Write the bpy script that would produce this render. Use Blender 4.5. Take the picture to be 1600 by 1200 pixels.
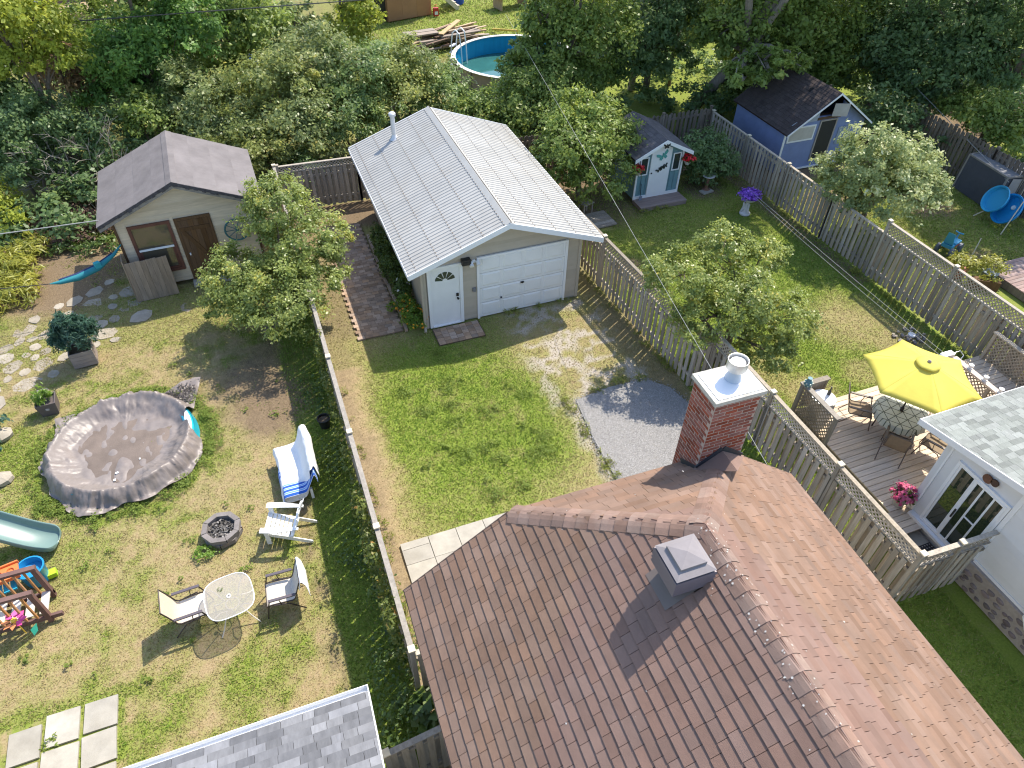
import bpy, bmesh, math, random
import numpy as np
from mathutils import Vector, Matrix

random.seed(7)
rng = np.random.default_rng(7)
SC = bpy.context.scene
for _o in list(bpy.data.objects):
    bpy.data.objects.remove(_o)

# ------------------------------------------------------------------ camera
cam = bpy.data.cameras.new('camera')
cam_o = bpy.data.objects.new('camera', cam)
SC.collection.objects.link(cam_o)
SC.camera = cam_o
F_PX, PITCH, ROLL, YAW = 1093.64, 0.765331, 0.024538, -0.379858
CAM = Vector((-3.632, -16.07, 13.424))
def _axes():
    cp, sp = math.cos(PITCH), math.sin(PITCH)
    fw = Vector((0, cp, -sp)); up = Vector((0, sp, cp)); rt = Vector((1, 0, 0))
    r = math.cos(ROLL) * rt + math.sin(ROLL) * up
    u = -math.sin(ROLL) * rt + math.cos(ROLL) * up
    R = Matrix.Rotation(YAW, 3, 'Z')
    return R @ r, R @ u, R @ fw
_r, _u, _f = _axes()
cam_o.matrix_world = Matrix(((_r.x, _u.x, -_f.x, CAM.x), (_r.y, _u.y, -_f.y, CAM.y),
                             (_r.z, _u.z, -_f.z, CAM.z), (0, 0, 0, 1)))
cam.sensor_width = 36.0
cam.lens = 36.0 * F_PX / 1600.0
cam.clip_end = 1500

# ------------------------------------------------------------------ light
world = bpy.data.worlds.new('World')
SC.world = world
world.use_nodes = True
wn = world.node_tree.nodes
wl = world.node_tree.links
wn.clear()
SUN_EL = math.radians(54.3)
SUN_AZ = math.radians(58.6)          # from +Y (the yards' long axis) towards +X
sky = wn.new('ShaderNodeTexSky')
sky.sky_type = 'NISHITA'
sky.sun_disc = False
sky.sun_elevation = SUN_EL
sky.sun_rotation = SUN_AZ
bg = wn.new('ShaderNodeBackground')
bg.inputs['Strength'].default_value = 0.15
wo = wn.new('ShaderNodeOutputWorld')
wl.new(sky.outputs[0], bg.inputs[0])
wl.new(bg.outputs[0], wo.inputs[0])
sun = bpy.data.lights.new('sun', 'SUN')
sun.energy = 3.35
sun.angle = math.radians(0.5)
sun.color = (1.0, 0.92, 0.79)
sun_o = bpy.data.objects.new('sun', sun)
SC.collection.objects.link(sun_o)
_sd = Vector((math.sin(SUN_AZ) * math.cos(SUN_EL), math.cos(SUN_AZ) * math.cos(SUN_EL), math.sin(SUN_EL)))
sun_o.rotation_euler = _sd.to_track_quat('Z', 'Y').to_euler()
sun_o.location = (10, 10, 40)
SC.view_settings.view_transform = 'Standard'
SC.view_settings.look = 'None'
SC.view_settings.gamma = 1.0
SC.view_settings.use_curve_mapping = False
SC.view_settings.exposure = 1.08
SC.render.engine = 'CYCLES'
SC.cycles.use_denoising = True
SC.cycles.filter_width = 1.15
SC.cycles.max_bounces = 6
SC.cycles.transparent_max_bounces = 8

# ------------------------------------------------------------------ materials
def mat(name, col, var=0.18, scale=6.0, stretch=(1, 1, 1), rough=0.8, bump=0.0, bscale=40.0,
        objvar=0.0, metal=0.0, spec=0.3, col2=None, island=False, dirt=0.0, dirtcol=(0.08, 0.07, 0.06), coat=0.0):
    m = bpy.data.materials.new(name)
    m.use_nodes = True
    N = m.node_tree.nodes; L = m.node_tree.links
    b = N['Principled BSDF']
    b.inputs['Roughness'].default_value = rough
    b.inputs['Metallic'].default_value = metal
    b.inputs['Specular IOR Level'].default_value = spec
    b.inputs['Coat Weight'].default_value = coat
    tc = N.new('ShaderNodeTexCoord')
    mp = N.new('ShaderNodeMapping')
    mp.inputs['Scale'].default_value = stretch
    L.new(tc.outputs['Object'], mp.inputs[0])
    vec = mp.outputs[0]
    if objvar > 0 and not island:
        oi = N.new('ShaderNodeObjectInfo')
        ad = N.new('ShaderNodeVectorMath'); ad.operation = 'MULTIPLY_ADD'
        ad.inputs[1].default_value = (37, 91, 53)
        L.new(oi.outputs['Random'], ad.inputs[0])
        L.new(mp.outputs[0], ad.inputs[2])
        vec = ad.outputs[0]
    no = N.new('ShaderNodeTexNoise')
    no.inputs['Scale'].default_value = scale
    no.inputs['Detail'].default_value = 6
    no.inputs['Roughness'].default_value = 0.65
    L.new(vec, no.inputs['Vector'])
    cr = N.new('ShaderNodeValToRGB')
    cr.color_ramp.elements[0].position = 0.28
    cr.color_ramp.elements[1].position = 0.72
    c1 = [c * (1 - var) for c in col]
    c2 = [min(1, c * (1 + var)) for c in (col2 or col)]
    cr.color_ramp.elements[0].color = (*c1, 1)
    cr.color_ramp.elements[1].color = (*c2, 1)
    L.new(no.outputs['Fac'], cr.inputs[0])
    out = cr.outputs[0]
    if objvar > 0:
        if island:
            ge = N.new('ShaderNodeNewGeometry'); rnd = ge.outputs['Random Per Island']
        else:
            rnd = oi.outputs['Random']
        mr = N.new('ShaderNodeMapRange')
        mr.inputs['To Min'].default_value = 1 - objvar
        mr.inputs['To Max'].default_value = 1 + objvar
        L.new(rnd, mr.inputs[0])
        hs = N.new('ShaderNodeHueSaturation')
        L.new(mr.outputs[0], hs.inputs['Value'])
        mr2 = N.new('ShaderNodeMapRange')
        mr2.inputs['To Min'].default_value = 1 + objvar * 0.7
        mr2.inputs['To Max'].default_value = 1 - objvar * 0.7
        fr = N.new('ShaderNodeMath'); fr.operation = 'MULTIPLY'; fr.inputs[1].default_value = 7.13
        f2 = N.new('ShaderNodeMath'); f2.operation = 'FRACT'
        L.new(rnd, fr.inputs[0]); L.new(fr.outputs[0], f2.inputs[0]); L.new(f2.outputs[0], mr2.inputs[0])
        L.new(mr2.outputs[0], hs.inputs['Saturation'])
        L.new(out, hs.inputs['Color'])
        out = hs.outputs[0]
    if dirt > 0:
        n2 = N.new('ShaderNodeTexNoise'); n2.inputs['Scale'].default_value = scale * 0.35; n2.inputs['Detail'].default_value = 8
        n2.inputs['Roughness'].default_value = 0.7
        L.new(vec, n2.inputs['Vector'])
        r2 = N.new('ShaderNodeMapRange'); r2.inputs['From Min'].default_value = 0.5; r2.inputs['From Max'].default_value = 0.75
        r2.inputs['To Max'].default_value = dirt
        L.new(n2.outputs['Fac'], r2.inputs[0])
        mx = N.new('ShaderNodeMix'); mx.data_type = 'RGBA'
        L.new(r2.outputs[0], mx.inputs[0]); L.new(out, mx.inputs[6]); mx.inputs[7].default_value = (*dirtcol, 1)
        out = mx.outputs[2]
    L.new(out, b.inputs['Base Color'])
    if bump > 0:
        nb = N.new('ShaderNodeTexNoise'); nb.inputs['Scale'].default_value = bscale; nb.inputs['Detail'].default_value = 5
        L.new(vec, nb.inputs['Vector'])
        bp = N.new('ShaderNodeBump'); bp.inputs['Strength'].default_value = bump; bp.inputs['Distance'].default_value = 0.02
        L.new(nb.outputs['Fac'], bp.inputs['Height']); L.new(bp.outputs[0], b.inputs['Normal'])
    return m

def leaf_mat(name, dark, light, tip=None, trans=0.38, rough=0.42, spec=0.45):
    """leaf colour follows the leaf's own random value stored on the mesh"""
    m = bpy.data.materials.new(name); m.use_nodes = True
    N = m.node_tree.nodes; L = m.node_tree.links
    b = N['Principled BSDF']; out = N['Material Output']
    at = N.new('ShaderNodeAttribute'); at.attribute_name = 'rnd'
    cr = N.new('ShaderNodeValToRGB')
    e = cr.color_ramp.elements
    e[0].position = 0.0; e[0].color = (*dark, 1)
    e[1].position = 0.8; e[1].color = (*light, 1)
    t = e.new(1.0); t.color = (*(tip or light), 1)
    L.new(at.outputs['Fac'], cr.inputs[0])
    L.new(cr.outputs[0], b.inputs['Base Color'])
    b.inputs['Roughness'].default_value = rough
    b.inputs['Specular IOR Level'].default_value = spec
    tr = N.new('ShaderNodeBsdfTranslucent')
    hs = N.new('ShaderNodeHueSaturation'); hs.inputs['Value'].default_value = 1.6; hs.inputs['Hue'].default_value = 0.485
    L.new(cr.outputs[0], hs.inputs['Color']); L.new(hs.outputs[0], tr.inputs['Color'])
    mx = N.new('ShaderNodeMixShader'); mx.inputs[0].default_value = trans
    L.new(b.outputs[0], mx.inputs[1]); L.new(tr.outputs[0], mx.inputs[2])
    L.new(mx.outputs[0], out.inputs['Surface'])
    return m

def flat(name, col, rough=0.6, metal=0.0, spec=0.4, trans=0.0, alpha=1.0, coat=0.0):
    m = bpy.data.materials.new(name); m.use_nodes = True
    b = m.node_tree.nodes['Principled BSDF']
    b.inputs['Base Color'].default_value = (*col, 1)
    b.inputs['Roughness'].default_value = rough
    b.inputs['Metallic'].default_value = metal
    b.inputs['Specular IOR Level'].default_value = spec
    b.inputs['Transmission Weight'].default_value = trans
    b.inputs['Alpha'].default_value = alpha
    b.inputs['Coat Weight'].default_value = coat
    return m

# ------------------------------------------------------------------ mesh builder
class MB:
    def __init__(s):
        s.v = []; s.f = []
    def add(s, vs, fs):
        o = len(s.v)
        s.v += [tuple(p) for p in vs]
        s.f += [tuple(i + o for i in f) for f in fs]
        return s
    def box(s, c, d, rz=0.0, M=None):
        hx, hy, hz = d[0] / 2, d[1] / 2, d[2] / 2
        P = [Vector((x, y, z)) for z in (-hz, hz) for y in (-hy, hy) for x in (-hx, hx)]
        if M is not None: P = [M @ p for p in P]
        elif rz: P = [Matrix.Rotation(rz, 3, 'Z') @ p for p in P]
        c = Vector(c)
        return s.add([p + c for p in P], [(0, 2, 3, 1), (4, 5, 7, 6), (0, 1, 5, 4), (2, 6, 7, 3), (0, 4, 6, 2), (1, 3, 7, 5)])
    def lohi(s, a, b):
        return s.box([(a[i] + b[i]) / 2 for i in range(3)], [abs(b[i] - a[i]) for i in range(3)])
    def beam(s, a, b, w, h, up=(0, 0, 1)):
        a = Vector(a); b = Vector(b); t = (b - a).normalized(); u = Vector(up)
        if abs(t.dot(u)) > 0.99: u = Vector((0, 1, 0))
        x = t.cross(u).normalized(); y = x.cross(t).normalized()
        P = []
        for p in (a, b):
            for sx, sy in ((-1, -1), (1, -1), (1, 1), (-1, 1)):
                P.append(p + x * (sx * w / 2) + y * (sy * h / 2))
        return s.add(P, [(3, 2, 1, 0), (4, 5, 6, 7), (0, 1, 5, 4), (1, 2, 6, 5), (2, 3, 7, 6), (3, 0, 4, 7)])
    def tube(s, pts, r, n=8, cap=True):
        pts = [Vector(p) for p in pts]
        rs = r if isinstance(r, (list, tuple)) else [r] * len(pts)
        o = len(s.v); prev = None
        for i, p in enumerate(pts):
            t = (pts[min(i + 1, len(pts) - 1)] - pts[max(i - 1, 0)])
            if t.length < 1e-9: t = Vector((0, 0, 1))
            t.normalize()
            if prev is None:
                a = Vector((0, 0, 1)) if abs(t.z) < 0.9 else Vector((1, 0, 0))
                x = t.cross(a).normalized()
            else:
                x = (prev - t * prev.dot(t)).normalized()
            prev = x
            y = t.cross(x)
            for k in range(n):
                an = 2 * math.pi * k / n
                s.v.append(tuple(p + (x * math.cos(an) + y * math.sin(an)) * rs[i]))
        for i in range(len(pts) - 1):
            for k in range(n):
                k2 = (k + 1) % n
                s.f.append((o + i * n + k, o + i * n + k2, o + (i + 1) * n + k2, o + (i + 1) * n + k))
        if cap:
            s.f.append(tuple(o + k for k in reversed(range(n))))
            s.f.append(tuple(o + (len(pts) - 1) * n + k for k in range(n)))
        return s
    def lathe(s, prof, n=16, c=(0, 0, 0), sx=1.0, sy=1.0, cap=True):
        o = len(s.v)
        for r, z in prof:
            for k in range(n):
                a = 2 * math.pi * k / n
                s.v.append((c[0] + r * sx * math.cos(a), c[1] + r * sy * math.sin(a), c[2] + z))
        for i in range(len(prof) - 1):
            for k in range(n):
                k2 = (k + 1) % n
                s.f.append((o + i * n + k, o + i * n + k2, o + (i + 1) * n + k2, o + (i + 1) * n + k))
        if cap:
            s.f.append(tuple(o + k for k in reversed(range(n))))
            s.f.append(tuple(o + (len(prof) - 1) * n + k for k in range(n)))
        return s
    def prism(s, poly, vec):
        """planar polygon (3D points) extruded along vec"""
        n = len(poly); vec = Vector(vec)
        P = [Vector(p) for p in poly] + [Vector(p) + vec for p in poly]
        return s.add(P, [tuple(reversed(range(n))), tuple(range(n, 2 * n))] +
                     [(i, (i + 1) % n, n + (i + 1) % n, n + i) for i in range(n)])
    def quad(s, *p):
        return s.add(p, [tuple(range(len(p)))])
    def mesh(s, name, m):
        me = bpy.data.meshes.new(name)
        me.from_pydata(s.v, [], s.f)
        me.materials.append(m)
        bm = bmesh.new(); bm.from_mesh(me)
        bmesh.ops.recalc_face_normals(bm, faces=bm.faces)
        bm.to_mesh(me); bm.free()
        return me
    def build(s, name, m, parent=None, loc=None, rz=0.0, smooth=False):
        return piece(name, s.mesh(name, m), parent, loc, rz, smooth=smooth)

def piece(name, me, parent=None, loc=None, rz=0.0, M=None, smooth=False):
    o = bpy.data.objects.new(name, me)
    SC.collection.objects.link(o)
    if parent is not None: o.parent = parent
    if M is not None: o.matrix_local = M
    else:
        if loc is not None: o.location = loc
        o.rotation_euler = (0, 0, rz)
    if smooth:
        me.polygons.foreach_set('use_smooth', [True] * len(me.polygons))
        try: me.set_sharp_from_angle(angle=math.radians(40))
        except Exception: pass
    return o

def tag(o, label=None, cat=None, group=None, kind=None):
    if label: o['label'] = label
    if cat: o['category'] = cat
    if group: o['group'] = group
    if kind: o['kind'] = kind
    return o

def thing(name, label, cat, loc=(0, 0, 0), rz=0.0, group=None):
    o = bpy.data.objects.new(name, None)
    o.empty_display_size = 0.2
    SC.collection.objects.link(o)
    o.location = loc; o.rotation_euler = (0, 0, rz)
    return tag(o, label, cat, group)

def copy_tree(o, parent=None):
    c = o.copy(); SC.collection.objects.link(c)
    if parent is not None: c.parent = parent
    for ch in list(o.children): copy_tree(ch, c)
    return c

def np_mesh(name, V, Fq, m, rnd=None, smooth=False, extra=None):
    """mesh straight from numpy: V (n,3), Fq (k,3 or 4); rnd: one value per vertex"""
    me = bpy.data.meshes.new(name)
    k, w = Fq.shape
    me.vertices.add(len(V)); me.vertices.foreach_set('co', np.asarray(V, np.float32).ravel())
    me.loops.add(k * w); me.loops.foreach_set('vertex_index', np.asarray(Fq, np.int32).ravel())
    me.polygons.add(k)
    me.polygons.foreach_set('loop_start', np.arange(0, k * w, w, dtype=np.int32))
    me.polygons.foreach_set('loop_total', np.full(k, w, np.int32))
    if smooth: me.polygons.foreach_set('use_smooth', np.ones(k, bool))
    for nm, arr in ([('rnd', rnd)] if rnd is not None else []) + list((extra or {}).items()):
        a = me.attributes.new(nm, 'FLOAT', 'POINT'); a.data.foreach_set('value', np.asarray(arr, np.float32))
    me.materials.append(m)
    me.update(calc_edges=True); me.validate()
    return me

# value noise in numpy
def vnoise(x, y, seed=0):
    xi = np.floor(x).astype(np.int64); yi = np.floor(y).astype(np.int64)
    fx = x - xi; fy = y - yi
    fx = fx * fx * (3 - 2 * fx); fy = fy * fy * (3 - 2 * fy)
    def h(a, b):
        n = (a * 374761393 + b * 668265263 + seed * 1442695041) & 0x7fffffff
        n = ((n ^ (n >> 13)) * 1274126177) & 0x7fffffff
        return ((n ^ (n >> 16)) & 0xffff) / 65535.0
    return (h(xi, yi) * (1 - fx) + h(xi + 1, yi) * fx) * (1 - fy) + (h(xi, yi + 1) * (1 - fx) + h(xi + 1, yi + 1) * fx) * fy
def fbm(x, y, f=1.0, o=4, seed=0):
    s = 0; a = 0.5; t = 0
    for i in range(o):
        s = s + a * vnoise(x * f, y * f, seed + i * 17); t += a; a *= 0.55; f *= 2.03
    return s / t
def sstep(a, b, x):
    t = np.clip((x - a) / (b - a), 0, 1)
    return t * t * (3 - 2 * t)
# ------------------------------------------------------------------ ground
def blob(x, y, cx, cy, r, soft=0.5):
    return 1 - sstep(r * (1 - soft), r * (1 + soft), np.hypot(x - cx, y - cy) + 0.5 * (fbm(x, y, 1.7, 3, 91) - 0.5) * r)
def band(x, a, b, s=0.15):
    return sstep(a - s, a + s, x) * (1 - sstep(b - s, b + s, x))
def fields(x, y):
    """lushness of the turf, share of bare soil and share of pale grit at a point of the ground"""
    n1 = fbm(x, y, 0.55, 4, 3); n2 = fbm(x, y, 1.6, 4, 11); n3 = fbm(x, y, 4.5, 3, 23)
    n = 0.35 * n1 + 0.4 * n2 + 0.25 * n3
    wob = (n2 - 0.5) * 0.7
    L = x < -3.1; R = (x > 6.1) & (x < 14.6); RR = x >= 14.6
    C = ~L & ~R & ~RR
    g = np.full_like(x, 0.3); d = np.zeros_like(x); p = np.zeros_like(x)
    # left yard: parched with green flecks
    gl = 0.29 + 0.36 * sstep(0.42, 0.68, n) + 0.35 * (n3 - .5) + .2 * (n2 - .5)
    gl = np.maximum(gl, 0.85 * band(x, -4.35 + wob * .5, -3.0, 0.15))
    gl = np.maximum(gl, 0.8 * band(np.hypot(x + 8.35, (y + 2.05) * 0.97) + wob * 1.2, 1.85, 2.2, 0.12) * (n2 > 0.36))
    gl = np.maximum(gl, 0.62 * sstep(1.5, 2.3, y + wob) * (1 - sstep(4.6, 5.2, y)) * (0.5 + 0.7 * n))
    gl = np.maximum(gl, 0.7 * band(y + wob, -8.6, -8.15, 0.12) * (x < -7.9))
    gl = np.maximum(gl, 0.75 * band(y, -10.0, -8.3, .2) * (x < -8.2) * (n3 > .45))
    gl = np.maximum(gl, 0.75 * blob(x, y, -11.0, -1.5, 1.0))
    gl = np.maximum(gl, 0.55 * blob(x, y, -9.3, -5.0, 1.0))
    dl = 0.62 * blob(x, y, -5.0, -0.6, 1.4, 0.8) + 0.5 * blob(x, y, -4.6, -2.0, 1.0)
    dl = np.maximum(dl, 0.55 * band(x, -4.7, -4.3, .2) * (n2 > .5))
    dl = np.maximum(dl, 0.75 * sstep(5.4, 6.4, y + wob) * (n > .4))
    dl = np.maximum(dl, 0.8 * blob(x, y, -10.3, 6.0, 1.7))
    g = np.where(L, gl, g); d = np.where(L, dl, d)
    # garage yard
    e = np.hypot((x - 0.25) / 2.2, (y + 3.9) / 3.3)
    gc = 0.84 - 0.5 * sstep(0.7, 1.6, e + (n - 0.5) * 2.4) + 0.5 * (n3 - .5) + .5 * (n2 - .5)
    gc = gc * (1 - 0.75 * (1 - sstep(-2.6, -1.9, x + wob * 1.2)))
    gc = np.where(x > 2.2, np.maximum(gc * 0.9, 0.26 + 0.5 * (n - 0.3)), gc)
    gc = np.where(y > -0.9, np.clip(gc, 0.45, 1), gc)
    dc = 0.42 * (1 - sstep(-2.8, -2.1, x + wob * 1.2)) + 0.38 * sstep(4.6, 5.4, x + wob)
    dc = np.maximum(dc, 0.8 * sstep(6.0, 6.8, y) * (x < 5))
    dc = np.maximum(dc, 0.5 * (x < -0.6) * sstep(0.0, 0.6, y))
    dc = np.where((x < 5.3) & (x > -2) & (y < -7.4), .4, dc)
    pc = band(x, 2.2, 5.4, 0.6) * band(y, -5.0, 0.3, 0.6) * sstep(0.38, 0.60, n3 * .6 + n2 * .4) * 0.8
    pc = np.maximum(pc, 0.6 * band(x + wob, 2.4, 3.2, .3) * band(y, -8, -4, .4))
    g = np.where(C, gc, g); d = np.where(C, dc, d); p = np.where(C, pc, p)
    # yard of the garden shed
    gr = 0.86 + 0.3 * (n - 0.5)
    dry = np.maximum.reduce([0.9 * blob(x, y, 12.4, -4.0, 1.3, .7), 0.9 * blob(x, y, 13.2, -5.2, 1.0, .5), 0.8 * blob(x, y, 9.2, -6.2, .8), .7 * blob(x, y, 11.2, -6.0, .6),
                             0.7 * blob(x, y, 8.3, -5.0, 1.0)])
    gr = gr * (1 - 0.62 * dry) - 0.10 * (y > 1)
    dr = np.maximum.reduce([0.8 * blob(x, y, 7.1, 0.6, 0.9), 0.8 * sstep(5.6, 6.6, y), 0.75 * band(x, 13.9, 14.6, .2) * (y > -2.5), .8 * blob(x, y, 12.6, 4.9, .9), .7 * blob(x, y, 8.0, 5.0, 1.7)])
    g = np.where(R, gr, g); d = np.where(R, dr, d)
    grr = 0.72 + 0.4 * (n - 0.5)
    drr = np.maximum.reduce([0.75 * blob(x, y, 20.2, 0.9, 1.1), .6 * blob(x, y, 19.3, -2.8, .7), .7 * blob(x, y, 16.8, 2.2, 1.2), .85 * sstep(3.6, 4.6, y + wob)])
    g = np.where(RR, grr, g); d = np.where(RR, drr, d)
    # beyond the back fences
    far = y > 8.2
    gf = np.where((x > 4.5) & (x < 16) & (y > 19), 0.75 + .4 * (n - .5), 0.75)
    df = np.where((x > 4.5) & (x < 16) & (y > 22), 0.25 * (n > .55), np.where(x > 11, 0.0, 0.25 + .3 * n2))
    g = np.where(far, gf, g); d = np.where(far, df, d)
    return np.clip(g, 0, 1), np.clip(d, 0, 1), np.clip(p, 0, 1)

xs = np.concatenate([np.array([-160, -110, -70, -45, -30, -22, -17, -14.5]), np.arange(-13, 25.01, 0.16), np.array([27, 30, 34, 40, 50, 65, 85, 120, 170])])
ys = np.concatenate([np.array([-120, -80, -50, -35, -26, -20]), np.arange(-17, 10.01, 0.16), np.arange(10.6, 34, 0.7), np.array([36, 40, 46, 55, 70, 95, 130, 180])])
GX, GY = np.meshgrid(xs, ys)
gx = GX.ravel(); gy = GY.ravel()
gz = 0.05 * (fbm(gx, gy, 1.1, 3, 5) - 0.5) + 0.02 * (fbm(gx, gy, 3.1, 2, 6) - .5) - 0.035
nx, ny = len(xs), len(ys)
idx = np.arange(nx * ny).reshape(ny, nx)
gq = np.stack([idx[:-1, :-1], idx[:-1, 1:], idx[1:, 1:], idx[1:, :-1]], -1).reshape(-1, 4)
fg, fd, fp = fields(gx, gy)

gm = bpy.data.materials.new('turf'); gm.use_nodes = True
def _turf(m):
    N = m.node_tree.nodes; L = m.node_tree.links; b = N['Principled BSDF']
    b.inputs['Roughness'].default_value = 0.95; b.inputs['Specular IOR Level'].default_value = 0.1
    def att(n):
        a = N.new('ShaderNodeAttribute'); a.attribute_name = n; return a.outputs['Fac']
    def noise(s, d=6, r=0.7):
        n = N.new('ShaderNodeTexNoise'); n.inputs['Scale'].default_value = s; n.inputs['Detail'].default_value = d
        n.inputs['Roughness'].default_value = r
        L.new(tc.outputs['Object'], n.inputs['Vector']); return n.outputs['Fac']
    def ramp(fac, a, ca, b_, cb):
        c = N.new('ShaderNodeValToRGB'); e = c.color_ramp.elements
        e[0].position = a; e[0].color = (*ca, 1); e[1].position = b_; e[1].color = (*cb, 1)
        L.new(fac, c.inputs[0]); return c.outputs[0]
    def mix(f, a, c):
        x = N.new('ShaderNodeMix'); x.data_type = 'RGBA'; L.new(f, x.inputs[0]); L.new(a, x.inputs[6]); L.new(c, x.inputs[7]); return x.outputs[2]
    def math_(op, a, c, clamp=False):
        x = N.new('ShaderNodeMath'); x.operation = op; x.use_clamp = clamp
        for i, q in enumerate((a, c)):
            if isinstance(q, (int, float)): x.inputs[i].default_value = q
            else: L.new(q, x.inputs[i])
        return x.outputs[0]
    tc = N.new('ShaderNodeTexCoord')
    fine = noise(26, 5, 0.75); mid = noise(7, 5)
    straw = ramp(fine, 0.25, (0.235, 0.172, 0.092), 0.75, (0.44, 0.345, 0.20))
    green = ramp(fine, 0.25, (0.115, 0.165, 0.026), 0.75, (0.28, 0.345, 0.06))
    soil = ramp(fine, 0.3, (0.105, 0.076, 0.048), 0.72, (0.28, 0.21, 0.135))
    grit = ramp(noise(60, 3, .8), 0.3, (0.26, 0.22, 0.18), 0.7, (0.55, 0.50, 0.43))
    gfac = math_('ADD', att('grn'), math_('MULTIPLY', math_('SUBTRACT', mid, 0.5), 0.9), True)
    gfac = math_('MULTIPLY', math_('SUBTRACT', gfac, 0.14), 1.45, True)
    c = mix(gfac, straw, green)
    dfac = math_('MULTIPLY', math_('ADD', att('soil'), math_('SUBTRACT', mid, 0.62)), 1.8, True)
    c = mix(dfac, c, soil)
    pfac = math_('MULTIPLY', math_('ADD', att('grit'), math_('SUBTRACT', fine, 0.75)), 2.0, True)
    c = mix(pfac, c, grit)
    L.new(c, b.inputs['Base Color'])
    bp = N.new('ShaderNodeBump'); bp.inputs['Strength'].default_value = 0.6; bp.inputs['Distance'].default_value = 0.03
    L.new(noise(45, 4, .7), bp.inputs['Height']); L.new(bp.outputs[0], b.inputs['Normal'])
_turf(gm)
ground = piece('ground', np_mesh('ground', np.stack([gx, gy, gz], 1), gq, gm, smooth=True, extra={'grn': fg, 'soil': fd, 'grit': fp}))
tag(ground, kind='structure')

# ------------------------------------------------------------------ paving
M_conc = mat('concrete', (0.37, 0.345, 0.295), 0.18, 2.6, rough=0.9, bump=0.2, bscale=60, objvar=0.12, dirt=0.5, dirtcol=(0.24, 0.215, 0.165))
M_paver = mat('paver', (0.35, 0.25, 0.18), 0.2, 8, rough=0.9, bump=0.2, objvar=0.28, dirt=0.35, dirtcol=(0.12, 0.10, 0.085))
M_stone = mat('flagstone', (0.35, 0.31, 0.25), 0.22, 4, rough=0.9, bump=0.35, bscale=22, objvar=0.15, dirt=0.3, dirtcol=(0.25, 0.23, 0.20))
M_gravel = mat('gravel', (0.25, 0.243, 0.235), 0.55, 38, rough=0.95, bump=0.9, bscale=60, dirt=.35, dirtcol=(.33, .29, .23))
M_earth = mat('earth', (0.10, 0.075, 0.05), 0.35, 14, rough=0.98, bump=0.5, bscale=30)

path = tag(bpy.data.objects.new('path', None), kind='structure'); SC.collection.objects.link(path)
path.location = (-1.36, 3.4, 0)
MB().box((0.04, 0, 0.002), (1.26, 6.5, 0.02)).build('path_bed', mat('path_sand', (.21, .16, .115), .3, 14, rough=.98), path)
me = MB().box((0, 0, 0), (0.212, 0.138, 0.05)).mesh('paver', M_paver)
for r in range(44):
    y = -3.17 + r * 0.145
    for c in range(6):
        x = -0.56 + c * 0.222 + (0.035 if r % 2 else -0.035)
        piece('paver', me, path, (x, y, 0.002 + random.uniform(-.004, .004)), random.uniform(-.02, .02))
eg = MB()
for k in range(9):
    eg.box((0.76 + 0.03 * math.sin(k), -3.0 + k * 0.62, 0.03), (0.09, 0.58, 0.1), rz=random.uniform(-.05, .05))
eg.build('edging', M_paver, path)

landing = tag(bpy.data.objects.new('landing_pavement', None), kind='structure'); SC.collection.objects.link(landing)
landing.location = (0.84, -0.50, 0)
MB().box((0, 0, 0.005), (1.44, 0.76, 0.02)).build('landing_bed', M_earth, landing)
me = MB().box((0, 0, 0), (0.192, 0.142, 0.05)).mesh('paver', M_paver)
for r in range(5):
    for c in range(7):
        piece('paver', me, landing, (-0.6 + c * 0.2, -0.3 + r * 0.15, 0.004 + random.uniform(-.003, .003)))

slab_walk = tag(bpy.data.objects.new('pavement', None), kind='structure'); SC.collection.objects.link(slab_walk)
for r, (ya, yb) in enumerate(((-7.09, -7.66), (-7.67, -8.24), (-8.25, -8.85), (-8.86, -9.5))):
    for c in range(5):
        xa = -2.63 + c * 0.645
        if r == 0 and c == 0:
            for a, b in ((-7.09, -7.27), (-7.28, -7.66)):
                MB().lohi((xa, b, -0.06), (xa + .63, a, 0.025)).build('slab', M_conc, slab_walk)
            continue
        MB().lohi((xa, yb, -0.06), (xa + .633, ya, 0.025 + random.uniform(-.004, .004))).build('slab', M_conc, slab_walk)

slab_patio = tag(bpy.data.objects.new('patio_pavement', None), kind='structure'); SC.collection.objects.link(slab_patio)
for x, y, w, h in ((-8.67, -8.73, .56, .56), (-9.31, -8.74, .56, .60), (-9.92, -8.86, .52, .60), (-8.68, -9.35, .57, .58), (-9.32, -9.40, .60, .60),
                   (-9.97, -9.52, .60, .58), (-10.6, -9.05, .5, .55), (-8.68, -9.98, .57, .58), (-9.32, -10.05, .6, .58), (-10.6, -9.7, .55, .58), (-9.97, -10.15, .6, .6)):
    MB().box((0, 0, 0), (w, h, 0.07)).build('slab', M_conc, slab_patio, (x, y, -0.015), random.uniform(-.03, .03))

flag = tag(bpy.data.objects.new('flagstone_path', None), kind='structure'); SC.collection.objects.link(flag)
cand = []
for k in range(2000):
    t = random.random()
    x = -8.6 - 3.3 * t + random.gauss(0, .55); y = 4.6 - 2.9 * t + random.gauss(0, 0.55)
    r = random.uniform(.13, .33)
    if x > -8.15 and y > 4.2: continue
    if math.hypot(x + 9.45, y - 1.9) < .65: continue
    if all(math.hypot(x - a, y - b) > (r + q) * 1.0 for a, b, q in cand):
        cand.append((x, y, r))
    if len(cand) > 58: break
for x, y, r in cand:
    n = random.randint(6, 8); ph = random.random() * 6
    poly = [(r * random.uniform(.8, 1.12) * math.cos(ph + 2 * math.pi * i / n) * 1.15, r * random.uniform(.75, 1.05) * math.sin(ph + 2 * math.pi * i / n), -0.05) for i in range(n)]
    MB().prism(poly, (0, 0, 0.075)).build('flagstone', M_stone, flag, (x, y, random.uniform(-.058, -.032)), random.uniform(0, 3))

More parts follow.
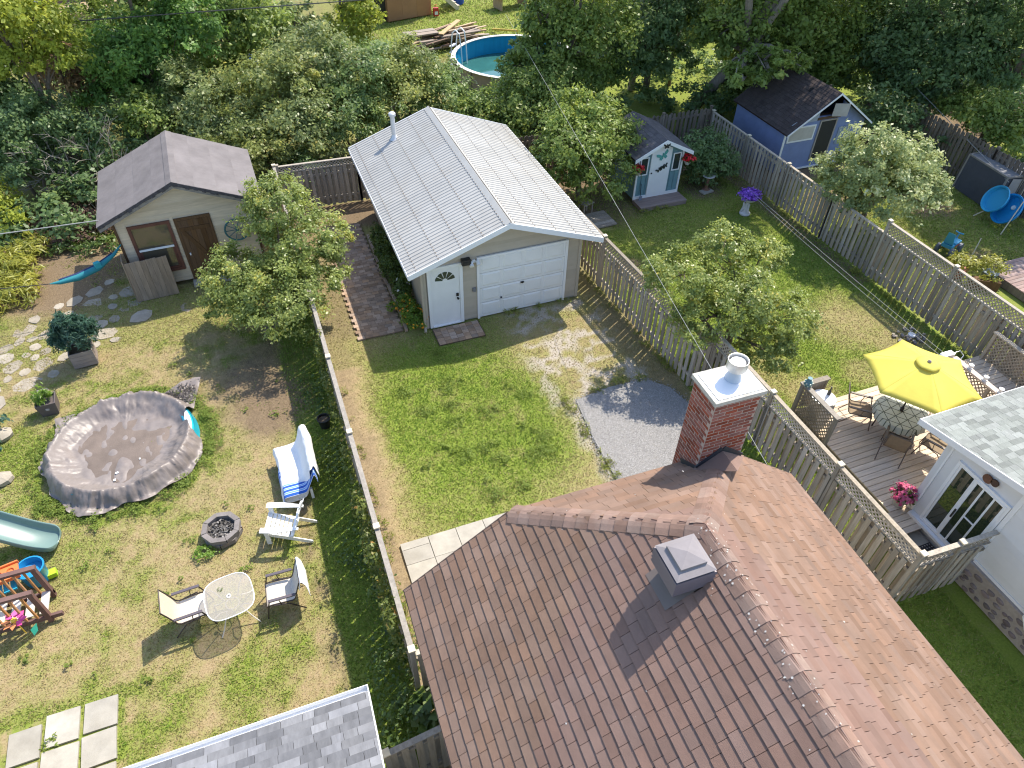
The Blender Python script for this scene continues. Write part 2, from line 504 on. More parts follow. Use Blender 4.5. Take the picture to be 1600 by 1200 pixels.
gp = [(2.95, -4.28), (3.9, -4.12), (5.1, -4.15), (5.62, -4.7), (5.95, -6.2), (6.0, -9.7), (2.9, -9.7), (2.75, -7.05), (2.80, -5.6)]
gravel = MB().prism([(x, y, -0.03) for x, y in gp], (0, 0, 0.045)).build('gravel_pavement', M_gravel)
tag(gravel, kind='structure')
def in_poly(px, py, poly):
    c = np.zeros(px.shape, bool); j = len(poly) - 1
    for i in range(len(poly)):
        xi, yi = poly[i]; xj, yj = poly[j]
        c ^= ((yi > py) != (yj > py)) & (px < (xj - xi) * (py - yi) / (yj - yi + 1e-12) + xi)
        j = i
    return c
def stones(n, sampler, z, size, m, name):
    x, y = sampler(n); n = len(x)
    s = rng.uniform(size[0], size[1], n)
    base = np.array([(1, 0, 0), (-.5, .87, 0), (-.5, -.87, 0), (0.1, 0, .8)])
    a = rng.uniform(0, 6.28, n); ca, sa = np.cos(a), np.sin(a)
    V = np.empty((n, 4, 3))
    V[:, :, 0] = x[:, None] + s[:, None] * (base[:, 0] * ca[:, None] - base[:, 1] * sa[:, None])
    V[:, :, 1] = y[:, None] + s[:, None] * (base[:, 0] * sa[:, None] + base[:, 1] * ca[:, None])
    V[:, :, 2] = z + s[:, None] * base[:, 2]
    o = np.arange(n)[:, None, None] * 4
    F = (np.array([(0, 1, 3), (1, 2, 3), (2, 0, 3)])[None] + o).reshape(-1, 3)
    return tag(piece(name, np_mesh(name, V.reshape(-1, 3), F, m)), kind='stuff')
def gsamp(n):
    x = rng.uniform(2.2, 6.3, n); y = rng.uniform(-9.8, -3.7, n)
    k = in_poly(x + rng.normal(0, .07, n), y + rng.normal(0, .07, n), [(a + (a - 4.4) * .03, b) for a, b in gp]); return x[k], y[k]
M_stones = mat('gravel_stones', (0.29, 0.285, 0.28), 0.1, 1, rough=0.9, objvar=0.5, island=True)
stones(34000, gsamp, 0.008, (.007, .026), M_stones, 'gravel')

# ------------------------------------------------------------------ grass
def grass(name, n, x0, x1, y0, y1, m, skip, hgt=(.025, .065), wid=.012, thr=0.0):
    x = rng.uniform(x0, x1, n); y = rng.uniform(y0, y1, n)
    g, d, p = fields(x, y)
    keep = (rng.random(n) < np.clip(0.35 + g - 0.8 * d - 0.5 * p, 0.03, 1)) & ~skip(x, y)
    x, y, g, d = x[keep], y[keep], g[keep], d[keep]; n = len(x)
    h = rng.uniform(hgt[0], hgt[1], n) * (0.25 + 0.8 * g)
    a = rng.uniform(0, 6.28, n); lean = rng.uniform(0, 1.1, n) * h * 1.5; b = rng.uniform(0, 6.28, n)
    w = wid * rng.uniform(.6, 1.5, n)
    z = 0.05 * (fbm(x, y, 1.1, 3, 5) - 0.5) + 0.02 * (fbm(x, y, 3.1, 2, 6) - .5) - 0.037
    V = np.empty((n, 3, 3))
    V[:, 0] = np.stack([x + w * np.cos(a), y + w * np.sin(a), z], 1)
    V[:, 1] = np.stack([x - w * np.cos(a), y - w * np.sin(a), z], 1)
    V[:, 2] = np.stack([x + lean * np.cos(b), y + lean * np.sin(b), z + h], 1)
    r = np.clip((g - 0.35) * 1.5 + rng.normal(0, .22, n), 0, 1)
    F = np.arange(n * 3).reshape(-1, 3)
    o = piece(name, np_mesh(name, V.reshape(-1, 3), F, m, rnd=np.repeat(r, 3)))
    return tag(o, kind='stuff')
gmt = bpy.data.materials.new('grass_blades'); gmt.use_nodes = True
def _grass(m):
    N = m.node_tree.nodes; L = m.node_tree.links; b = N['Principled BSDF']
    at = N.new('ShaderNodeAttribute'); at.attribute_name = 'rnd'
    cr = N.new('ShaderNodeValToRGB'); e = cr.color_ramp.elements
    e[0].position = 0.0; e[0].color = (0.43, 0.34, 0.19, 1)
    e[1].position = 1.0; e[1].color = (0.185, 0.30, 0.042, 1)
    k = e.new(.35); k.color = (0.38, 0.345, 0.14, 1)
    k = e.new(.6); k.color = (0.275, 0.34, 0.07, 1)
    L.new(at.outputs['Fac'], cr.inputs[0]); L.new(cr.outputs[0], b.inputs['Base Color'])
    b.inputs['Roughness'].default_value = 0.7; b.inputs['Specular IOR Level'].default_value = 0.25
    tr = N.new('ShaderNodeBsdfTranslucent'); L.new(cr.outputs[0], tr.inputs['Color'])
    mx = N.new('ShaderNodeMixShader'); mx.inputs[0].default_value = 0.3
    L.new(b.outputs[0], mx.inputs[1]); L.new(tr.outputs[0], mx.inputs[2]); L.new(mx.outputs[0], N['Material Output'].inputs['Surface'])
_grass(gmt)
def skip_l(x, y):
    return (np.hypot(x + 8.35, y + 2.05) < 1.75) | ((x > -8.0) & (y > 4.75) & (x < -4)) | (np.hypot(x + 6.3, y + 5.4) < .38) | \
           ((x < -8.38) & (x > -10.9) & (y < -8.45) & (rng.random(x.shape) < .9)) | (x > -3.12)
def skip_c(x, y):
    return ((x > -2.02) & (x < -.7) & (y > .15)) | ((x > .12) & (x < 1.54) & (y > -.88)) | ((x > -.6) & (y > -.08)) | in_poly(x, y, gp) | \
           ((x > -2.63) & (y < -7.08)) | (x > 6.15) | (x < -3.0)
def skip_r(x, y):
    return ((x > 8.0) & (y < -6.9) & (x < 14.5)) | ((x > 9.4) & (x < 11.35) & (y > 4.0)) | ((x > 8.5) & (y < -9.7)) | ((x < 7.9) & (x > 7.0) & (y > 3.2) & (y < 4.8))
grass('grass_left_yard', 330000, -13, -3.1, -11.5, 7.5, gmt, skip_l)
grass('grass_garage_yard', 230000, -3.05, 6.15, -9.6, 7.5, gmt, skip_c)
grass('grass_shed_yard', 260000, 6.15, 14.6, -16, 6.2, gmt, skip_r)
grass('grass_far_yard', 90000, 14.7, 24, -9, 4, gmt, lambda x, y: (x > 17.9) & (y < -3.3), (.03, .08), .018)
grass('grass_back_lot', 40000, 3, 17, 19, 42, gmt, lambda x, y: np.hypot(x - 9, y - 18) < 3, (.05, .14), .03)
# ------------------------------------------------------------------ roof helpers
def clip_poly(poly, region):
    """Sutherland-Hodgman: poly clipped by a convex counter-clockwise region, both 2D"""
    out = poly
    for i in range(len(region)):
        a = region[i]; b = region[(i + 1) % len(region)]
        inp = out; out = []
        if not inp: break
        def side(p): return (b[0] - a[0]) * (p[1] - a[1]) - (b[1] - a[1]) * (p[0] - a[0])
        for j in range(len(inp)):
            p = inp[j]; q = inp[(j + 1) % len(inp)]
            sp, sq = side(p), side(q)
            if sp >= 0: out.append(p)
            if (sp >= 0) != (sq >= 0):
                t = sp / (sp - sq); out.append((p[0] + (q[0] - p[0]) * t, p[1] + (q[1] - p[1]) * t))
    return out
def area2(p):
    return abs(sum(p[i][0] * p[(i + 1) % len(p)][1] - p[(i + 1) % len(p)][0] * p[i][1] for i in range(len(p)))) / 2

def frame_of(o, u, v):
    u = Vector(u).normalized(); v = Vector(v); v = (v - u * v.dot(u)).normalized(); n = u.cross(v)
    return Matrix(((u.x, v.x, n.x, o[0]), (u.y, v.y, n.y, o[1]), (u.z, v.z, n.z, o[2]), (0, 0, 0, 1)))

def shingle_list(Mf, region, expo, tab, th=0.012, jit=0.10, skip=None, wobble=0.0):
    """all shingles of a roof face as (matrix, polygon, centre): u along the eave, v up the slope"""
    us = [p[0] for p in region]; vs = [p[1] for p in region]
    res = []; k = 0; v = min(vs)
    while v < max(vs):
        u = min(us) - tab * random.random()
        while u < max(us):
            w = tab * random.uniform(1 - jit, 1 + jit)
            dv = random.uniform(-wobble, wobble)
            q = [(u + .003, v + dv), (u + w - .003, v + dv), (u + w - .003, v + expo + .02), (u + .003, v + expo + .02)]
            u += w
            p = clip_poly(q, region)
            if len(p) < 3 or area2(p) < 0.002: continue
            cx = sum(a for a, b in p) / len(p); cy = sum(b for a, b in p) / len(p)
            if skip and skip(cx, cy): continue
            res.append((q, p, (cx, cy), v + dv))
        v += expo; k += 1
    return res
def shingle_mb(mb, p, v0, expo, th, lift=0.004):
    n = len(p); h = expo + .02
    top = [(a, b, lift + th * (1.25 - (b - v0) / h)) for a, b in p]
    bot = [(a, b, lift * 0.25) for a, b in p]
    return mb.add(bot + top, [tuple(range(n, 2 * n))] + [(i, (i + 1) % n, n + (i + 1) % n, n + i) for i in range(n)])

IN_FRAME_MARGIN = 1.03
def px_of(p):
    d = p - CAM; z = d.dot(_f)
    return 800 + F_PX * d.dot(_r) / z, 600 - F_PX * d.dot(_u) / z, z
def visible(p):
    x, y, z = px_of(p)
    return z > 0 and -30 < x < 1630 and -30 < y < 1230
_MC = {}
def lay_shingles(faces, parent, m, m_rest, root_M, name, limit, expo, th=0.012):
    """faces: list of (Mf, shingle list). The nearest ones in view become parts of their own, the rest one mesh"""
    allp = []
    for Mf, lst in faces:
        for s in lst:
            wp = root_M @ (Mf @ Vector((s[2][0], s[2][1], 0)))
            allp.append(((wp - CAM).length if visible(wp) else 1e3 + (wp - CAM).length, Mf, s))
    allp.sort(key=lambda t: t[0])
    rest = MB()
    for i, (d, Mf, (q, p, c, v0)) in enumerate(allp):
        if i < limit and d < 1e3:
            w = q[1][0] - q[0][0]
            if len(p) == 4 and abs(area2(p) - w * (expo + .02)) < 1e-5:
                key = (name, m.name, round(expo, 4), th)
                if key not in _MC:
                    _MC[key] = shingle_mb(MB(), [(0, 0), (1, 0), (1, expo + .02), (0, expo + .02)], 0, expo, th).mesh(name, m)
                piece(name, _MC[key], parent, M=Mf @ Matrix.Translation((q[0][0], q[0][1], 0)) @ Matrix.Diagonal((w, 1, 1, 1)))
            else:
                u0, vv = q[0]
                me = shingle_mb(MB(), [(a - u0, b - vv) for a, b in p], 0, expo, th).mesh(name, m)
                piece(name, me, parent, M=Mf @ Matrix.Translation((u0, vv, 0)))
        else:
            sm = shingle_mb(MB(), p, v0, expo, th)
            rest.add([Mf @ Vector(a) for a in sm.v], sm.f)
    if rest.v:
        tag(rest.build('shingle_courses', m_rest, parent), kind='stuff')

def ridge_caps(parent, A, B, nl, nr, m, name='ridge_cap', step=0.15, wid=0.16, h=0.012):
    """caps from A up to B; nl / nr: unit directions down either side"""
    A = Vector(A); B = Vector(B); d = (B - A); n = int(d.length / step); t = d.normalized(); h = .013
    nl = Vector(nl).normalized(); nr = Vector(nr).normalized()
    up = -(nl + nr).normalized()
    L = step + .03
    mb = MB()
    prof = [nl * wid, nl * (wid * .55) + up * .007, nl * (wid * .22) + up * .0, nr * (wid * .22) + up * .0, nr * (wid * .55) + up * .007, nr * wid]
    lo = [p + up * (h + 0.024) for p in prof]; hi = [p + t * L + up * (h * .3 + .018) for p in prof]
    base = [p + up * 0.004 for p in prof]; bhi = [p + t * L + up * .004 for p in prof]
    k = len(prof)
    mb.add(lo + hi + base + bhi, [(i, i + 1, k + i + 1, k + i) for i in range(k - 1)] + [(2 * k + i, 2 * k + i + 1, i + 1, i) for i in range(k - 1)] +
           [(2 * k, 0, k, 3 * k), (k - 1, 3 * k - 1, 4 * k - 1, 2 * k - 1)])
    me = mb.mesh(name, m)
    for i in range(n):
        piece(name, me, parent, A + t * (i * step) + up * random.uniform(0, .003))

M_white = mat('white_paint', (0.78, 0.79, 0.79), 0.04, 2, rough=0.5, dirt=0.12, dirtcol=(0.5, 0.48, 0.44))
M_whitemetal = flat('white_metal', (0.80, 0.81, 0.82), 0.4)
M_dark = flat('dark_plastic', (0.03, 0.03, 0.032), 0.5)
M_black = flat('black_metal', (0.02, 0.02, 0.022), 0.4)
M_glass = flat('dark_glass', (0.03, 0.04, 0.045), 0.05, spec=0.8)
M_grey = flat('galvanised', (0.55, 0.56, 0.57), 0.35, metal=0.7)

# ------------------------------------------------------------------ garage
GW, GL, ZE, ZR, OF, OB, OS = 4.887, 7.213, 2.338, 3.392, 0.443, 0.513, 0.494
gar = thing('garage', 'beige sided detached garage with white ribbed metal roof and two white doors', 'garage')
M_gsid = mat('garage_siding', (0.46, 0.405, 0.325), 0.06, 3, rough=0.6, objvar=0.05, dirt=0.15, dirtcol=(0.30, 0.27, 0.22))
M_groof = mat('metal_roofing', (0.37, 0.365, 0.345), 0.09, 1.5, rough=0.5, spec=0.5, objvar=0.05, dirt=0.45, dirtcol=(0.33, 0.30, 0.255))
PITG = (ZR - ZE) / (GW / 2 + OS)
zin = ZE + OS * PITG
core = MB()
core.prism([(0.02, 0.02, 0), (GW - .02, 0.02, 0), (GW - .02, 0.02, zin - .06), (GW / 2, 0.02, ZR - .06), (0.02, 0.02, zin - .06)], (0, GL - .04, 0))
core.build('wall', mat('garage_sheathing', (0.40, 0.37, 0.32), 0.05, 2), gar)
def siding(parent, m, x0, x1, z0, z1, place, holes=(), top=None, e=0.115, name='siding_board'):
    """lapped boards on a wall; place(x, z, out) -> point; boards are cut at the holes and under the slope 'top'"""
    z = z0
    while z < z1:
        zt = min(z + e, z1)
        segs = [(x0, x1)]
        if top:
            a, b = top(zt)
            segs = [(max(x0, a), min(x1, b))]
        for hx0, hx1, hz0, hz1 in holes:
            if zt > hz0 + .01 and z < hz1 - .01:
                ns = []
                for a, b in segs:
                    if hx1 <= a or hx0 >= b: ns.append((a, b)); continue
                    if hx0 > a: ns.append((a, hx0))
                    if hx1 < b: ns.append((hx1, b))
                segs = ns
        for a, b in segs:
            if b - a < .04: continue
            mb = MB()
            P = [place(a, z, .006), place(b, z, .006), place(b, zt + .012, .001), place(a, zt + .012, .001)]
            Q = [place(a, z, .022), place(b, z, .022), place(b, zt + .012, .007), place(a, zt + .012, .007)]
            mb.add(P + Q, [(4, 5, 6, 7), (0, 1, 5, 4), (1, 2, 6, 5), (2, 3, 7, 6), (3, 0, 4, 7)])
            mb.build(name, m, parent)
        z = zt
slope_top = lambda W, zl, zr: (lambda z: (0 if z <= zl else (z - zl) / (zr - zl) * W / 2, W if z <= zl else W - (z - zl) / (zr - zl) * W / 2))
siding(gar, M_gsid, 0.0, GW, 0.06, ZR - .1, lambda x, z, o: (x, 0.02 - o, z), holes=((.07, 1.17, 0, 2.12), (1.6, 4.46, 0, 2.2)), top=slope_top(GW, zin - .06, ZR - .06))
siding(gar, M_gsid, 0.0, GL, 0.06, zin - .08, lambda x, z, o: (0.02 - o, GL - x, z), e=.23)
MB().lohi((-.035, -.035, 0.03), (.055, .0, zin - .1)).lohi((-.035, .0, .03), (-.004, .07, zin - .1)).build('corner_trim', M_gsid, gar)
MB().lohi((GW - .055, -.035, 0.03), (GW + .035, .0, zin - .1)).lohi((GW + .004, 0, .03), (GW + .035, .07, zin - .1)).build('corner_trim', M_gsid, gar)
# metal roof: ribbed sheets butted side by side
rf = MB()
for s in (-1, 1):
    pass
xe0, xe1, yr0, yr1 = -OS, GW + OS, -OF, GL + OB
mid = GW / 2
roof_core = MB().prism([(xe0 + .02, yr0 + .02, ZE - .14), (mid, yr0 + .02, ZR - .14), (xe1 - .02, yr0 + .02, ZE - .14), (xe1 - .02, yr0 + .02, ZE - .035), (mid, yr0 + .02, ZR - .035), (xe0 + .02, yr0 + .02, ZE - .035)], (0, yr1 - yr0 - .04, 0))
groof = roof_core.build('roof', M_white, gar)
n_sheet = 9
sw = (yr1 - yr0) / n_sheet
def sheet(side):
    mb = MB()
    run = mid + OS; sl = math.hypot(run, ZR - ZE); ux, uz = run / sl, (ZR - ZE) / sl
    ys_, zs_ = [], []
    nr_ = 6; pitch = sw / nr_
    for k in range(nr_):
        a = k * pitch
        for dy, dz in ((0.0, 0), (pitch * .66, 0), (pitch * .76, .02), (pitch * .90, .02), (pitch, 0)):
            if dy == 0.0 and k > 0: continue
            ys_.append(a + dy); zs_.append(dz)
    n = len(ys_)
    V = []
    for s in (0, sl):
        for y, z in zip(ys_, zs_):
            V.append((s * ux - z * uz, y, s * uz + z * ux))
    for s in (0, sl):
        for y, z in zip(ys_, zs_):
            V.append((s * ux - (z - .006) * uz, y, s * uz + (z - .006) * ux))
    F = [(i, i + 1, n + i + 1, n + i) for i in range(n - 1)] + [(2 * n + i, 3 * n + i, 3 * n + i + 1, 2 * n + i + 1) for i in range(n - 1)] + \
        [(i, 2 * n + i, 2 * n + i + 1, i + 1) for i in range(n - 1)]
    mb.add(V, F)
    return mb.mesh('roof_sheet', M_groof)
me = sheet(0)
for k in range(n_sheet):
    piece('roof_sheet', me, groof, (xe0, yr0 + k * sw, ZE - .028))
    piece('roof_sheet', me, groof, M=Matrix.Translation((xe1, yr0 + (k + 1) * sw, ZE - .028)) @ Matrix.Rotation(math.pi, 4, 'Z'))
cap = MB()
cap.add([(mid - .16, yr0 - .01, ZR - .02 - .05), (mid, yr0 - .01, ZR + .025), (mid + .16, yr0 - .01, ZR - .07), (mid - .16, yr1 + .01, ZR - .07), (mid, yr1 + .01, ZR + .025), (mid + .16, yr1 + .01, ZR - .07),
         (mid - .16, yr0 - .01, ZR - .085), (mid, yr0 - .01, ZR + .01), (mid + .16, yr0 - .01, ZR - .085)], [(0, 1, 4, 3), (1, 2, 5, 4), (0, 6, 7, 1), (1, 7, 8, 2)])
cap.build('ridge_cap', M_groof, groof)
MB().tube([(mid + .03, yr0, ZR + .02), (mid + .03, yr1, ZR + .02)], .012, 6).build('ridge_seam', mat('rust_seam', (0.12, 0.11, 0.10), .3, 5), groof)
# fascia boards along the rake and eaves
for sgn, xe in ((1, xe0), (-1, xe1)):
    for yy in (yr0 - .012, yr1 + .012):
        fs = MB().prism([(xe, yy - .012, ZE - .17), (mid, yy - .012, ZR - .17), (mid, yy - .012, ZR - .005), (xe, yy - .012, ZE - .005)], (0, .024, 0))
        fs.build('rake_fascia', M_whitemetal, groof)
for xe in (xe0 - .013, xe1 + .013):
    MB().lohi((xe - .012, yr0, ZE - .17), (xe + .012, yr1, ZE - .035)).build('eave_fascia', M_whitemetal, groof)
# rows of roofing screws, and rust freckles along the ridge
sc_ = MB()
for s in (-1, 1):
    for q in (.08, .3, .52, .74, .95):
        x = xe0 + (mid - xe0) * q if s < 0 else xe1 - (xe1 - mid) * q
        zz = ZE + (ZR - ZE) * q - .008
        for k in range(54): sc_.box((x, yr0 + .08 + k * .151, zz), (.024, .024, .014))
tag(sc_.build('roofing_screw', mat('rusty_screw', (.22, .17, .13), .4, 9), groof), kind='stuff')
# stack
st = MB().tube([(0.97, 6.85, 2.75), (0.97, 6.85, 3.62)], .075, 14)
st.lathe([(.075, 0), (.12, .02), (.12, .1), (.09, .13), (.02, .15)], 14, (0.97, 6.85, 3.60))
st.lathe([(.17, -.05), (.10, .04), (.076, .12)], 14, (0.97, 6.85, 2.86))
st.build('vent_stack', mat('stack_metal', (0.62, 0.63, 0.64), .1, 3, rough=.4, metal=.3), groof, smooth=True)
# overhead door: 4 sections of 4 panels
od = MB()
dx0, dx1, dz1 = 1.67, 4.39, 2.13
od.lohi((dx0, -.005, 0.02), (dx1, .015, dz1))
odoor = od.build('overhead_door', M_white, gar)
sh = dz1 / 4
pw = (dx1 - dx0 - .05) / 4
for r in range(4):
    for c in range(4):
        xa = dx0 + .03 + c * pw + .05; za = .04 + r * sh + .06
        mb = MB(); P = []
        x0_, x1_, z0_, z1_ = xa, xa + pw - .1, za, za + sh - .12
        a = [(x0_, -.0052, z0_), (x1_, -.0052, z0_), (x1_, -.0052, z1_), (x0_, -.0052, z1_)]
        b = [(x0_ + .03, -.022, z0_ + .03), (x1_ - .03, -.022, z0_ + .03), (x1_ - .03, -.022, z1_ - .03), (x0_ + .03, -.022, z1_ - .03)]
        mb.add(a + b, [(4, 5, 6, 7), (0, 1, 5, 4), (1, 2, 6, 5), (2, 3, 7, 6), (3, 0, 4, 7)])
        mb.build('door_panel', M_white, odoor)
M_sh = flat('section_joint', (0.35, 0.36, 0.37), .6)
jt = MB()
for r in (1, 2, 3): jt.lohi((dx0, -.0075, r * sh + .012), (dx1, -.003, r * sh + .022))
jt.build('section_joint', M_sh, odoor)
MB().box((3.02, -.03, 1.02), (.10, .05, .03)).tube([(3.02, -.01, 1.02), (3.02, -.06, 1.02)], .025, 8).build('door_handle', M_black, odoor)
MB().box((2.35, -.03, .62), (.05, .04, .03)).build('lift_handle', M_black, odoor)
tr = MB()
tr.lohi((dx0 - .075, -.05, 0), (dx0 - .003, .0, dz1 + .07)).lohi((dx1 + .003, -.05, 0), (dx1 + .075, .0, dz1 + .07)).lohi((dx0 - .003, -.05, dz1 + .003), (dx1 + .003, 0, dz1 + .07))
tr.build('door_frame', M_whitemetal, gar)
# entry door with fan light
ed = MB().lohi((.2, -.012, .06), (1.06, .015, 2.06))
edoor = ed.build('entry_door', M_white, gar)
tr = MB()
tr.lohi((.10, -.05, 0.02), (.197, 0, 2.14)).lohi((1.063, -.05, .02), (1.16, 0, 2.14)).lohi((.197, -.05, 2.063), (1.063, 0, 2.14)).lohi((.197, -.06, .02), (1.063, .0, .057))
tr.build('door_frame', M_whitemetal, gar)
fan = MB(); cx_, cz_ = .63, 1.62
for k in range(5):
    a0 = math.radians(6 + k * 34.4); a1 = math.radians(6 + k * 34.4 + 28)
    poly = [(cx_ + .08 * math.cos(a0), -.0125, cz_ + .08 * math.sin(a0)), (cx_ + .3 * math.cos(a0), -.0125, cz_ + .3 * math.sin(a0)),
            (cx_ + .305 * math.cos((a0 + a1) / 2), -.0125, cz_ + .305 * math.sin((a0 + a1) / 2)), (cx_ + .3 * math.cos(a1), -.0125, cz_ + .3 * math.sin(a1)), (cx_ + .08 * math.cos(a1), -.0125, cz_ + .08 * math.sin(a1))]
    fan.prism(poly, (0, -.006, 0))
fan.build('fan_light', M_glass, edoor)
MB().lathe([(.03, -.07), (.035, -.05), (.015, -.03), (.03, 0)], 10, (0, 0, 0)).build('door_knob', M_black, edoor).matrix_local = Matrix.Translation((.99, -.01, .93)) @ Matrix.Rotation(-math.pi / 2, 4, 'X')
MB().box((.98, -.03, 1.06), (.07, .04, .09)).build('deadbolt', M_black, edoor)
MB().box((1.25, -.09, 2.18), (.26, .16, .17)).box((1.25, -.175, 2.15), (.2, .012, .1)).build('wall_lamp', M_dark, gar)
fl = MB().box((1.50, -.03, 2.10), (.1, .05, .1))
for dx in (-.09, .09):
    fl.beam((1.5, -.04, 2.1), (1.5 + dx, -.09, 2.12), .03, .03).tube([(1.5 + dx, -.08, 2.13), (1.5 + dx * 1.2, -.2, 2.05)], [.04, .07], 10)
fl.build('floodlight', M_whitemetal, gar)
MB().box((1.50, -.025, 1.1), (.1, .05, .13)).build('meter_box', flat('grey_box', (.2, .2, .21), .5), gar)
MB().tube([(-.06, -.05, ZE - .15), (-.06, -.05, .1), (-.1, -.2, .05)], .04, 8).build('downspout', M_gsid, gar)

# ------------------------------------------------------------------ house with the brown hip roof
HX, HY, HYAW = -3.02, -10.21, -0.02
hs = thing('brown_roofed_house', 'house with brown shingled clipped gable roof and tall red brick chimney', 'house', (HX, HY, 0), HYAW)
hsM = Matrix.Translation((HX, HY, 0)) @ Matrix.Rotation(HYAW, 4, 'Z')
E_, W2, ZRH, ZA, YAP, LH = 3.4, 3.61, 6.14, 4.72, -1.93, 9.5
tA = (ZA - E_) / (ZRH - E_) * W2
M_hwall = mat('house_wall', (0.62, 0.58, 0.50), 0.08, 2, rough=.8)
hw = MB().prism([(.45, -.35, 0), (2 * W2 - .45, -.35, 0), (2 * W2 - .45, -.35, 3.55), (2 * W2 - tA - .3, -.35, ZA - .2), (tA + .3, -.35, ZA - .2), (.45, -.35, 3.55)], (0, -LH + .8, 0))
hw.build('wall', M_hwall, hs)
M_under = mat('roof_deck', (0.045, 0.028, 0.022), .2, 5, rough=.9)
rd = MB(); T = .09
def slab_face(mb, poly):
    a, b, c = Vector(poly[0]), Vector(poly[1]), Vector(poly[2])
    n = (b - a).cross(c - a).normalized()
    if n.z < 0: poly = poly[::-1]; n = -n
    P = [Vector(p) - n * T for p in poly]
    mb.prism(P, n * (T - .001))
WF = [(0, 0, E_), (0, -LH, E_), (W2, -LH, ZRH), (W2, YAP, ZRH), (tA, 0, ZA)]
EF = [(2 * W2, 0, E_), (2 * W2 - tA, 0, ZA), (W2, YAP, ZRH), (W2, -LH, ZRH), (2 * W2, -LH, E_)]
NF = [(tA, 0, ZA), (W2, YAP, ZRH), (2 * W2 - tA, 0, ZA)]
for p in (WF, EF, NF): slab_face(rd, p)
hroof = rd.build('roof', M_under, hs)
M_shA = mat('brown_shingle', (0.218, 0.142, 0.115), 0.17, 1.3, rough=.95, bump=.4, bscale=120, objvar=.11, dirt=.22, dirtcol=(0.15, 0.095, 0.075), spec=.15)
M_shB = mat('brown_shingle_far', (0.225, 0.147, 0.108), 0.2, 1.3, rough=.95, bump=.4, bscale=120, objvar=.13, island=True, dirt=.3, dirtcol=(0.15, 0.095, 0.075), spec=.15)
M_capsh = mat('brown_cap_shingle', (0.24, 0.162, 0.13), 0.2, 3.0, rough=.95, bump=.4, bscale=120, objvar=.17, dirt=.35, dirtcol=(0.42, 0.36, 0.31), spec=.15)
def uvregion(Mf, poly, grow=0.0):
    inv = Mf.inverted(); P = [inv @ Vector(p) for p in poly]; P = [(p.x, p.y) for p in P]
    s = sum(P[i][0] * P[(i + 1) % len(P)][1] - P[(i + 1) % len(P)][0] * P[i][1] for i in range(len(P)))
    return P if s > 0 else P[::-1]
# west face: u towards south->north so that u x v points out
MW = frame_of((0, -LH, E_), (0, -1, 0), (W2, 0, ZRH - E_))
ME = frame_of((2 * W2, 0, E_), (0, 1, 0), (-W2, 0, ZRH - E_))
MN = frame_of((tA, 0, ZA), (-1, 0, 0), (0, YAP, ZRH - ZA))
EXP = .152
def hood_skip(Mf): 
    def f(u, v):
        p = Mf @ Vector((u, v, 0)); return 2.95 < p.x < 3.25 and -2.45 < p.y < -2.15
    return f
lw = shingle_list(MW, uvregion(MW, WF), EXP, .28, th=.017, jit=.25, wobble=.004)
le = shingle_list(ME, uvregion(ME, EF), EXP, .28, th=.011, jit=.3, wobble=.004)
ln = shingle_list(MN, uvregion(MN, NF), EXP, .28, th=.011, jit=.3)
lw = [s for s in lw if not hood_skip(MW)(*s[2])]
lay_shingles([(MW, lw), (ME, le), (MN, ln)], hroof, M_shA, M_shB, hsM, 'shingle', 300, EXP, .019)
dW = Vector((-W2, 0, E_ - ZRH)).normalized(); dE = Vector((W2, 0, E_ - ZRH)).normalized(); dN = Vector((0, -YAP, ZA - ZRH)).normalized()
ap = Vector((W2, YAP, ZRH))
ridge_caps(hroof, (W2, -LH, ZRH), ap + Vector((0, -.02, 0)), dW, dE, M_capsh, step=.2, wid=.2)
def hip_dirs(A, B, fa, fb):
    t = (Vector(B) - Vector(A)).normalized()
    return [(d - t * d.dot(t)).normalized() for d in (fa, fb)]
for A, fa, fb in (((tA, 0, ZA), dW, dN), ((2 * W2 - tA, 0, ZA), dE, dN)):
    a = Vector(A); t = (ap - a).normalized(); dirs = []
    cen = {id(dW): (1.2, -5, 4.3), id(dE): (2 * W2 - 1.2, -5, 4.3), id(dN): (W2, -.4, ZA + .3)}
    for dd in (fa, fb):
        nrm = {id(dW): Vector((E_ - ZRH, 0, W2)), id(dE): Vector((ZRH - E_, 0, W2)), id(dN): Vector((0, ZRH - ZA, -YAP))}[id(dd)].normalized()
        w = nrm.cross(t); w.normalize()
        if (Vector(cen[id(dd)]) - a).dot(w) < 0: w = -w
        dirs.append(w)
    ridge_caps(hroof, a, ap, dirs[0], dirs[1], M_capsh, step=.2, wid=.2)
# drip edge along the eaves and rakes
de = MB()
de.beam((-.012, .01, E_ - .05), (-.012, -LH, E_ - .05), .02, .12).beam((2 * W2 + .012, .01, E_ - .05), (2 * W2 + .012, -LH, E_ - .05), .02, .12)
de.beam((0, .013, E_ - .05), (tA, .013, ZA - .05), .02, .12).beam((2 * W2, .013, E_ - .05), (2 * W2 - tA, .013, ZA - .05), .02, .12).beam((tA, .015, ZA - .05), (2 * W2 - tA, .015, ZA - .05), .02, .12)
de.build('fascia', flat('brown_metal', (.10, .065, .05), .5), hroof)
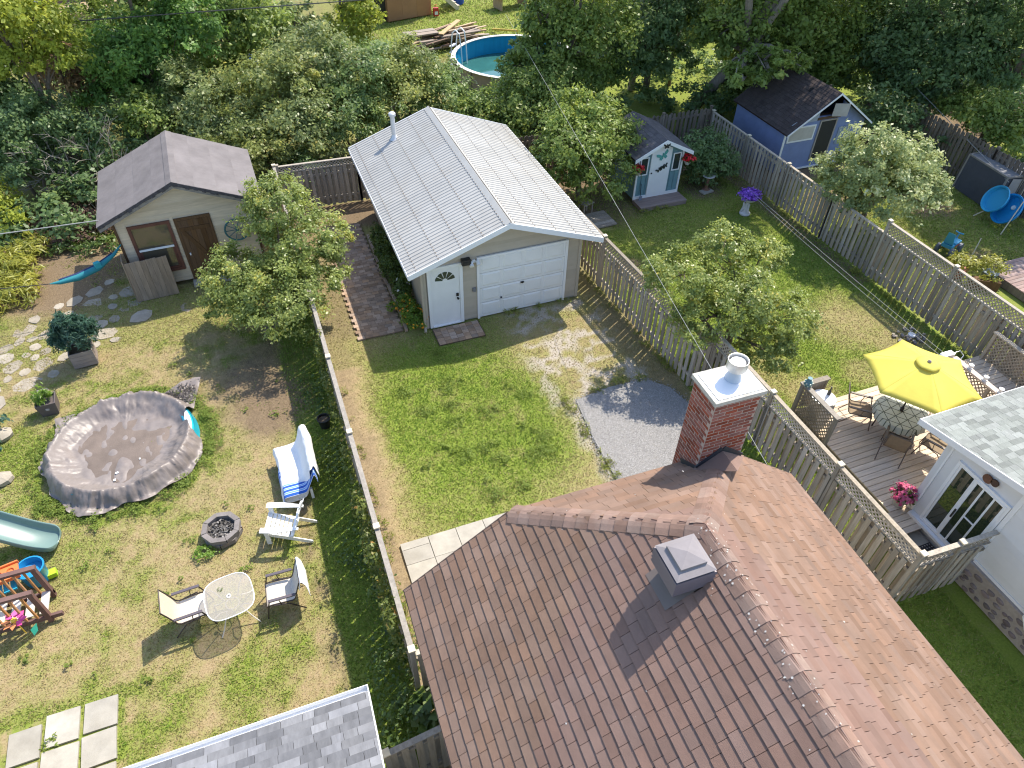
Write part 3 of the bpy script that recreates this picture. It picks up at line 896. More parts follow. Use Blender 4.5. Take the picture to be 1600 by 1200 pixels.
# droppings and lichen specks along the ridge and hip
dp_ = MB(); r_ = random.Random(5)
for k in range(150):
    if k < 90: x, y = W2 + r_.gauss(0, .14), YAP - .1 - abs(r_.gauss(0, 1.6)); sl2 = (ZRH - E_) / W2; z = ZRH - abs(x - W2) * sl2 + .052 - min(.02, abs(x - W2) * .06)
    elif k < 115: x, y = W2 + r_.gauss(0, .16), YAP + r_.uniform(-.1, .25); z = ZRH - abs(x - W2) * .76 + .05 - max(0, y - YAP) * .74
    else: x = r_.uniform(.6, 2 * W2 - .6); y = -.4 - 6 * r_.random(); z = ZRH - abs(x - W2) * .759 + .03
    s = r_.uniform(.005, .015); a = r_.random() * 6
    q = .759 if x < W2 else -.759
    P = [(x + s * math.cos(a + i * 1.57) * r_.uniform(.6, 1.4), y + s * math.sin(a + i * 1.57) * r_.uniform(.6, 1.4)) for i in range(4)]
    dp_.quad(*[(px_, py_, z + (px_ - x) * q) for px_, py_ in P])
tag(dp_.build('bird_droppings', flat('droppings', (.55, .52, .48), .9), hroof), kind='stuff')
# chimney
CX0, CX1, CY0, CY1, CZ = 4.66, 5.41, -.37, .19, 6.43
ch = MB().lohi((CX0 - .007, CY0 - .007, 0), (CX1 + .007, CY1 + .007, CZ)).build('chimney', mat('mortar', (0.43, 0.33, 0.275), .10, 30, rough=.95), hs)
M_brick = mat('brick', (0.27, 0.088, 0.062), .25, 9, rough=.9, bump=.3, bscale=60, objvar=.28, dirt=.3, dirtcol=(.16, .06, .045))
bl, bh = .19, .052
bme = MB().box((0, 0, 0), (bl, .03, bh)).mesh('brick', M_brick)
bhe = MB().box((0, 0, 0), (bl / 2 - .005, .03, bh)).mesh('brick', M_brick)
row = 0; z = CZ - .035
nb = 0
while z > 4.15:
    for face in (0, 1):
        if face == 0: Lf = CX1 - CX0; org = Vector((CX0, CY0 + .004, z)); dr = Vector((1, 0, 0)); rz = 0
        else: Lf = CY1 - CY0; org = Vector((CX0 + .004, CY1, z)); dr = Vector((0, -1, 0)); rz = -math.pi / 2
        if face == 0 and z < 4.85: continue
        s = 0.0 if (row % 2) else -.1
        while s < Lf - .02:
            a = max(s, .004); b = min(s + bl, Lf - .004)
            if b - a > .04:
                full = abs(b - a - bl) < .002
                me = bme if full else None
                c = org + dr * ((a + b) / 2)
                c += Vector((random.uniform(-.002, .002), random.uniform(-.002, .002), 0))
                if full: piece('brick', bme, ch, c, rz)
                else: piece('brick', bhe, ch, M=Matrix.Translation(c) @ Matrix.Rotation(rz, 4, 'Z') @ Matrix.Diagonal(((b - a) / (bl / 2 - .005), 1, 1, 1)))
                nb += 1
            s += bl + .017
    z -= bh + .0175; row += 1
M_cap = mat('cement_cap', (0.50, 0.48, 0.43), .15, 12, rough=.95, bump=.4, dirt=.5, dirtcol=(.2, .19, .16))
MB().lohi((CX0 - .05, CY0 - .05, CZ), (CX1 + .05, CY1 + .05, CZ + .07)).build('chimney_cap', M_cap, ch)
MB().lohi((CX0 + .02, CY0 + .0, CZ + .073), (CX1 + .02, CY1 + .0, CZ + .08)).build('metal_cover', M_whitemetal, ch)
M_alu = mat('flue_metal', (0.62, 0.60, 0.56), .1, 4, rough=.4, metal=.35)
fc = (CX0 + .46, CY0 + .33)
MB().lathe([(.13, 0), (.12, .04), (.085, .10), (.085, .2)], 18, (fc[0], fc[1], CZ + .08)).build('flue_collar', flat('blue_grey_metal', (.42, .47, .54), .4), ch, smooth=True)
MB().lathe([(.10, .18), (.145, .2), (.15, .21), (.15, .36), (.14, .36), (.135, .27)], 22, (fc[0], fc[1], CZ + .08), cap=False).build('flue_hood', M_alu, ch, smooth=True)
MB().lathe([(.001, .335), (.06, .33), (.11, .32), (.115, .305), (.02, .3)], 22, (fc[0], fc[1], CZ + .08)).build('flue_top', M_whitemetal, ch, smooth=True)
# cricket behind the chimney
zc = 5.32
ck = MB()
xm = (CX0 + CX1) / 2; sl_ = (ZRH - ZA) / -YAP
yr = -(zc - ZA) / sl_
zb = ZA + sl_ * -CY0
ck.add([(xm, CY0, zc), (xm, yr, zc), (CX0 - .12, CY0, zb + .004), (CX1 + .12, CY0, zb + .004)], [(0, 2, 1), (0, 1, 3), (0, 3, 2), (1, 2, 3)])
ck.build('cricket', M_shA, hroof)
fsg = MB()
fsg.beam((CX0 - .02, CY0 - .015, zb + .06), (xm, CY0 - .015, zc + .04), .02, .12).beam((CX1 + .02, CY0 - .015, zb + .06), (xm, CY0 - .015, zc + .04), .02, .12)
fsg.beam((CX0 - .01, CY0, zb + .02), (CX0 - .01, .0, ZA + .06), .02, .12).beam((CX1 + .01, CY0, zb + .02), (CX1 + .01, .0, ZA + .06), .02, .12)
fsg.build('flashing', flat('flashing', (.035, .037, .045), .6), hroof)
# square roof ventilator
M_vent = mat('vent_metal', (0.17, 0.145, 0.16), .08, 3, rough=.45, metal=.2)
M_venttop = mat('vent_top', (0.235, 0.215, 0.22), .1, 5, rough=.7, spec=.2)
vx, vy = 3.11, -2.30
vt = MB().lohi((vx - .17, vy - .17, 5.35), (vx + .17, vy + .17, 6.1)).build('roof_vent', M_vent, hs)
MB().lohi((vx - .235, vy - .235, 5.9), (vx + .235, vy + .235, 6.19)).build('vent_gap_shade', M_black, vt)  # black filler box: shade between the louvres put into its colour
for k, zz in enumerate((5.90, 5.975, 6.05, 6.125)):
    s = .262 + .003 * k
    b = MB(); b.add([(vx - s, vy - s, zz + .042), (vx + s, vy - s, zz + .042), (vx + s, vy + s, zz + .042), (vx - s, vy + s, zz + .042),
                     (vx - s - .012, vy - s - .012, zz), (vx + s + .012, vy - s - .012, zz), (vx + s + .012, vy + s + .012, zz), (vx - s - .012, vy + s + .012, zz)],
                    [(0, 1, 2, 3), (7, 6, 5, 4), (0, 4, 5, 1), (1, 5, 6, 2), (2, 6, 7, 3), (3, 7, 4, 0)])
    b.build('louvre', M_vent, vt)
b = MB(); s = .268; b.add([(vx - s, vy - s, 6.20), (vx + s, vy - s, 6.20), (vx + s, vy + s, 6.20), (vx - s, vy + s, 6.20), (vx - .17, vy - .17, 6.245), (vx + .17, vy - .17, 6.245), (vx + .17, vy + .17, 6.245), (vx - .17, vy + .17, 6.245)],
      [(3, 2, 1, 0), (4, 5, 6, 7), (0, 1, 5, 4), (1, 2, 6, 5), (2, 3, 7, 6), (3, 0, 4, 7)]); b.build('vent_lid', M_venttop, vt)
b = MB(); s = .175; b.add([(vx - s, vy - s, 6.246), (vx + s, vy - s, 6.246), (vx + s, vy + s, 6.246), (vx - s, vy + s, 6.246), (vx - s, vy - s, 6.285), (vx + s, vy - s, 6.285), (vx + s, vy + s, 6.285), (vx - s, vy + s, 6.285), (vx, vy, 6.335)],
      [(3, 2, 1, 0), (0, 1, 5, 4), (1, 2, 6, 5), (2, 3, 7, 6), (3, 0, 4, 7), (4, 5, 8), (5, 6, 8), (6, 7, 8), (7, 4, 8)]); b.build('vent_crown', M_venttop, vt)
nW = Vector((E_ - ZRH, 0, W2)).normalized()
fl_ = MB(); fl_.box((0, 0, 0.026), (.52, .50, .004))
q = Matrix(((0, W2 / math.hypot(W2, ZRH - E_), nW.x, vx - .08), (-1, 0, 0, vy), (0, (ZRH - E_) / math.hypot(W2, ZRH - E_), nW.z, E_ + (vx - .08) * (ZRH - E_) / W2), (0, 0, 0, 1)))
piece('vent_flashing', fl_.mesh('vent_flashing', flat('grey_flashing', (.15, .122, .112), .7)), vt, M=q)
# ------------------------------------------------------------------ fences
M_fence = mat('fence_wood', (0.355, 0.31, 0.25), 0.28, 3, stretch=(6, 6, .5), rough=.9, bump=.25, bscale=30, objvar=.32, dirt=.45, dirtcol=(.22, .21, .19))
M_fenceg = mat('grey_fence_wood', (0.34, 0.305, 0.26), 0.25, 3, stretch=(6, 6, .5), rough=.9, bump=.25, bscale=30, objvar=.2, dirt=.4, dirtcol=(.16, .15, .135))
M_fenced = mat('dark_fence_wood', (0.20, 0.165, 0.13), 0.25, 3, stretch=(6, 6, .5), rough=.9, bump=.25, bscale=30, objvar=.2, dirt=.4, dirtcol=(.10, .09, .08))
M_capw = mat('post_cap_wood', (0.62, 0.55, 0.42), .12, 6, rough=.8)
def lattice(mb, x0, x1, z0, z1, y=0.0, p=.085, w=.032, t=.008):
    h = z1 - z0
    for sgn, yy in ((1, y - t * .6), (-1, y + t * .6)):
        s = x0 - h
        while s < x1:
            a = (s, z0) if sgn > 0 else (s, z1); b = (s + h, z1) if sgn > 0 else (s + h, z0)
            A, B = Vector((a[0], 0, a[1])), Vector((b[0], 0, b[1]))
            d = B - A
            t0 = max(0, (x0 - A.x) / d.x); t1 = min(1, (x1 - A.x) / d.x)
            if t1 - t0 > .03:
                q0 = A + d * t0; q1 = A + d * t1
                mb.beam((q0.x, yy, q0.z), (q1.x, yy, q1.z), t, w, up=(0, 1, 0)) if False else mb.beam((q0.x, yy, q0.z), (q1.x, yy, q1.z), w, t, up=(0, 1, 0))
            s += p * 1.414
def fence(label, a, b, h, m, lat=0.0, posts=2.44, capm=None, board=.114, step=.205, both=True, first=True, last=True, post_h=.06, dog=False, low=0.05, group=None, rail_top=True, off=0.0):
    a = Vector((a[0], a[1], 0)); b = Vector((b[0], b[1], 0)); L = (b - a).length
    t = thing('fence', label, 'fence', a, math.atan2(b.y - a.y, b.x - a.x), group)
    n = max(1, round(L / posts))
    hp = h - lat
    pm = MB().box((0, 0, (h + post_h) / 2), (.09, .09, h + post_h)).mesh('post', m)
    cm = MB().box((0, 0, 0), (.125, .125, .035)).mesh('post_cap', capm or m)
    for k in range(n + 1):
        if (k == 0 and not first) or (k == n and not last): continue
        p = piece('post', pm, t, (k * L / n + off, 0, 0))
        piece('post_cap', cm, p, (0, 0, h + post_h + .018))
    bm1 = MB()
    if dog:
        q = board / 2
        bm1.prism([(-q, -.009, low), (q, -.009, low), (q, -.009, hp - .03), (q - .03, -.009, hp), (-q + .03, -.009, hp), (-q, -.009, hp - .03)], (0, .018, 0))
    else: bm1.box((0, 0, (hp + low) / 2), (board, .018, hp - low))
    bmesh_ = bm1.mesh('picket', m)
    x = board / 2 + .04; k = 0
    while x < L - board / 2:
        piece('picket', bmesh_, t, M=Matrix.Translation((x, -.036 if True else 0, random.gauss(0, .014))) @ Matrix.Rotation(random.gauss(0, .011), 4, 'Y'))
        if both and x + step / 2 < L - board / 2:
            piece('picket', bmesh_, t, M=Matrix.Translation((x + step / 2, .036, random.gauss(0, .014))) @ Matrix.Rotation(random.gauss(0, .011), 4, 'Y'))
        x += step
    for z in (.35, hp - .22): MB().box((L / 2, 0, z), (L, .05, .09)).build('rail', m, t)
    if rail_top: MB().box((L / 2, 0, h + .012), (L, .10, .035)).build('top_rail', capm if capm and False else m, t)
    if lat:
        rr = MB().box((L / 2, 0, hp + .03), (L, .06, .04)).build('rail', m, t)
        lm = MB(); lattice(lm, .05, L - .05, hp + .05, h - .005)
        tag(lm.build('lattice', m, t), kind='stuff')
    return t
f_c = fence('low grey board fence with vines between the parched yard and the garage lawn', (-3.1, -10.42), (-3.1, 8.2), 1.8, M_fenceg, 0, 2.56, M_capw, step=.19, board=.102)
fence('short gate panel between the vine covered fence and the brown roofed house', (-3.05, -10.46), (-2.62, -10.47), 1.75, M_fence, 0, 1, M_capw, first=False)
fence('lattice topped board fence running beside the garage with slatted sunlight at its foot', (6.13, -4.78), (5.37, 7.75), 1.83, M_fence, .36, 2.45, M_capw)
fence('short lattice topped jog of fence behind the brick chimney', (6.12, -4.84), (6.55, -4.87), 1.83, M_fence, .36, 1, M_capw, first=False)
fence('lattice topped board fence between the brown roof and the umbrella deck', (6.6, -12.0), (6.56, -4.9), 1.83, M_fence, .38, 2.4, M_capw)
fence('lattice topped return fence ending at the white sided house wall', (6.66, -12.02), (8.42, -12.1), 1.83, M_fence, .36, .9, M_capw, first=False, last=False)
fence('long shadowbox fence with lattice top beside the clothesline', (14.62, -10.2), (14.6, -2.2), 2.02, M_fence, .42, 2.45, M_capw)
fence('shadowbox fence without lattice in front of the blue playhouse', (14.6, -2.25), (14.55, 7.7), 1.62, M_fence, 0, 2.5, M_capw, last=True, first=False)
fence('weathered rear fence with slatted top left of the metal roofed garage', (-3.0, 8.25), (5.3, 7.95), 1.75, M_fenceg, .25, 2.7)
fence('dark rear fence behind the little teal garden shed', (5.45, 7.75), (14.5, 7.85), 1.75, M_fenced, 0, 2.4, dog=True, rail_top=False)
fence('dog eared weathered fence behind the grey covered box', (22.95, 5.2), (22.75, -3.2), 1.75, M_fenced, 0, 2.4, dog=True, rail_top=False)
fence('fence panel at the bottom between grey roof and brown roof', (-3.9, -11.85), (-2.75, -11.75), 1.7, M_fenceg, 0, 1.2, M_capw)

# ------------------------------------------------------------------ wooden shed, left yard
def gable_roof(parent, W, L, of, ob, ze, zr, th, m, edge_m, x0=0.0):
    r = MB()
    r.prism([(-W, -of, ze - th), (0, -of, zr - th), (W, -of, ze - th), (W, -of, ze), (0, -of, zr), (-W, -of, ze)], (0, L + of + ob, 0))
    return r.build('roof', m, parent)
def rake(parent, W, of, ze, zr, m, w=.12, t=.025, name='bargeboard'):
    b = MB()
    for s in (-1, 1):
        b.prism([(s * (W + .01), -of - t, ze - w), (0, -of - t, zr - w), (0, -of - t, zr + .004), (s * (W + .01), -of - t, ze + .004)], (0, t - .002, 0))
    return b.build(name, m, parent)
ls = thing('wooden_shed', 'cream board shed with grey roll roof and brown plank door', 'shed', (-6.045, 4.8, 0), .023)
M_lsw = mat('cream_boards', (0.60, 0.50, 0.37), .14, 3, stretch=(.6, 6, 6), rough=.85, bump=.2, objvar=.08, dirt=.45, dirtcol=(.30, .26, .21))
M_lsr = mat('roll_roofing', (0.165, 0.150, 0.150), .2, 1.6, rough=.9, bump=.3, bscale=90, objvar=.05, dirt=.3, dirtcol=(.30, .28, .28))
M_brown = mat('brown_wood', (0.11, 0.062, 0.032), .3, 4, stretch=(5, 5, .6), rough=.75, objvar=.2)
M_redb = mat('red_brown_frame', (0.13, 0.055, 0.04), .15, 4, rough=.6)
LW, LL, lze, lzr = 2.281, 3.255, 2.584, 3.575
wx = LW - .33; lzw = lze + .33 * (lzr - lze) / LW
MB().prism([(-wx + .02, .02, .12), (wx - .02, .02, .12), (wx - .02, .02, lzw - .1), (0, .02, lzr - .12), (-wx + .02, .02, lzw - .1)], (0, LL - .35, 0)).build('wall', M_lsw, ls)
siding(ls, M_lsw, -wx, wx, .14, lzr - .1, lambda x, z, o: (x, .02 - o, z), holes=((-1.63, -.42, .55, 2.3), (-.33, .72, .1, 2.3)),
       top=lambda z: (-wx, wx) if z < lzw - .1 else (-wx * (1 - (z - lzw + .1) / (lzr - lzw)), wx * (1 - (z - lzw + .1) / (lzr - lzw))), e=.14)
siding(ls, M_lsw, 0, LL - .35, .14, lzw - .12, lambda x, z, o: (-wx + .02 - o, LL - .33 - x, z), e=.28)
MB().lohi((-wx - .02, -.03, .1), (-wx + .05, .0, lzw - .1)).lohi((wx - .05, -.03, .1), (wx + .02, .0, lzw - .1)).build('corner_board', M_brown, ls)
lr = gable_roof(ls, LW, LL, .3, 0, lze, lzr, .09, M_under, None)
for s in (-1, 1):
    for k in range(4):
        a, b = k / 4, (k + 1) / 4 + (.012 if k < 3 else 0)
        P = [(s * LW * (1 - a) + s * (.03 if k == 0 else 0), -.33, lze + (lzr - lze) * a + .012 - (.012 if k == 0 else 0)), (s * LW * (1 - a) + s * (.03 if k == 0 else 0), LL + .03, lze + (lzr - lze) * a + .012 - (.012 if k == 0 else 0)),
             (s * LW * (1 - min(b, 1)), LL + .03, lze + (lzr - lze) * min(b, 1) + .006), (s * LW * (1 - min(b, 1)), -.33, lze + (lzr - lze) * min(b, 1) + .006)]
        mb = MB(); n = 14
        V = []; 
        for j in range(n + 1):
            t = j / n
            for w in (0, 1):
                p = Vector(P[0]).lerp(Vector(P[1]), t) if w == 0 else Vector(P[3]).lerp(Vector(P[2]), t)
                p.z += random.uniform(-.004, .004)
                V.append(p)
        mb.add(V, [(2 * j, 2 * j + 1, 2 * j + 3, 2 * j + 2) for j in range(n)])
        mb.add([v + Vector((0, 0, -.012)) for v in V], [(2 * j + 2, 2 * j + 3, 2 * j + 1, 2 * j) for j in range(n)])
        mb.build('roofing_strip', M_lsr, lr)
mb = MB(); mb.add([(-.16, -.34, lzr - .045), (0, -.34, lzr + .024), (.16, -.34, lzr - .045), (.16, LL + .03, lzr - .045), (0, LL + .03, lzr + .024), (-.16, LL + .03, lzr - .045)], [(0, 1, 4, 5), (1, 2, 3, 4)])
mb.build('ridge_cap', M_lsr, lr)
# torn, dark tarred front edge
te = MB()
for s in (-1, 1):
    for k in range(22):
        a = k / 22; b = (k + 1) / 22
        d = random.uniform(.06, .13)
        te.prism([(s * LW * (1 - a), -.338, lze + (lzr - lze) * a - d), (s * LW * (1 - b), -.338, lze + (lzr - lze) * b - d), (s * LW * (1 - b), -.338, lze + (lzr - lze) * b + .012), (s * LW * (1 - a), -.338, lze + (lzr - lze) * a + .012)], (0, .03, 0))
te.build('torn_edge', mat('tar_edge', (.07, .065, .07), .5, 16, rough=.9), lr)
rake(ls, LW - .02, .28, lze - .09, lzr - .09, mat('grey_rake', (.24, .22, .2), .3, 8), .10, name='bargeboard')
wf = MB()
for a, b in (((-1.62, -.045, .56), (-1.53, .0, 2.28)), ((-.53, -.045, .56), (-.44, .0, 2.28)), ((-1.53, -.045, 2.19), (-.53, 0, 2.28)), ((-1.53, -.045, .56), (-.53, 0, .66))): wf.lohi(a, b)
win = wf.build('window', M_redb, ls)
MB().lohi((-1.53, -.012, .66), (-.53, -.006, 2.19)).build('pane', flat('window_glass', (.10, .085, .06), .04, spec=1.0), win)
sx = MB(); sx.lohi((-1.525, -.035, 1.40), (-.535, -.014, 1.46))
sx.build('sash', M_white, win)
sx = MB()
sx.lohi((-1.525, -.03, .665), (-1.46, -.014, 1.40)).lohi((-.60, -.03, .665), (-.535, -.014, 1.40)).lohi((-1.46, -.03, .665), (-.60, -.014, .73))
sx.build('lower_sash', M_redb, win)
dr = MB().lohi((-.32, -.035, .12), (-.24, 0, 2.29)).lohi((.63, -.035, .12), (.71, 0, 2.29)).lohi((-.24, -.035, 2.2), (.63, 0, 2.29)).build('door_frame', M_brown, ls)
door = MB().lohi((-.24, -.01, .14), (.63, .01, 2.2)).build('door', M_brown, ls)
for k in range(6):
    MB().lohi((-.237 + k * .1445, -.026, .15), (-.237 + k * .1445 + .139, -.0105, 2.19)).build('plank', M_brown, door)
bz = MB(); bz.box((.195, -.035, 1.9), (.84, .016, .12)).box((.195, -.035, .4), (.84, .016, .12)); bz.beam((-.16, -.035, 1.82), (.56, -.035, .48), .016, .12, up=(0, 1, 0)) if False else bz.beam((-.16, -.035, 1.82), (.56, -.035, .48), .12, .016, up=(0, 1, 0))
bz.build('brace', M_brown, door)
MB().box((-.17, -.05, 1.05), (.04, .05, .06)).build('latch', M_whitemetal, door)
MB().lohi((-.36, -.32, 0), (.76, -.0, .10)).build('step', M_conc, ls)
# wagon wheel on the wall
wh = thing('wagon_wheel', 'blue green spoked wheel hung on the cream shed wall beside the door', 'wheel', (-4.68, 4.8, 1.62), .023)
M_teal = flat('teal_paint', (.04, .13, .14), .5)
def ring(R, r, n=28, m=8, y=0.0):
    mb = MB(); pts = [(R * math.cos(2 * math.pi * k / n), y, R * math.sin(2 * math.pi * k / n)) for k in range(n + 1)]
    return mb.tube(pts, r, m, cap=False)
ring(.36, .028, y=-.06).build('rim', M_teal, wh)
for k in range(10):
    a = 2 * math.pi * k / 10
    MB().tube([(.03 * math.cos(a), -.06, .03 * math.sin(a)), (.35 * math.cos(a), -.06, .35 * math.sin(a))], .011, 6).build('spoke', M_teal, wh)
MB().tube([(0, -.1, 0), (0, -.02, 0)], .05, 10).build('hub', M_teal, wh)
# leaning board panel
lp = thing('board_panel', 'weathered panel of vertical boards leaning upright in front of the shed window', 'panel', (-7.52, 4.28, 0), .06)
M_panel = mat('panel_wood', (0.30, 0.235, 0.175), .28, 3, stretch=(6, 6, .5), rough=.85, objvar=.15, dirt=.4, dirtcol=(.18, .15, .12))
for k in range(8):
    x = -.53 + k * .15
    MB().prism([(x, 0, 0), (x + .145, 0, 0), (x + .145, .10, 1.32 + .01 * (k % 3)), (x, .10, 1.32 + .01 * (k % 3))], (0, .025, 0)).build('plank', M_panel, lp)
MB().prism([(-.57, .02, 0), (-.54, .02, 0), (-.54, .12, 1.42), (-.57, .12, 1.42)], (0, .45, 0)).build('side_board', M_panel, lp)

# ------------------------------------------------------------------ teal garden shed
gs = thing('garden_shed', 'small teal and white garden shed with dark gabled roof and butterfly ornament on door', 'garden shed', (10.33, 4.65, 0), 0)
M_tealw = mat('teal_siding', (0.16, 0.28, 0.31), .08, 3, rough=.7, objvar=.05)
M_gsr = mat('shed_roof', (0.10, 0.095, 0.10), .2, 2, rough=.95, objvar=.12, dirt=.35, dirtcol=(.24, .23, .24))
GWs, gL, gze, gzr = 1.2, 2.35, 1.86, 2.45
MB().prism([(-.93, .02, .14), (.93, .02, .14), (.93, .02, gze + .1), (0, .02, gzr - .09), (-.93, .02, gze + .1)], (0, gL - .15, 0)).build('wall', M_tealw, gs)
for k in range(10):
    x = -.9 + k * .2
    if -.42 < x + .01 < .42: continue
    MB().lohi((x - .004, -.004, .3), (x + .004, .019, gze + .0)).build('siding_batten', M_tealw, gs)
gr = gable_roof(gs, GWs, gL, .22, .1, gze, gzr, .05, M_under, None)
gM = Matrix.Translation((10.33, 4.65, 0))
for s in (-1, 1):
    Mf = frame_of((s * GWs, -.22 if s > 0 else gL + .1, gze), (0, s, 0), (-s * GWs, 0, gzr - gze))
    sl = math.hypot(GWs, gzr - gze); reg = [(0, 0), (gL + .32, 0), (gL + .32, sl), (0, sl)]
    lay_shingles([(Mf, shingle_list(Mf, reg, .145, .33, jit=.2))], gr, M_gsr, M_gsr, gM, 'shingle', 90, .145, .008)
rake(gs, GWs, .22, gze, gzr, M_white, .13)
wt = MB()
for s in (-1, 1): wt.lohi((s * .93 - .035, -.02, .12), (s * .93 + .035, .018, gze + .07))
wt.lohi((-.895, -.02, .12), (.895, .018, .26))
wt.build('trim', M_white, gs)
gd = MB().prism([(-.42, -.03, .27), (.42, -.03, .27), (.42, -.03, 2.02), (.1, -.03, 2.2), (-.1, -.03, 2.2), (-.42, -.03, 2.02)], (0, .045, 0)).build('door', M_white, gs)
MB().lathe([(.025, 0), (.03, .03), (.0, .05)], 8, (0, 0, 0)).build('door_knob', M_black, gd).matrix_local = Matrix.Translation((-.34, -.03, 1.15)) @ Matrix.Rotation(math.pi / 2, 4, 'X')
for s in (-1, 1):
    w = MB()
    x0, x1 = (s * .68 - .17, s * .68 + .17)
    for a, b in (((x0, -.03, 1.1), (x0 + .04, .018, 1.8)), ((x1 - .04, -.03, 1.1), (x1, .018, 1.8)), ((x0 + .04, -.03, 1.76), (x1 - .04, .018, 1.8)), ((x0 + .04, -.03, 1.1), (x1 - .04, .018, 1.14))): w.lohi(a, b)
    o = w.build('window', M_white, gs)
    MB().lohi((x0 + .04, -.008, 1.14), (x1 - .04, -.002, 1.76)).build('pane', M_glass, o)
def butterfly(label, cx, cz, s, m, rot=0.0, y=4.61):
    t = thing('butterfly_ornament', label, 'ornament', (10.33 + cx, y, cz), 0)
    for sg in (-1, 1):
        for nm, poly in (('wing', [(.01, .0), (.10, .09), (.17, .12), (.18, .05), (.12, .0), (.02, -.02)]), ('lower_wing', [(.01, -.02), (.10, -.02), (.12, -.08), (.06, -.12), (.02, -.06)])):
            P = []
            for a, b in poly:
                a, b = a * s * sg, b * s
                P.append((a * math.cos(rot) - b * math.sin(rot), 0, a * math.sin(rot) + b * math.cos(rot)))
            MB().prism(P, (0, -.012, 0)).build(nm, m, t)
    MB().tube([(0, -.008, -.09 * s), (0, -.008, .08 * s)], .012 * s + .004, 6).build('body', m, t)
    return t
M_bt = flat('turquoise_enamel', (.10, .36, .33), .4)
butterfly('large turquoise butterfly at the top of the white shed door', .03, 1.78, 1.35, M_bt, .35)
b3 = [butterfly(('lowest of three small dark butterflies at mid height of the white shed door', 'middle one of three small dark butterflies on the white shed door', 'highest of three small dark butterflies on the white shed door')[(a > -.05) + (a > .1)], .06 + a, 1.26 + b, .75, flat('dark_metal', (.05, .06, .06), .4), .5, y=4.61) for a, b in ((-.1, -.02), (.02, .05), (.13, .09))]
for q in b3: q['group'] = 'butterflies on the shed door'
butterfly('dark star shaped ornament under the gable peak of the teal shed', 0.0, 2.24, .8, M_dark, 0, y=4.41)
# step deck in front
sd = thing('step_platform', 'low weathered wooden platform in front of the teal garden shed door', 'platform', (10.36, 4.32, 0), 0)
M_deckd = mat('platform_wood', (0.24, 0.185, 0.165), .2, 3, stretch=(.5, 6, 6), rough=.85, objvar=.15)
for k in range(5): MB().box((0, -.28 + k * .142, .135), (1.98, .136, .035)).build('board', M_deckd, sd)
MB().lohi((-.97, -.345, -.02), (.97, -.31, .115)).lohi((-.97, .31, 0), (.97, .345, .115)).lohi((-.97, -.31, 0), (-.935, .31, .115)).lohi((.935, -.31, 0), (.97, .31, .115)).build('frame', M_deckd, sd)

# ------------------------------------------------------------------ blue playhouse
ph = thing('playhouse', 'blue playhouse with dark gable roof, white boards and an open upper hatch', 'playhouse', (17.95, 4.9, 0), 0)
M_blue = mat('blue_siding', (0.20, 0.255, 0.44), .1, 3, rough=.75)
M_phr = mat('brown_black_roof', (0.075, 0.06, 0.058), .25, 2.5, rough=.95, objvar=.15)
PW, PL, pze, pzr = 2.05, 3.3, 1.72, 3.12
pw_ = PW - .12
pz_ = pze + .12 * (pzr - pze) / PW
MB().prism([(-pw_, .0, 0), (pw_, .0, 0), (pw_, .0, pz_ - .05), (.55, 0, pzr - .45), (.55, 0, 2.15), (-.5, 0, 2.15), (-.5, 0, pzr - .42), (-pw_, .0, pz_ - .05)], (0, .08, 0)).lohi((-pw_, .08, 0), (-pw_ + .06, PL - .1, pz_ - .06)).lohi((pw_ - .06, .08, 0), (pw_, PL - .1, pz_ - .06)).lohi((-pw_, PL - .1, 0), (pw_, PL - .04, pz_ - .06)).build('wall', M_blue, ph)
pr = MB()
for s in (-1, 1):
    pr.prism([(s * PW, -.28, pze - .05), (0, -.28, pzr - .05), (0, -.28, pzr), (s * PW, -.28, pze)], (0, PL + .4, 0))
prf = pr.build('roof', M_under, ph)
pM = Matrix.Translation((17.95, 4.9, 0))
for s in (-1, 1):
    Mf = frame_of((s * PW, -.28 if s > 0 else PL + .12, pze), (0, s, 0), (-s * PW, 0, pzr - pze))
    sl = math.hypot(PW, pzr - pze); reg = [(0, 0), (PL + .4, 0), (PL + .4, sl), (0, sl)]
    lay_shingles([(Mf, shingle_list(Mf, reg, .16, .34, jit=.2))], prf, M_phr, M_phr, pM, 'shingle', 110 if s < 0 else 20, .16, .009)
rake(ph, PW, .28, pze, pzr, M_white, .07)
MB().lohi((-.56, -.02, 2.02), (.6, .3, 2.13)).build('upper_floor', M_brown, ph)
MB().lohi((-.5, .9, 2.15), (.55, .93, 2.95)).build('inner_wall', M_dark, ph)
hat = MB().box((.26, -.24, 2.43), (.60, .035, .50), rz=-.35).build('open_hatch', mat('hatch_board', (.42, .40, .37), .12, 4), ph)
bf = MB()
for a, b in (((-1.78, -.035, 1.26), (-.52, -.0025, 1.32)), ((-1.78, -.035, 1.82), (-.52, -.0025, 1.88)), ((-1.78, -.035, 1.32), (-1.72, -.0025, 1.82)), ((-.58, -.035, 1.32), (-.52, -.0025, 1.82))): bf.lohi(a, b)
pwn = bf.build('window', M_white, ph)
MB().lohi((-1.72, -.028, 1.32), (-.58, -.004, 1.82)).build('shutter_board', mat('cream_board', (.50, .48, .43), .1, 4), pwn)
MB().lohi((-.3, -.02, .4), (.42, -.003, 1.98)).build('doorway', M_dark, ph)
MB().lohi((-.36, -.04, .3), (-.3, -.003, 2.0)).lohi((.42, -.04, .3), (.48, -.003, 2.0)).lohi((-.3, -.04, 1.95), (.42, -.003, 2.0)).build('door_frame', mat('weathered_trim', (.36, .32, .28), .15, 4), ph)
MB().lohi((.7, -.03, .9), (1.3, -.003, 1.6)).build('side_shutter', mat('grey_blue_board', (.28, .33, .40), .1, 4), ph)
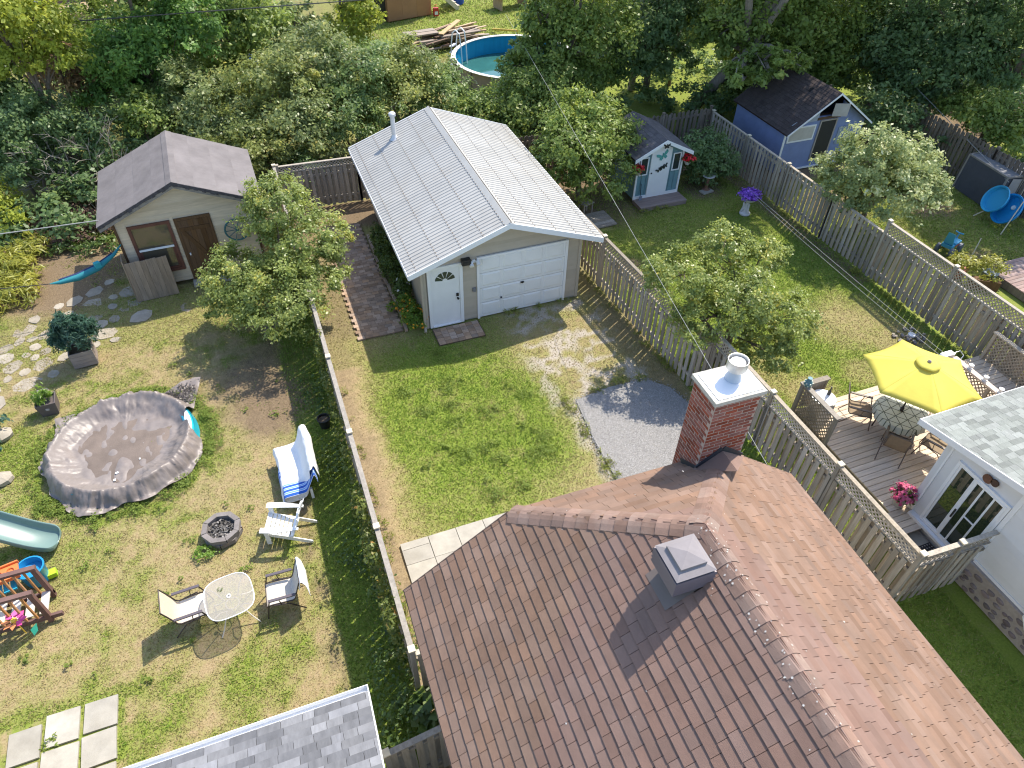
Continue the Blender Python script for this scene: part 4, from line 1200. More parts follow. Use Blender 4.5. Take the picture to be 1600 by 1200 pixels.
MB().lohi((-pw_ - .02, -.03, .0), (-pw_ + .07, -.002, pz_ - .05)).lohi((-1.0, -.03, .02), (1.7, -.002, .09)).build('trim', M_white, ph)
MB().prism([(-1.75, -.02, 1.98), (-.52, -.02, 2.02), (-.52, -.02, 2.58), ], (0, .018, 0)).build('gable_panel', mat('pale_blue_board', (.34, .38, .44), .1, 4), ph)

# ------------------------------------------------------------------ grey roof, bottom left
nl = thing('grey_roofed_house', 'neighbouring house corner with pale grey shingle roof and white gutter', 'house', (-3.93, -11.24, 0), -.01)
M_gsh = mat('grey_shingle', (0.20, 0.203, 0.215), .2, 3, rough=.95, bump=.4, bscale=150, objvar=.32, spec=.12)
M_gsh2 = mat('grey_shingle_far', (0.20, 0.203, 0.215), .2, 3, rough=.95, bump=.4, bscale=150, objvar=.32, island=True, spec=.12)
NLW, NLD, nz0, nz1 = 8.0, 3.0, 2.7, 3.75
MB().lohi((-NLW, -6, 0), (-.25, -.35, 2.6)).build('wall', M_hwall, nl)
rr = MB().prism([(0, 0, nz0 - .1), (0, -NLD, nz1 - .1), (0, -NLD, nz1 - .004), (0, 0, nz0 - .004)], (-NLW, 0, 0)).build('roof', M_under, nl)
Mf = frame_of((0, 0, nz0), (-1, 0, 0), (0, -NLD, nz1 - nz0))
sl = math.hypot(NLD, nz1 - nz0)
nM = Matrix.Translation((-3.93, -11.24, 0)) @ Matrix.Rotation(-.01, 4, 'Z')
lay_shingles([(Mf, shingle_list(Mf, [(0, 0), (NLW, 0), (NLW, sl), (0, sl)], .143, .30, jit=.45))], rr, M_gsh, M_gsh2, nM, 'shingle', 220, .143, .009)
MB().lohi((-NLW, .005, nz0 - .11), (.02, .018, nz0 - .01)).lohi((-NLW, .10, nz0 - .11), (.02, .112, nz0 - .0)).lohi((-NLW, .018, nz0 - .11), (.02, .10, nz0 - .10)).lohi((.005, .018, nz0 - .11), (.02, .10, nz0)).build('gutter', M_whitemetal, nl)
MB().beam((.012, .0, nz0 - .06), (.012, -NLD, nz1 - .06), .02, .11).build('fascia', M_whitemetal, nl)

# ------------------------------------------------------------------ white house, right
rh = thing('white_sided_house', 'white sided house corner with grey green shingle roof, glazed patio door and fieldstone base', 'house', (8.5, -9.7, 0), 0)
M_wsid = mat('white_siding', (0.70, 0.71, 0.72), .03, 2, rough=.5, objvar=.02)
RWD = 7.0
rz0, rz1, rlen = 2.72, 3.9, 6.0
MB().lohi((.02, -6.5, 0), (RWD, -.62, 2.62)).build('wall', M_wsid, rh)
# roof sloping up to the south
MB().prism([(-.17, .02, rz0 - .12), (-.17, -rlen, rz1 - .12), (-.17, -rlen, rz1 - .005), (-.17, .02, rz0 - .005)], (RWD + .5, 0, 0)).build('roof', M_under, rh)
rroof = rh.children[-1]
M_ggs = mat('green_grey_shingle', (0.26, 0.275, 0.255), .15, 3, rough=.95, bump=.4, bscale=150, objvar=.25, spec=.12)
M_ggs2 = mat('green_grey_shingle_far', (0.26, 0.275, 0.255), .15, 3, rough=.95, bump=.4, bscale=150, objvar=.25, island=True, spec=.12)
Mf = frame_of((RWD + .33, .02, rz0), (-1, 0, 0), (0, -rlen - .02, rz1 - rz0))
sl = math.hypot(rlen, rz1 - rz0)
lay_shingles([(Mf, shingle_list(Mf, [(0, 0), (RWD + .5, 0), (RWD + .5, sl), (0, sl)], .14, .24, jit=.5))], rroof, M_ggs, M_ggs2, Matrix.Translation((8.5, -9.7, 0)), 'shingle', 280, .14, .009)
MB().beam((-.185, .03, rz0 - .07), (-.185, -rlen, rz1 - .07), .025, .15).lohi((-.2, .022, rz0 - .15), (RWD + .3, .045, rz0 + .0)).build('fascia', M_whitemetal, rh)
MB().prism([(-.17, .0, rz0 - .14), (-.17, -rlen, rz1 - .14), (.0, -rlen, rz1 - .14), (.0, .0, rz0 - .14)], (0, 0, .012)).build('soffit', M_wsid, rh)
# porch wall panel with patio door, flush on the west side
MB().prism([(.0, -.75, 0), (.0, -6.5, 0), (.0, -6.5, 3.7), (.0, -.75, 2.70)], (.015, 0, 0)).build('gable_infill', M_wsid, rh)
pd_ = MB()
y0, y1, z0_, z1_ = -1.02, -2.30, .50, 2.48
def fr(mb, ya, yb, za, zb, w=.06, x0=-.05, x1=-.002):
    mb.lohi((x0, yb, za), (x1, yb + w, zb)).lohi((x0, ya - w, za), (x1, ya, zb)).lohi((x0, yb + w, zb - w), (x1, ya - w, zb)).lohi((x0, yb + w, za), (x1, ya - w, za + w))
fr(pd_, y0, y1, z0_, z1_)
pdoor = pd_.build('patio_door', M_whitemetal, rh)
lf = MB(); fr(lf, -1.08, -1.50, .56, 2.42, .05, -.03, -.004); pa1 = lf.build('fixed_panel', M_whitemetal, pdoor)
ym = -1.50
lf = MB(); fr(lf, -1.505, -2.24, .56, 2.42, .055, -.06, -.032); pa2 = lf.build('sliding_panel', M_whitemetal, pdoor)
mu = MB().lohi((-.05, -2.0, .615), (-.034, -1.96, 2.365)).lohi((-.05, -1.74, .615), (-.034, -1.70, 2.365)).lohi((-.05, -1.96, 1.45), (-.034, -1.74, 1.49)); mu.build('glazing_bar', M_whitemetal, pdoor)
M_pane = flat('patio_glass', (.025, .035, .025), .02, spec=1.0)
MB().lohi((-.014, -1.45, .61), (-.008, -1.13, 2.37)).build('pane', M_pane, pdoor)
MB().lohi((-.042, -2.185, .615), (-.036, -1.56, 2.365)).build('pane', M_pane, pdoor)
MB().box((-.075, -1.535, 1.35), (.03, .03, .26)).build('door_handle', M_black, pdoor)
MB().lohi((-.14, -2.36, .42), (-.002, -.80, .49)).lohi((-.03, -.80, .49), (-.002, -.76, 2.6)).build('sill', M_whitemetal, rh)
siding(rh, M_wsid, 2.38, 6.4, .82, 3.5, lambda x, z, o: (.0 - o, -x, z), e=.2)
MB().lohi((-.035, -2.40, .8), (-.001, -2.31, 3.0)).build('corner_trim', M_whitemetal, rh)
MB().lohi((-.04, -6.4, .74), (-.001, -2.40, .815)).build('base_trim', M_whitemetal, rh)
MB().tube([(-.09, -3.72, 3.1), (-.09, -3.72, .75), (-.11, -3.9, .55)], .045, 8).build('downspout', M_whitemetal, rh)
# fieldstone base
bs = MB().lohi((-.10, -6.4, 0), (-.002, -2.2, .735)).build('stone_base', mat('mortar_grey', (.34, .30, .27), .15, 12, rough=.95, bump=.3), rh)
M_fs = mat('fieldstone', (0.20, 0.165, 0.16), .25, 6, rough=.9, objvar=.3)
pl = []
for k in range(900):
    y, z, r = random.uniform(-6.2, -2.3), random.uniform(.07, .62), random.uniform(.055, .15)
    if z - r * .75 < 0 or z + r * .75 > .66: continue
    if all(abs(y - a) > (r + q) * .95 or abs(z - b) > (r + q) * .68 for a, b, q in pl): pl.append((y, z, r))
for y, z, r in pl:
    n = 9; P = [(r * math.cos(2 * math.pi * i / n) * random.uniform(.88, 1.1), r * .7 * math.sin(2 * math.pi * i / n) * random.uniform(.85, 1.1)) for i in range(n)]
    mb = MB(); mb.add([(-.098, y + a, z + b) for a, b in P] + [(-.125, y + a * .8, z + b * .8) for a, b in P] + [(-.135, y, z)],
                      [(i, (i + 1) % n, n + (i + 1) % n, n + i) for i in range(n)] + [(n + i, n + (i + 1) % n, 2 * n) for i in range(n)])
    mb.build('stone', M_fs, bs)
orn = thing('wall_ornament', 'rust brown round ornament on white wall above the patio door', 'ornament', (8.47, -11.35, 2.62), 0)
MB().tube([(0, 0, 0), (-.03, 0, 0)], .10, 14).build('disc', mat('rust', (.16, .08, .05), .3, 8), orn)
MB().tube([(-.0, -.15, .04), (-.03, -.15, .04)], .08, 12).build('small_disc', mat('rust_dark', (.10, .06, .045), .3, 8), orn)
lnd = thing('concrete_landing', 'pale concrete door landing at the end of the wooden deck', 'landing', (8.0, -11.25, 0), 0)
MB().lohi((-.35, -.62, 0), (.44, .38, .22)).build('slab', M_conc, lnd)
mt = thing('door_mat', 'black rubber door mat with pale dots on the concrete landing', 'door mat', (8.22, -11.42, .222), 0)
mtm = MB().lohi((-.22, -.22, 0), (.2, .2, .012)).build('mat_body', flat('rubber', (.03, .028, .028), .8), mt)
dm = MB()
for i in range(6):
    for j in range(6): dm.box((-.18 + i * .068, -.18 + j * .068, .0145), (.026, .026, .004), rz=.78)
dm.build('mat_dots', flat('pale_dots', (.35, .31, .28), .8), mtm)

# ------------------------------------------------------------------ deck
DZ = .42
dk = thing('wooden_deck', 'bleached plank deck under the yellow umbrella', 'deck', (8.0, -6.9, 0), 0)
M_deck = mat('deck_board', (0.65, 0.53, 0.40), .2, 3, stretch=(.5, 7, 7), rough=.88, bump=.2, objvar=.14, dirt=.4, dirtcol=(.26, .22, .19))
k = 0; y = -.07
while y > -4.05:
    xe = 6.4 if y > -3.36 else .48
    xs0 = .0 if y > -3.4 else -.28
    MB().box(((xs0 + xe) / 2, y, DZ - .02), (xe - xs0, .136, .04)).build('board', M_deck, dk)
    y -= .15
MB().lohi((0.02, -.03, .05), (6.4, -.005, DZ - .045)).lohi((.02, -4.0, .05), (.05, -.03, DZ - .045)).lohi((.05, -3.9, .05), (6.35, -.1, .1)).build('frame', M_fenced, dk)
def screen(a, b, z0, z1, name='lattice_screen'):
    a = Vector(a); b = Vector(b); L = (b - a).length; t = (b - a).normalized()
    M = Matrix.Translation(a) @ Matrix.Rotation(math.atan2(t.y, t.x), 4, 'Z')
    mb = MB(); mb.box((0, 0, (z0 + z1) / 2), (.09, .09, z1 - z0)).box((L, 0, (z0 + z1) / 2), (.09, .09, z1 - z0)).box((L / 2, 0, z0 + .05), (L - .09, .04, .09)).box((L / 2, 0, z1 + .02), (L + .14, .14, .04))
    s = piece(name, mb.mesh(name, M_fence), dk, M=M)
    lm = MB(); lattice(lm, .05, L - .05, z0 + .1, z1 - .005)
    tag(piece('lattice', lm.mesh('lattice', M_fence), s), kind='stuff')
screen((-.04, -1.22, 0), (-.04, .03, 0), .1, 1.33)
MB().lohi((.06, -.05, 1.3), (.74, .1, 1.34)).lohi((.65, -.02, .4), (.72, .07, 1.3)).lohi((.1, -.01, .5), (.65, .03, 1.29)).build('screen_return', M_fence, dk)
screen((6.33, -2.6, 0), (6.33, -.1, 0), .1, 1.3)
# ------------------------------------------------------------------ leaves, shared by pots and trees
def leaf_arrays(lobes, n, size, sigma=.2, clusters=40, up=.5, aspect=.55, seed=0, shell=(.5, 1.0), fold=.25, zmin=.03, long=False):
    r = np.random.default_rng(seed)
    vol = np.array([a[3] * a[4] + a[4] * a[5] + a[3] * a[5] for a in lobes]); vol = vol / vol.sum()
    C = []; NN = []; RR = []
    for (lx, ly, lz, rx, ry, rz_), f in zip(lobes, vol):
        k = max(6, int(clusters * 1.7 * f * len(lobes))); m = max(10, int(n * f))
        d = r.normal(0, 1, (k, 3)); d[:, 2] = np.abs(d[:, 2]) * 1.0 - .35; d /= np.linalg.norm(d, axis=1)[:, None]
        rad = (shell[0] * .8 + (shell[1] * 1.08 - shell[0] * .8) * r.random(k) ** .6)[:, None]
        cc = d * rad
        cr = r.random(k); cs = r.uniform(.6, 1.3, k)
        w = r.integers(0, k, m)
        off = r.normal(0, sigma * .68, (m, 3)) * cs[w][:, None]; off[:, 2] *= .75
        p = cc[w] + off
        C.append(p * np.array([rx, ry, rz_]) + np.array([lx, ly, lz]))
        out = p / (np.linalg.norm(p, axis=1)[:, None] + 1e-6)
        NN.append(out * .7 + r.normal(0, .55, (m, 3)) + np.array([0, 0, up]))
        RR.append(np.clip(.62 * cr[w] + .38 * r.random(m), 0, 1))
    C = np.concatenate(C); Nn = np.concatenate(NN); R = np.concatenate(RR)
    kz = C[:, 2] > zmin; C, Nn, R = C[kz], Nn[kz], R[kz]
    Nn /= np.linalg.norm(Nn, axis=1)[:, None]
    t = r.normal(0, 1, C.shape); t[:, 2] -= .4
    t -= Nn * (t * Nn).sum(1)[:, None]; t /= np.linalg.norm(t, axis=1)[:, None]
    b = np.cross(Nn, t)
    s = (size * r.uniform(.6, 1.55, len(C)))[:, None]
    V = np.empty((len(C), 4, 3))
    V[:, 0] = C - t * s * .5
    V[:, 1] = C + b * s * aspect * .5 + Nn * s * fold * .3
    V[:, 2] = C + t * s * .5
    V[:, 3] = C - b * s * aspect * .5 + Nn * s * fold * .3
    F = np.arange(len(C) * 4).reshape(-1, 4)
    return V.reshape(-1, 3), F, np.repeat(R, 4)
def foliage(name, lobes, n, size, m, parent=None, **kw):
    V, F, R = leaf_arrays(lobes, n, size, **kw)
    return piece(name, np_mesh(name, V, F, m, rnd=R), parent)

LM_green = leaf_mat('leaf_green', (.045, .085, .018), (.13, .20, .04), (.20, .24, .05))
LM_bright = leaf_mat('leaf_bright', (.09, .17, .02), (.22, .36, .05), (.32, .42, .07))
LM_yellow = leaf_mat('leaf_yellow', (.16, .19, .03), (.38, .38, .06), (.48, .42, .08))
LM_teal = leaf_mat('leaf_teal', (.025, .07, .045), (.085, .17, .12), (.14, .25, .18))
LM_dark = leaf_mat('leaf_dark', (.02, .045, .014), (.06, .105, .028), (.10, .15, .04))
LM_purple = leaf_mat('petal_purple', (.10, .03, .32), (.28, .10, .62), (.40, .18, .75), trans=.2)
LM_red = leaf_mat('petal_red', (.50, .012, .02), (.75, .03, .03), (.80, .12, .08), trans=.2)
LM_orange = leaf_mat('petal_orange', (.65, .20, .01), (.85, .40, .02), (.9, .55, .05), trans=.2)
LM_pink = leaf_mat('petal_pink', (.40, .04, .12), (.70, .16, .28), (.8, .4, .45), trans=.2)
LM_white = leaf_mat('petal_white', (.6, .6, .55), (.8, .8, .75), None, trans=.2)

# ------------------------------------------------------------------ left yard
# pool under a tarpaulin
pc = Vector((-8.33, -2.05, 0))
pt = thing('paddling_pool', 'round turquoise paddling pool sagging under a wrinkled taupe tarpaulin', 'pool', pc)
mb = MB()
n, m_ = 56, 12
for i in range(n):
    a = 2 * math.pi * i / n
    for j in range(m_):
        b = 2 * math.pi * j / m_
        rr_ = 1.56 + .14 * math.cos(b)
        mb.v.append((rr_ * math.cos(a), rr_ * math.sin(a), .19 + .13 * math.sin(b)))
for i in range(n):
    for j in range(m_):
        mb.f.append((i * m_ + j, ((i + 1) % n) * m_ + j, ((i + 1) % n) * m_ + (j + 1) % m_, i * m_ + (j + 1) % m_))
me = mb.mesh('pool_ring', flat('turquoise_vinyl', (.02, .36, .47), .3))
me.materials.append(flat('white_vinyl', (.75, .78, .78), .35))
for p in me.polygons:
    if p.center.z > .30: p.material_index = 1
piece('pool_ring', me, pt, smooth=True)
def tarp():
    na, nr_ = 360, 56
    V = np.zeros((na, nr_, 3))
    A = np.arange(na) * 2 * np.pi / na
    # outer reach of the sheet by direction (corners of a square sheet, one folded short on the east)
    base = 1.86 + .03 * np.sin(9 * A) + .03 * np.sin(14 * A + 1)
    def corner(a0, w, amt): 
        d = np.abs((A - a0 + np.pi) % (2 * np.pi) - np.pi); return amt * np.clip(1 - d / w, 0, 1) ** 1.3
    out = base + corner(math.radians(47), .34, .85) + corner(math.radians(136), .30, .42) + corner(math.radians(243), .45, .22) + corner(math.radians(318), .40, .16) + corner(math.radians(190), .5, .06)
    d0 = np.abs((A - math.radians(8) + np.pi) % (2 * np.pi) - np.pi)
    out = out - .46 * np.clip(1 - d0 / .34, 0, 1) ** .7
    d1 = np.abs((A - math.radians(200) + np.pi) % (2 * np.pi) - np.pi)
    out = out - .16 * np.clip(1 - d1 / .3, 0, 1)
    for i, a in enumerate(A):
        for j in range(nr_):
            t = j / (nr_ - 1)
            r = out[i] * t
            inner = 1.14 + .10 * math.sin(3 * a + .5) + .05 * math.sin(7 * a)
            if r < inner: z = .07 + .02 * (r / inner) ** 4
            elif r < 1.56:
                u = (r - inner) / (1.56 - inner); z = .09 + .29 * (.6 * u + .4 * u * u)
            else:
                u = min(1, (r - 1.56) / .26); z = .38 - .35 * u ** 1.4
                if r > 1.8: z = max(.03, z - (r - 1.8) * .6)
            k = np.clip((r - inner * .85) / .4, 0, 1)
            pl_ = .45 if r < 1.5 else 1.0
            wr = pl_ * (abs(fbm(np.array([a * 7.0 + r * .8]), np.array([r * .8]), 1.3, 3, 77)[0] - .5)) * .07 + pl_ * (fbm(np.array([a * 26.0 + r * 3.5]), np.array([r * .9]), 1.0, 3, 78)[0] - .5) * .075
            wr += (abs(fbm(np.array([r * math.cos(a) + 9]), np.array([r * math.sin(a) + 9]), 2.2, 4, 79)[0] - .5)) * .26
            z = z + wr * k + (abs(fbm(np.array([r * math.cos(a) * 1.5 + 5]), np.array([r * math.sin(a) + 5]), 1.6, 3, 80)[0] - .5)) * .13 * (1 - k)
            rad = r + wr * .6 * k * (r > 1.4)
            V[i, j] = (rad * math.cos(a), rad * math.sin(a), max(.02, z + .015))
    # radial cells
    idx = np.arange(na * nr_).reshape(na, nr_); nx_ = np.roll(idx, -1, 0)
    F = np.stack([idx[:, :-1], idx[:, 1:], nx_[:, 1:], nx_[:, :-1]], -1).reshape(-1, 4)
    return V.reshape(-1, 3), F
tm = mat('tarpaulin', (.215, .185, .17), .18, 3, rough=.45, bump=.5, bscale=7, spec=.5, dirt=.6, dirtcol=(.17, .135, .115))
V, F = tarp()
o = piece('tarpaulin', np_mesh('tarpaulin', V, F, tm, smooth=True), pt)
# settled silt in the sag
sm = MB(); P = []
for k in range(60):
    a = 2 * math.pi * k / 60; inner = 1.02 + .10 * math.sin(3 * a + .5) + .05 * math.sin(7 * a) + random.uniform(-.03, .03)
    P.append((inner * math.cos(a), inner * math.sin(a), .106))
sm.add(P + [(0, 0, .104)], [(i, (i + 1) % 60, 60) for i in range(60)])
sm.build('silt', mat('silt', (.17, .135, .112), .3, 1.6, rough=.55, bump=.3, dirt=.65, dirtcol=(.10, .08, .068)), pt)
MB().lathe([(1.74, .0), (1.68, .28)], 48, cap=False).build('pool_wall', bpy.data.materials['turquoise_vinyl'], pt)
foliage('leaf_litter', [(1.38, 1.45, .12, .34, .34, .04)], 700, .05, leaf_mat('litter', (.02, .02, .02), (.09, .075, .07), (.22, .2, .18), trans=0), pt, sigma=.3, up=2)
MB().box((-.15, -.85, .13), (.07, .05, .03), rz=.4).box((-.2, -1.06, .13), (.05, .06, .025)).box((.35, -.55, .12), (.03, .05, .02)).build('debris', M_white, pt)

# fire pit
fp_ = thing('fire_pit', 'octagonal fire pit of grey concrete blocks full of ash and charcoal', 'fire pit', (-6.27, -5.42, 0))
M_blk = mat('pit_block', (.21, .19, .18), .18, 8, rough=.95, bump=.3, objvar=.12)
for lay in (0, 1):
    for k in range(8):
        a = 2 * math.pi * (k + .5 * lay) / 8 + .2
        w = .30
        mb = MB(); ri, ro = .29, .40; h = .118
        d = .385
        P = [(ri, -ri * math.tan(d)), (ro, -ro * math.tan(d) + .004), (ro, ro * math.tan(d) - .004), (ri, ri * math.tan(d))]
        mb.prism([(x, y, 0) for x, y in P], (0, 0, h))
        mb.build('block', M_blk, fp_, (0, 0, .125 * lay), a + random.uniform(-.03, .03))
MB().lathe([(.30, 0), (.30, .13), (.15, .15), (.0, .16)], 16).build('ash', mat('ash', (.10, .095, .09), .6, 18, rough=.98, bump=.8), fp_)
ab = MB()
for k in range(70):
    a = random.random() * 6.28; r = .26 * math.sqrt(random.random())
    ab.box((r * math.cos(a), r * math.sin(a), .165), (random.uniform(.03, .10), random.uniform(.02, .04), .02), rz=random.random() * 3)
tag(ab.build('charcoal', mat('charcoal', (.16, .15, .14), .2, 5, objvar=.9, island=True), fp_), kind='stuff')
w_ = foliage('weed_clump', [(-6.68, -5.85, .03, .26, .2, .13)], 500, .05, LM_bright, seed=3, up=1); tag(w_, 'bright weed clump at the foot of the fire pit', 'weed')

# sling chairs
M_tube = flat('dark_bronze_tube', (.055, .045, .045), .4, metal=.3)
M_arm = flat('plum_grey_arm', (.10, .085, .10), .5)
M_sling = mat('cream_sling', (.58, .47, .34), .10, 14, stretch=(1, 6, 1), rough=.8)
M_sling2 = mat('white_sling', (.58, .53, .46), .06, 14, stretch=(1, 6, 1), rough=.8)
def sling_chair(label, loc, rz, seat_m, back_m, tube=M_tube, arm=M_arm, group=None, w=.54):
    t = thing('sling_chair', label, 'chair', loc, rz, group)
    h = w / 2
    def sheet(pts, m, name, th=.012):
        mb = MB(); k = len(pts)
        V = [(x, -h + .02, z) for x, z in pts] + [(x, h - .02, z) for x, z in pts] + [(x, -h + .02, z - th) for x, z in pts] + [(x, h - .02, z - th) for x, z in pts]
        mb.add(V, [(i, i + 1, k + i + 1, k + i) for i in range(k - 1)] + [(2 * k + i, 3 * k + i, 3 * k + i + 1, 2 * k + i + 1) for i in range(k - 1)] + [(i, 2 * k + i, 2 * k + i + 1, i + 1) for i in range(k - 1)] + [(k + i, k + i + 1, 3 * k + i + 1, 3 * k + i) for i in range(k - 1)])
        return mb.build(name, m, t, smooth=True)
    sheet([(.30, .40), (.22, .425), (.08, .42), (-.08, .405), (-.2, .40)], seat_m, 'seat')
    sheet([(-.2, .40), (-.25, .43), (-.31, .60), (-.36, .78), (-.42, .96)], back_m, 'backrest')
    for s in (-1, 1):
        MB().tube([(.30, s * h, .41), (.2, s * h, .43), (-.2, s * h, .40), (-.26, s * h, .45), (-.36, s * h, .78), (-.425, s * h, .97)], .014, 8).build('side_frame', tube, t, smooth=True)
        MB().tube([(.36, s * (h + .02), .01), (.27, s * (h + .03), .45), (.22, s * (h + .03), .62)], .014, 8).build('leg', tube, t, smooth=True)
        MB().tube([(-.40, s * (h + .02), .01), (-.12, s * (h + .03), .38), (.16, s * (h + .03), .44)], .013, 8).build('leg', tube, t, smooth=True)
        MB().box((-.02, s * (h + .03), .635), (.52, .055, .028)).build('armrest', arm, t)
        MB().tube([(-.27, s * (h + .03), .62), (-.31, s * h, .63)], .012, 6).tube([(0.02, s * (h + .03), .43), (.05, s * (h + .03), .62)], .010, 6).build('arm_brace', tube, t)
    MB().tube([(-.425, -h, .97), (-.425, h, .97)], .012, 8).tube([(.3, -h, .40), (.3, h, .40)], .013, 8).tube([(-.2, -h, .385), (-.2, h, .385)], .013, 8).build('cross_bar', tube, t)
    return t
sling_chair('cream sling chair with a stained back facing the frosted glass table', (-6.93, -7.36, 0), .05, M_sling2, M_sling, group='sling chairs on the dry lawn')
sling_chair('dark framed sling chair with a white towel over its back', (-5.2, -7.6, 0), math.pi - .03, M_sling2, M_sling2, group='sling chairs on the dry lawn')
M_towel = mat('white_towel', (.78, .78, .79), .04, 20, rough=.95, bump=.4, bscale=120)
def cloth(name, prof, y0, y1, m, parent=None, ny_=14, wob=.012, th=.008, seed=1, skew=None):
    """sheet hung along a profile of (x, z), from y0 to y1"""
    r = random.Random(seed); k = len(prof); V = []
    for j in range(ny_ + 1):
        y = y0 + (y1 - y0) * j / ny_
        for i, (x, z) in enumerate(prof):
            e = skew(i / (k - 1), j / ny_) if skew else (0, 0, 0)
            V.append((x + r.uniform(-wob, wob) + e[0], y + r.uniform(-wob, wob) * .6 + e[1], z + r.uniform(-wob, wob) * .5 + e[2]))
    mb = MB(); mb.add(V, [(j * k + i, j * k + i + 1, (j + 1) * k + i + 1, (j + 1) * k + i) for j in range(ny_) for i in range(k - 1)])
    o = mb.build(name, m, parent, smooth=True)
    sm_ = o.modifiers.new('thick', 'SOLIDIFY'); sm_.thickness = th; sm_.offset = 0
    ss = o.modifiers.new('smooth', 'SUBSURF'); ss.levels = 1; ss.render_levels = 1
    return o
def dense(pts, n):
    out = []
    for a, b in zip(pts[:-1], pts[1:]):
        for i in range(n): out.append((a[0] + (b[0] - a[0]) * i / n, a[1] + (b[1] - a[1]) * i / n))
    return out + [pts[-1]]
tag(cloth('towel', dense([(-4.83, .70), (-4.79, .90), (-4.765, 1.0), (-4.74, 1.0), (-4.68, .85), (-4.66, .52), (-4.66, .42)], 2), -7.30, -7.93, M_towel, wob=.008), 'plain white towel hung over the back of the dark framed sling chair', 'towel')

# frosted glass table
tb = thing('glass_table', 'small frosted glass patio table with white rim and splayed legs', 'table', (-6.15, -7.54, 0), .12)
def superell(a, b, e, n=40, z=0):
    return [(a * abs(math.cos(t)) ** e * (1 if math.cos(t) >= 0 else -1), b * abs(math.sin(t)) ** e * (1 if math.sin(t) >= 0 else -1), z) for t in [2 * math.pi * i / n for i in range(n)]]
M_frost = flat('frosted_glass', (.46, .43, .38), .3, spec=.5, alpha=.4)
MB().prism(superell(.45, .47, .62, 40, .695), (0, 0, .008)).build('tabletop', M_frost, tb)
rim = superell(.458, .478, .62, 40, .70); rim.append(rim[0])
MB().tube(rim, .011, 8, cap=False).build('rim', M_white, tb, smooth=True)
M_leg = flat('pale_metal', (.60, .56, .50), .4)
for sx in (-1, 1):
    for sy in (-1, 1):
        MB().tube([(sx * .13, sy * .13, .42), (sx * .24, sy * .25, .62), (sx * .34, sy * .35, .68)], .012, 8).tube([(sx * .13, sy * .13, .42), (sx * .30, sy * .31, .1), (sx * .38, sy * .39, .0)], .012, 8).build('leg', M_leg, tb, smooth=True)
MB().tube([(.13 * math.cos(t), .13 * math.sin(t), .42) for t in [2 * math.pi * i / 20 for i in range(21)]], .01, 6, cap=False).build('leg_ring', M_leg, tb)
MB().lathe([(.045, 0), (.045, .012), (.022, .012), (.022, 0)], 16, (0, 0, .70)).build('umbrella_hole_ring', M_white, tb)
foliage('leaf_on_table', [(-.12, .2, .715, .06, .06, .01)], 14, .04, LM_green, tb, zmin=0)

# adirondack chair
ad = thing('adirondack_chair', 'white slatted adirondack chair with broad arms standing on dry grass', 'chair', (-4.92, -5.90, 0), math.pi - .33)
M_plast = mat('white_plastic', (.80, .80, .78), .03, 4, rough=.4)
for k in range(7):
    x = .34 - k * .088; z = .36 - k * .022
    MB().box((x, 0, z), (.075, .52, .02), M=Matrix.Rotation(-.24, 3, 'Y')).build('seat_slat', M_plast, ad)
for k in range(5):
    y = (k - 2) * .105; top = .98 - .035 * (k - 2) ** 2
    mb = MB(); mb.prism([(-.21, y - .042, .22), (-.21, y + .042, .22), (-.44, y * 1.22 + .046, top), (-.44, y * 1.22 - .046, top)], (-.02, 0, .006)).build('back_slat', M_plast, ad)
for s in (-1, 1):
    MB().prism([(.42, s * .27, .56), (.42, s * .40, .56), (.1, s * .41, .56), (-.40, s * .33, .56), (-.40, s * .27, .56)], (0, 0, .022)).build('armrest', M_plast, ad)
    MB().lohi((.28, s * .285 - .015, 0), (.38, s * .285 + .015, .56)).build('leg', M_plast, ad)
    MB().prism([(.40, s * .255, .30), (.40, s * .255, .40), (-.1, s * .255, .25), (-.62, s * .255, .07), (-.62, s * .255, .0), (-.50, s * .255, .0)], (0, s * .02, 0)).build('leg', M_plast, ad)
MB().box((-.30, 0, .54), (.05, .72, .03)).box((-.40, 0, .80), (.025, .5, .06)).box((.385, 0, .35), (.02, .5, .10)).build('cross_rail', M_plast, ad)

# two seat bench under towels
bn = thing('garden_bench', 'low garden bench hidden under white and striped towels beside the vines', 'bench', (-4.42, -4.45, 0), 0)
for k in range(4): MB().box((-.33 + k * .14, 0, .36), (.12, 1.45, .03)).build('seat_slat', M_plast, bn)
for k in range(9): MB().prism([(.12, -.68 + k * .165, .34), (.12, -.55 + k * .165, .34), (.33, -.55 + k * .165, .88), (.33, -.68 + k * .165, .88)], (.02, 0, 0)).build('back_slat', M_plast, bn)
for sx, sy in ((-.38, -.66), (-.38, .66), (.2, -.66), (.2, .66)): MB().lohi((sx - .03, sy - .03, 0), (sx + .03, sy + .03, .345)).build('leg', M_plast, bn)
def stripe_mat():
    m = bpy.data.materials.new('striped_towel'); m.use_nodes = True; N = m.node_tree.nodes; L = m.node_tree.links; b = N['Principled BSDF']
    tc = N.new('ShaderNodeTexCoord'); wv = N.new('ShaderNodeTexWave'); wv.wave_type = 'BANDS'; wv.bands_direction = 'Y'; wv.inputs['Scale'].default_value = 2.6
    L.new(tc.outputs['Object'], wv.inputs['Vector']); cr = N.new('ShaderNodeValToRGB'); cr.color_ramp.interpolation = 'CONSTANT'
    e = cr.color_ramp.elements; e[0].color = (.02, .10, .42, 1); e[1].position = .55; e[1].color = (.72, .76, .82, 1); k = e.new(.8); k.color = (.16, .34, .65, 1)
    L.new(wv.outputs['Fac'], cr.inputs[0]); L.new(cr.outputs[0], b.inputs['Base Color']); b.inputs['Roughness'].default_value = .95; return m
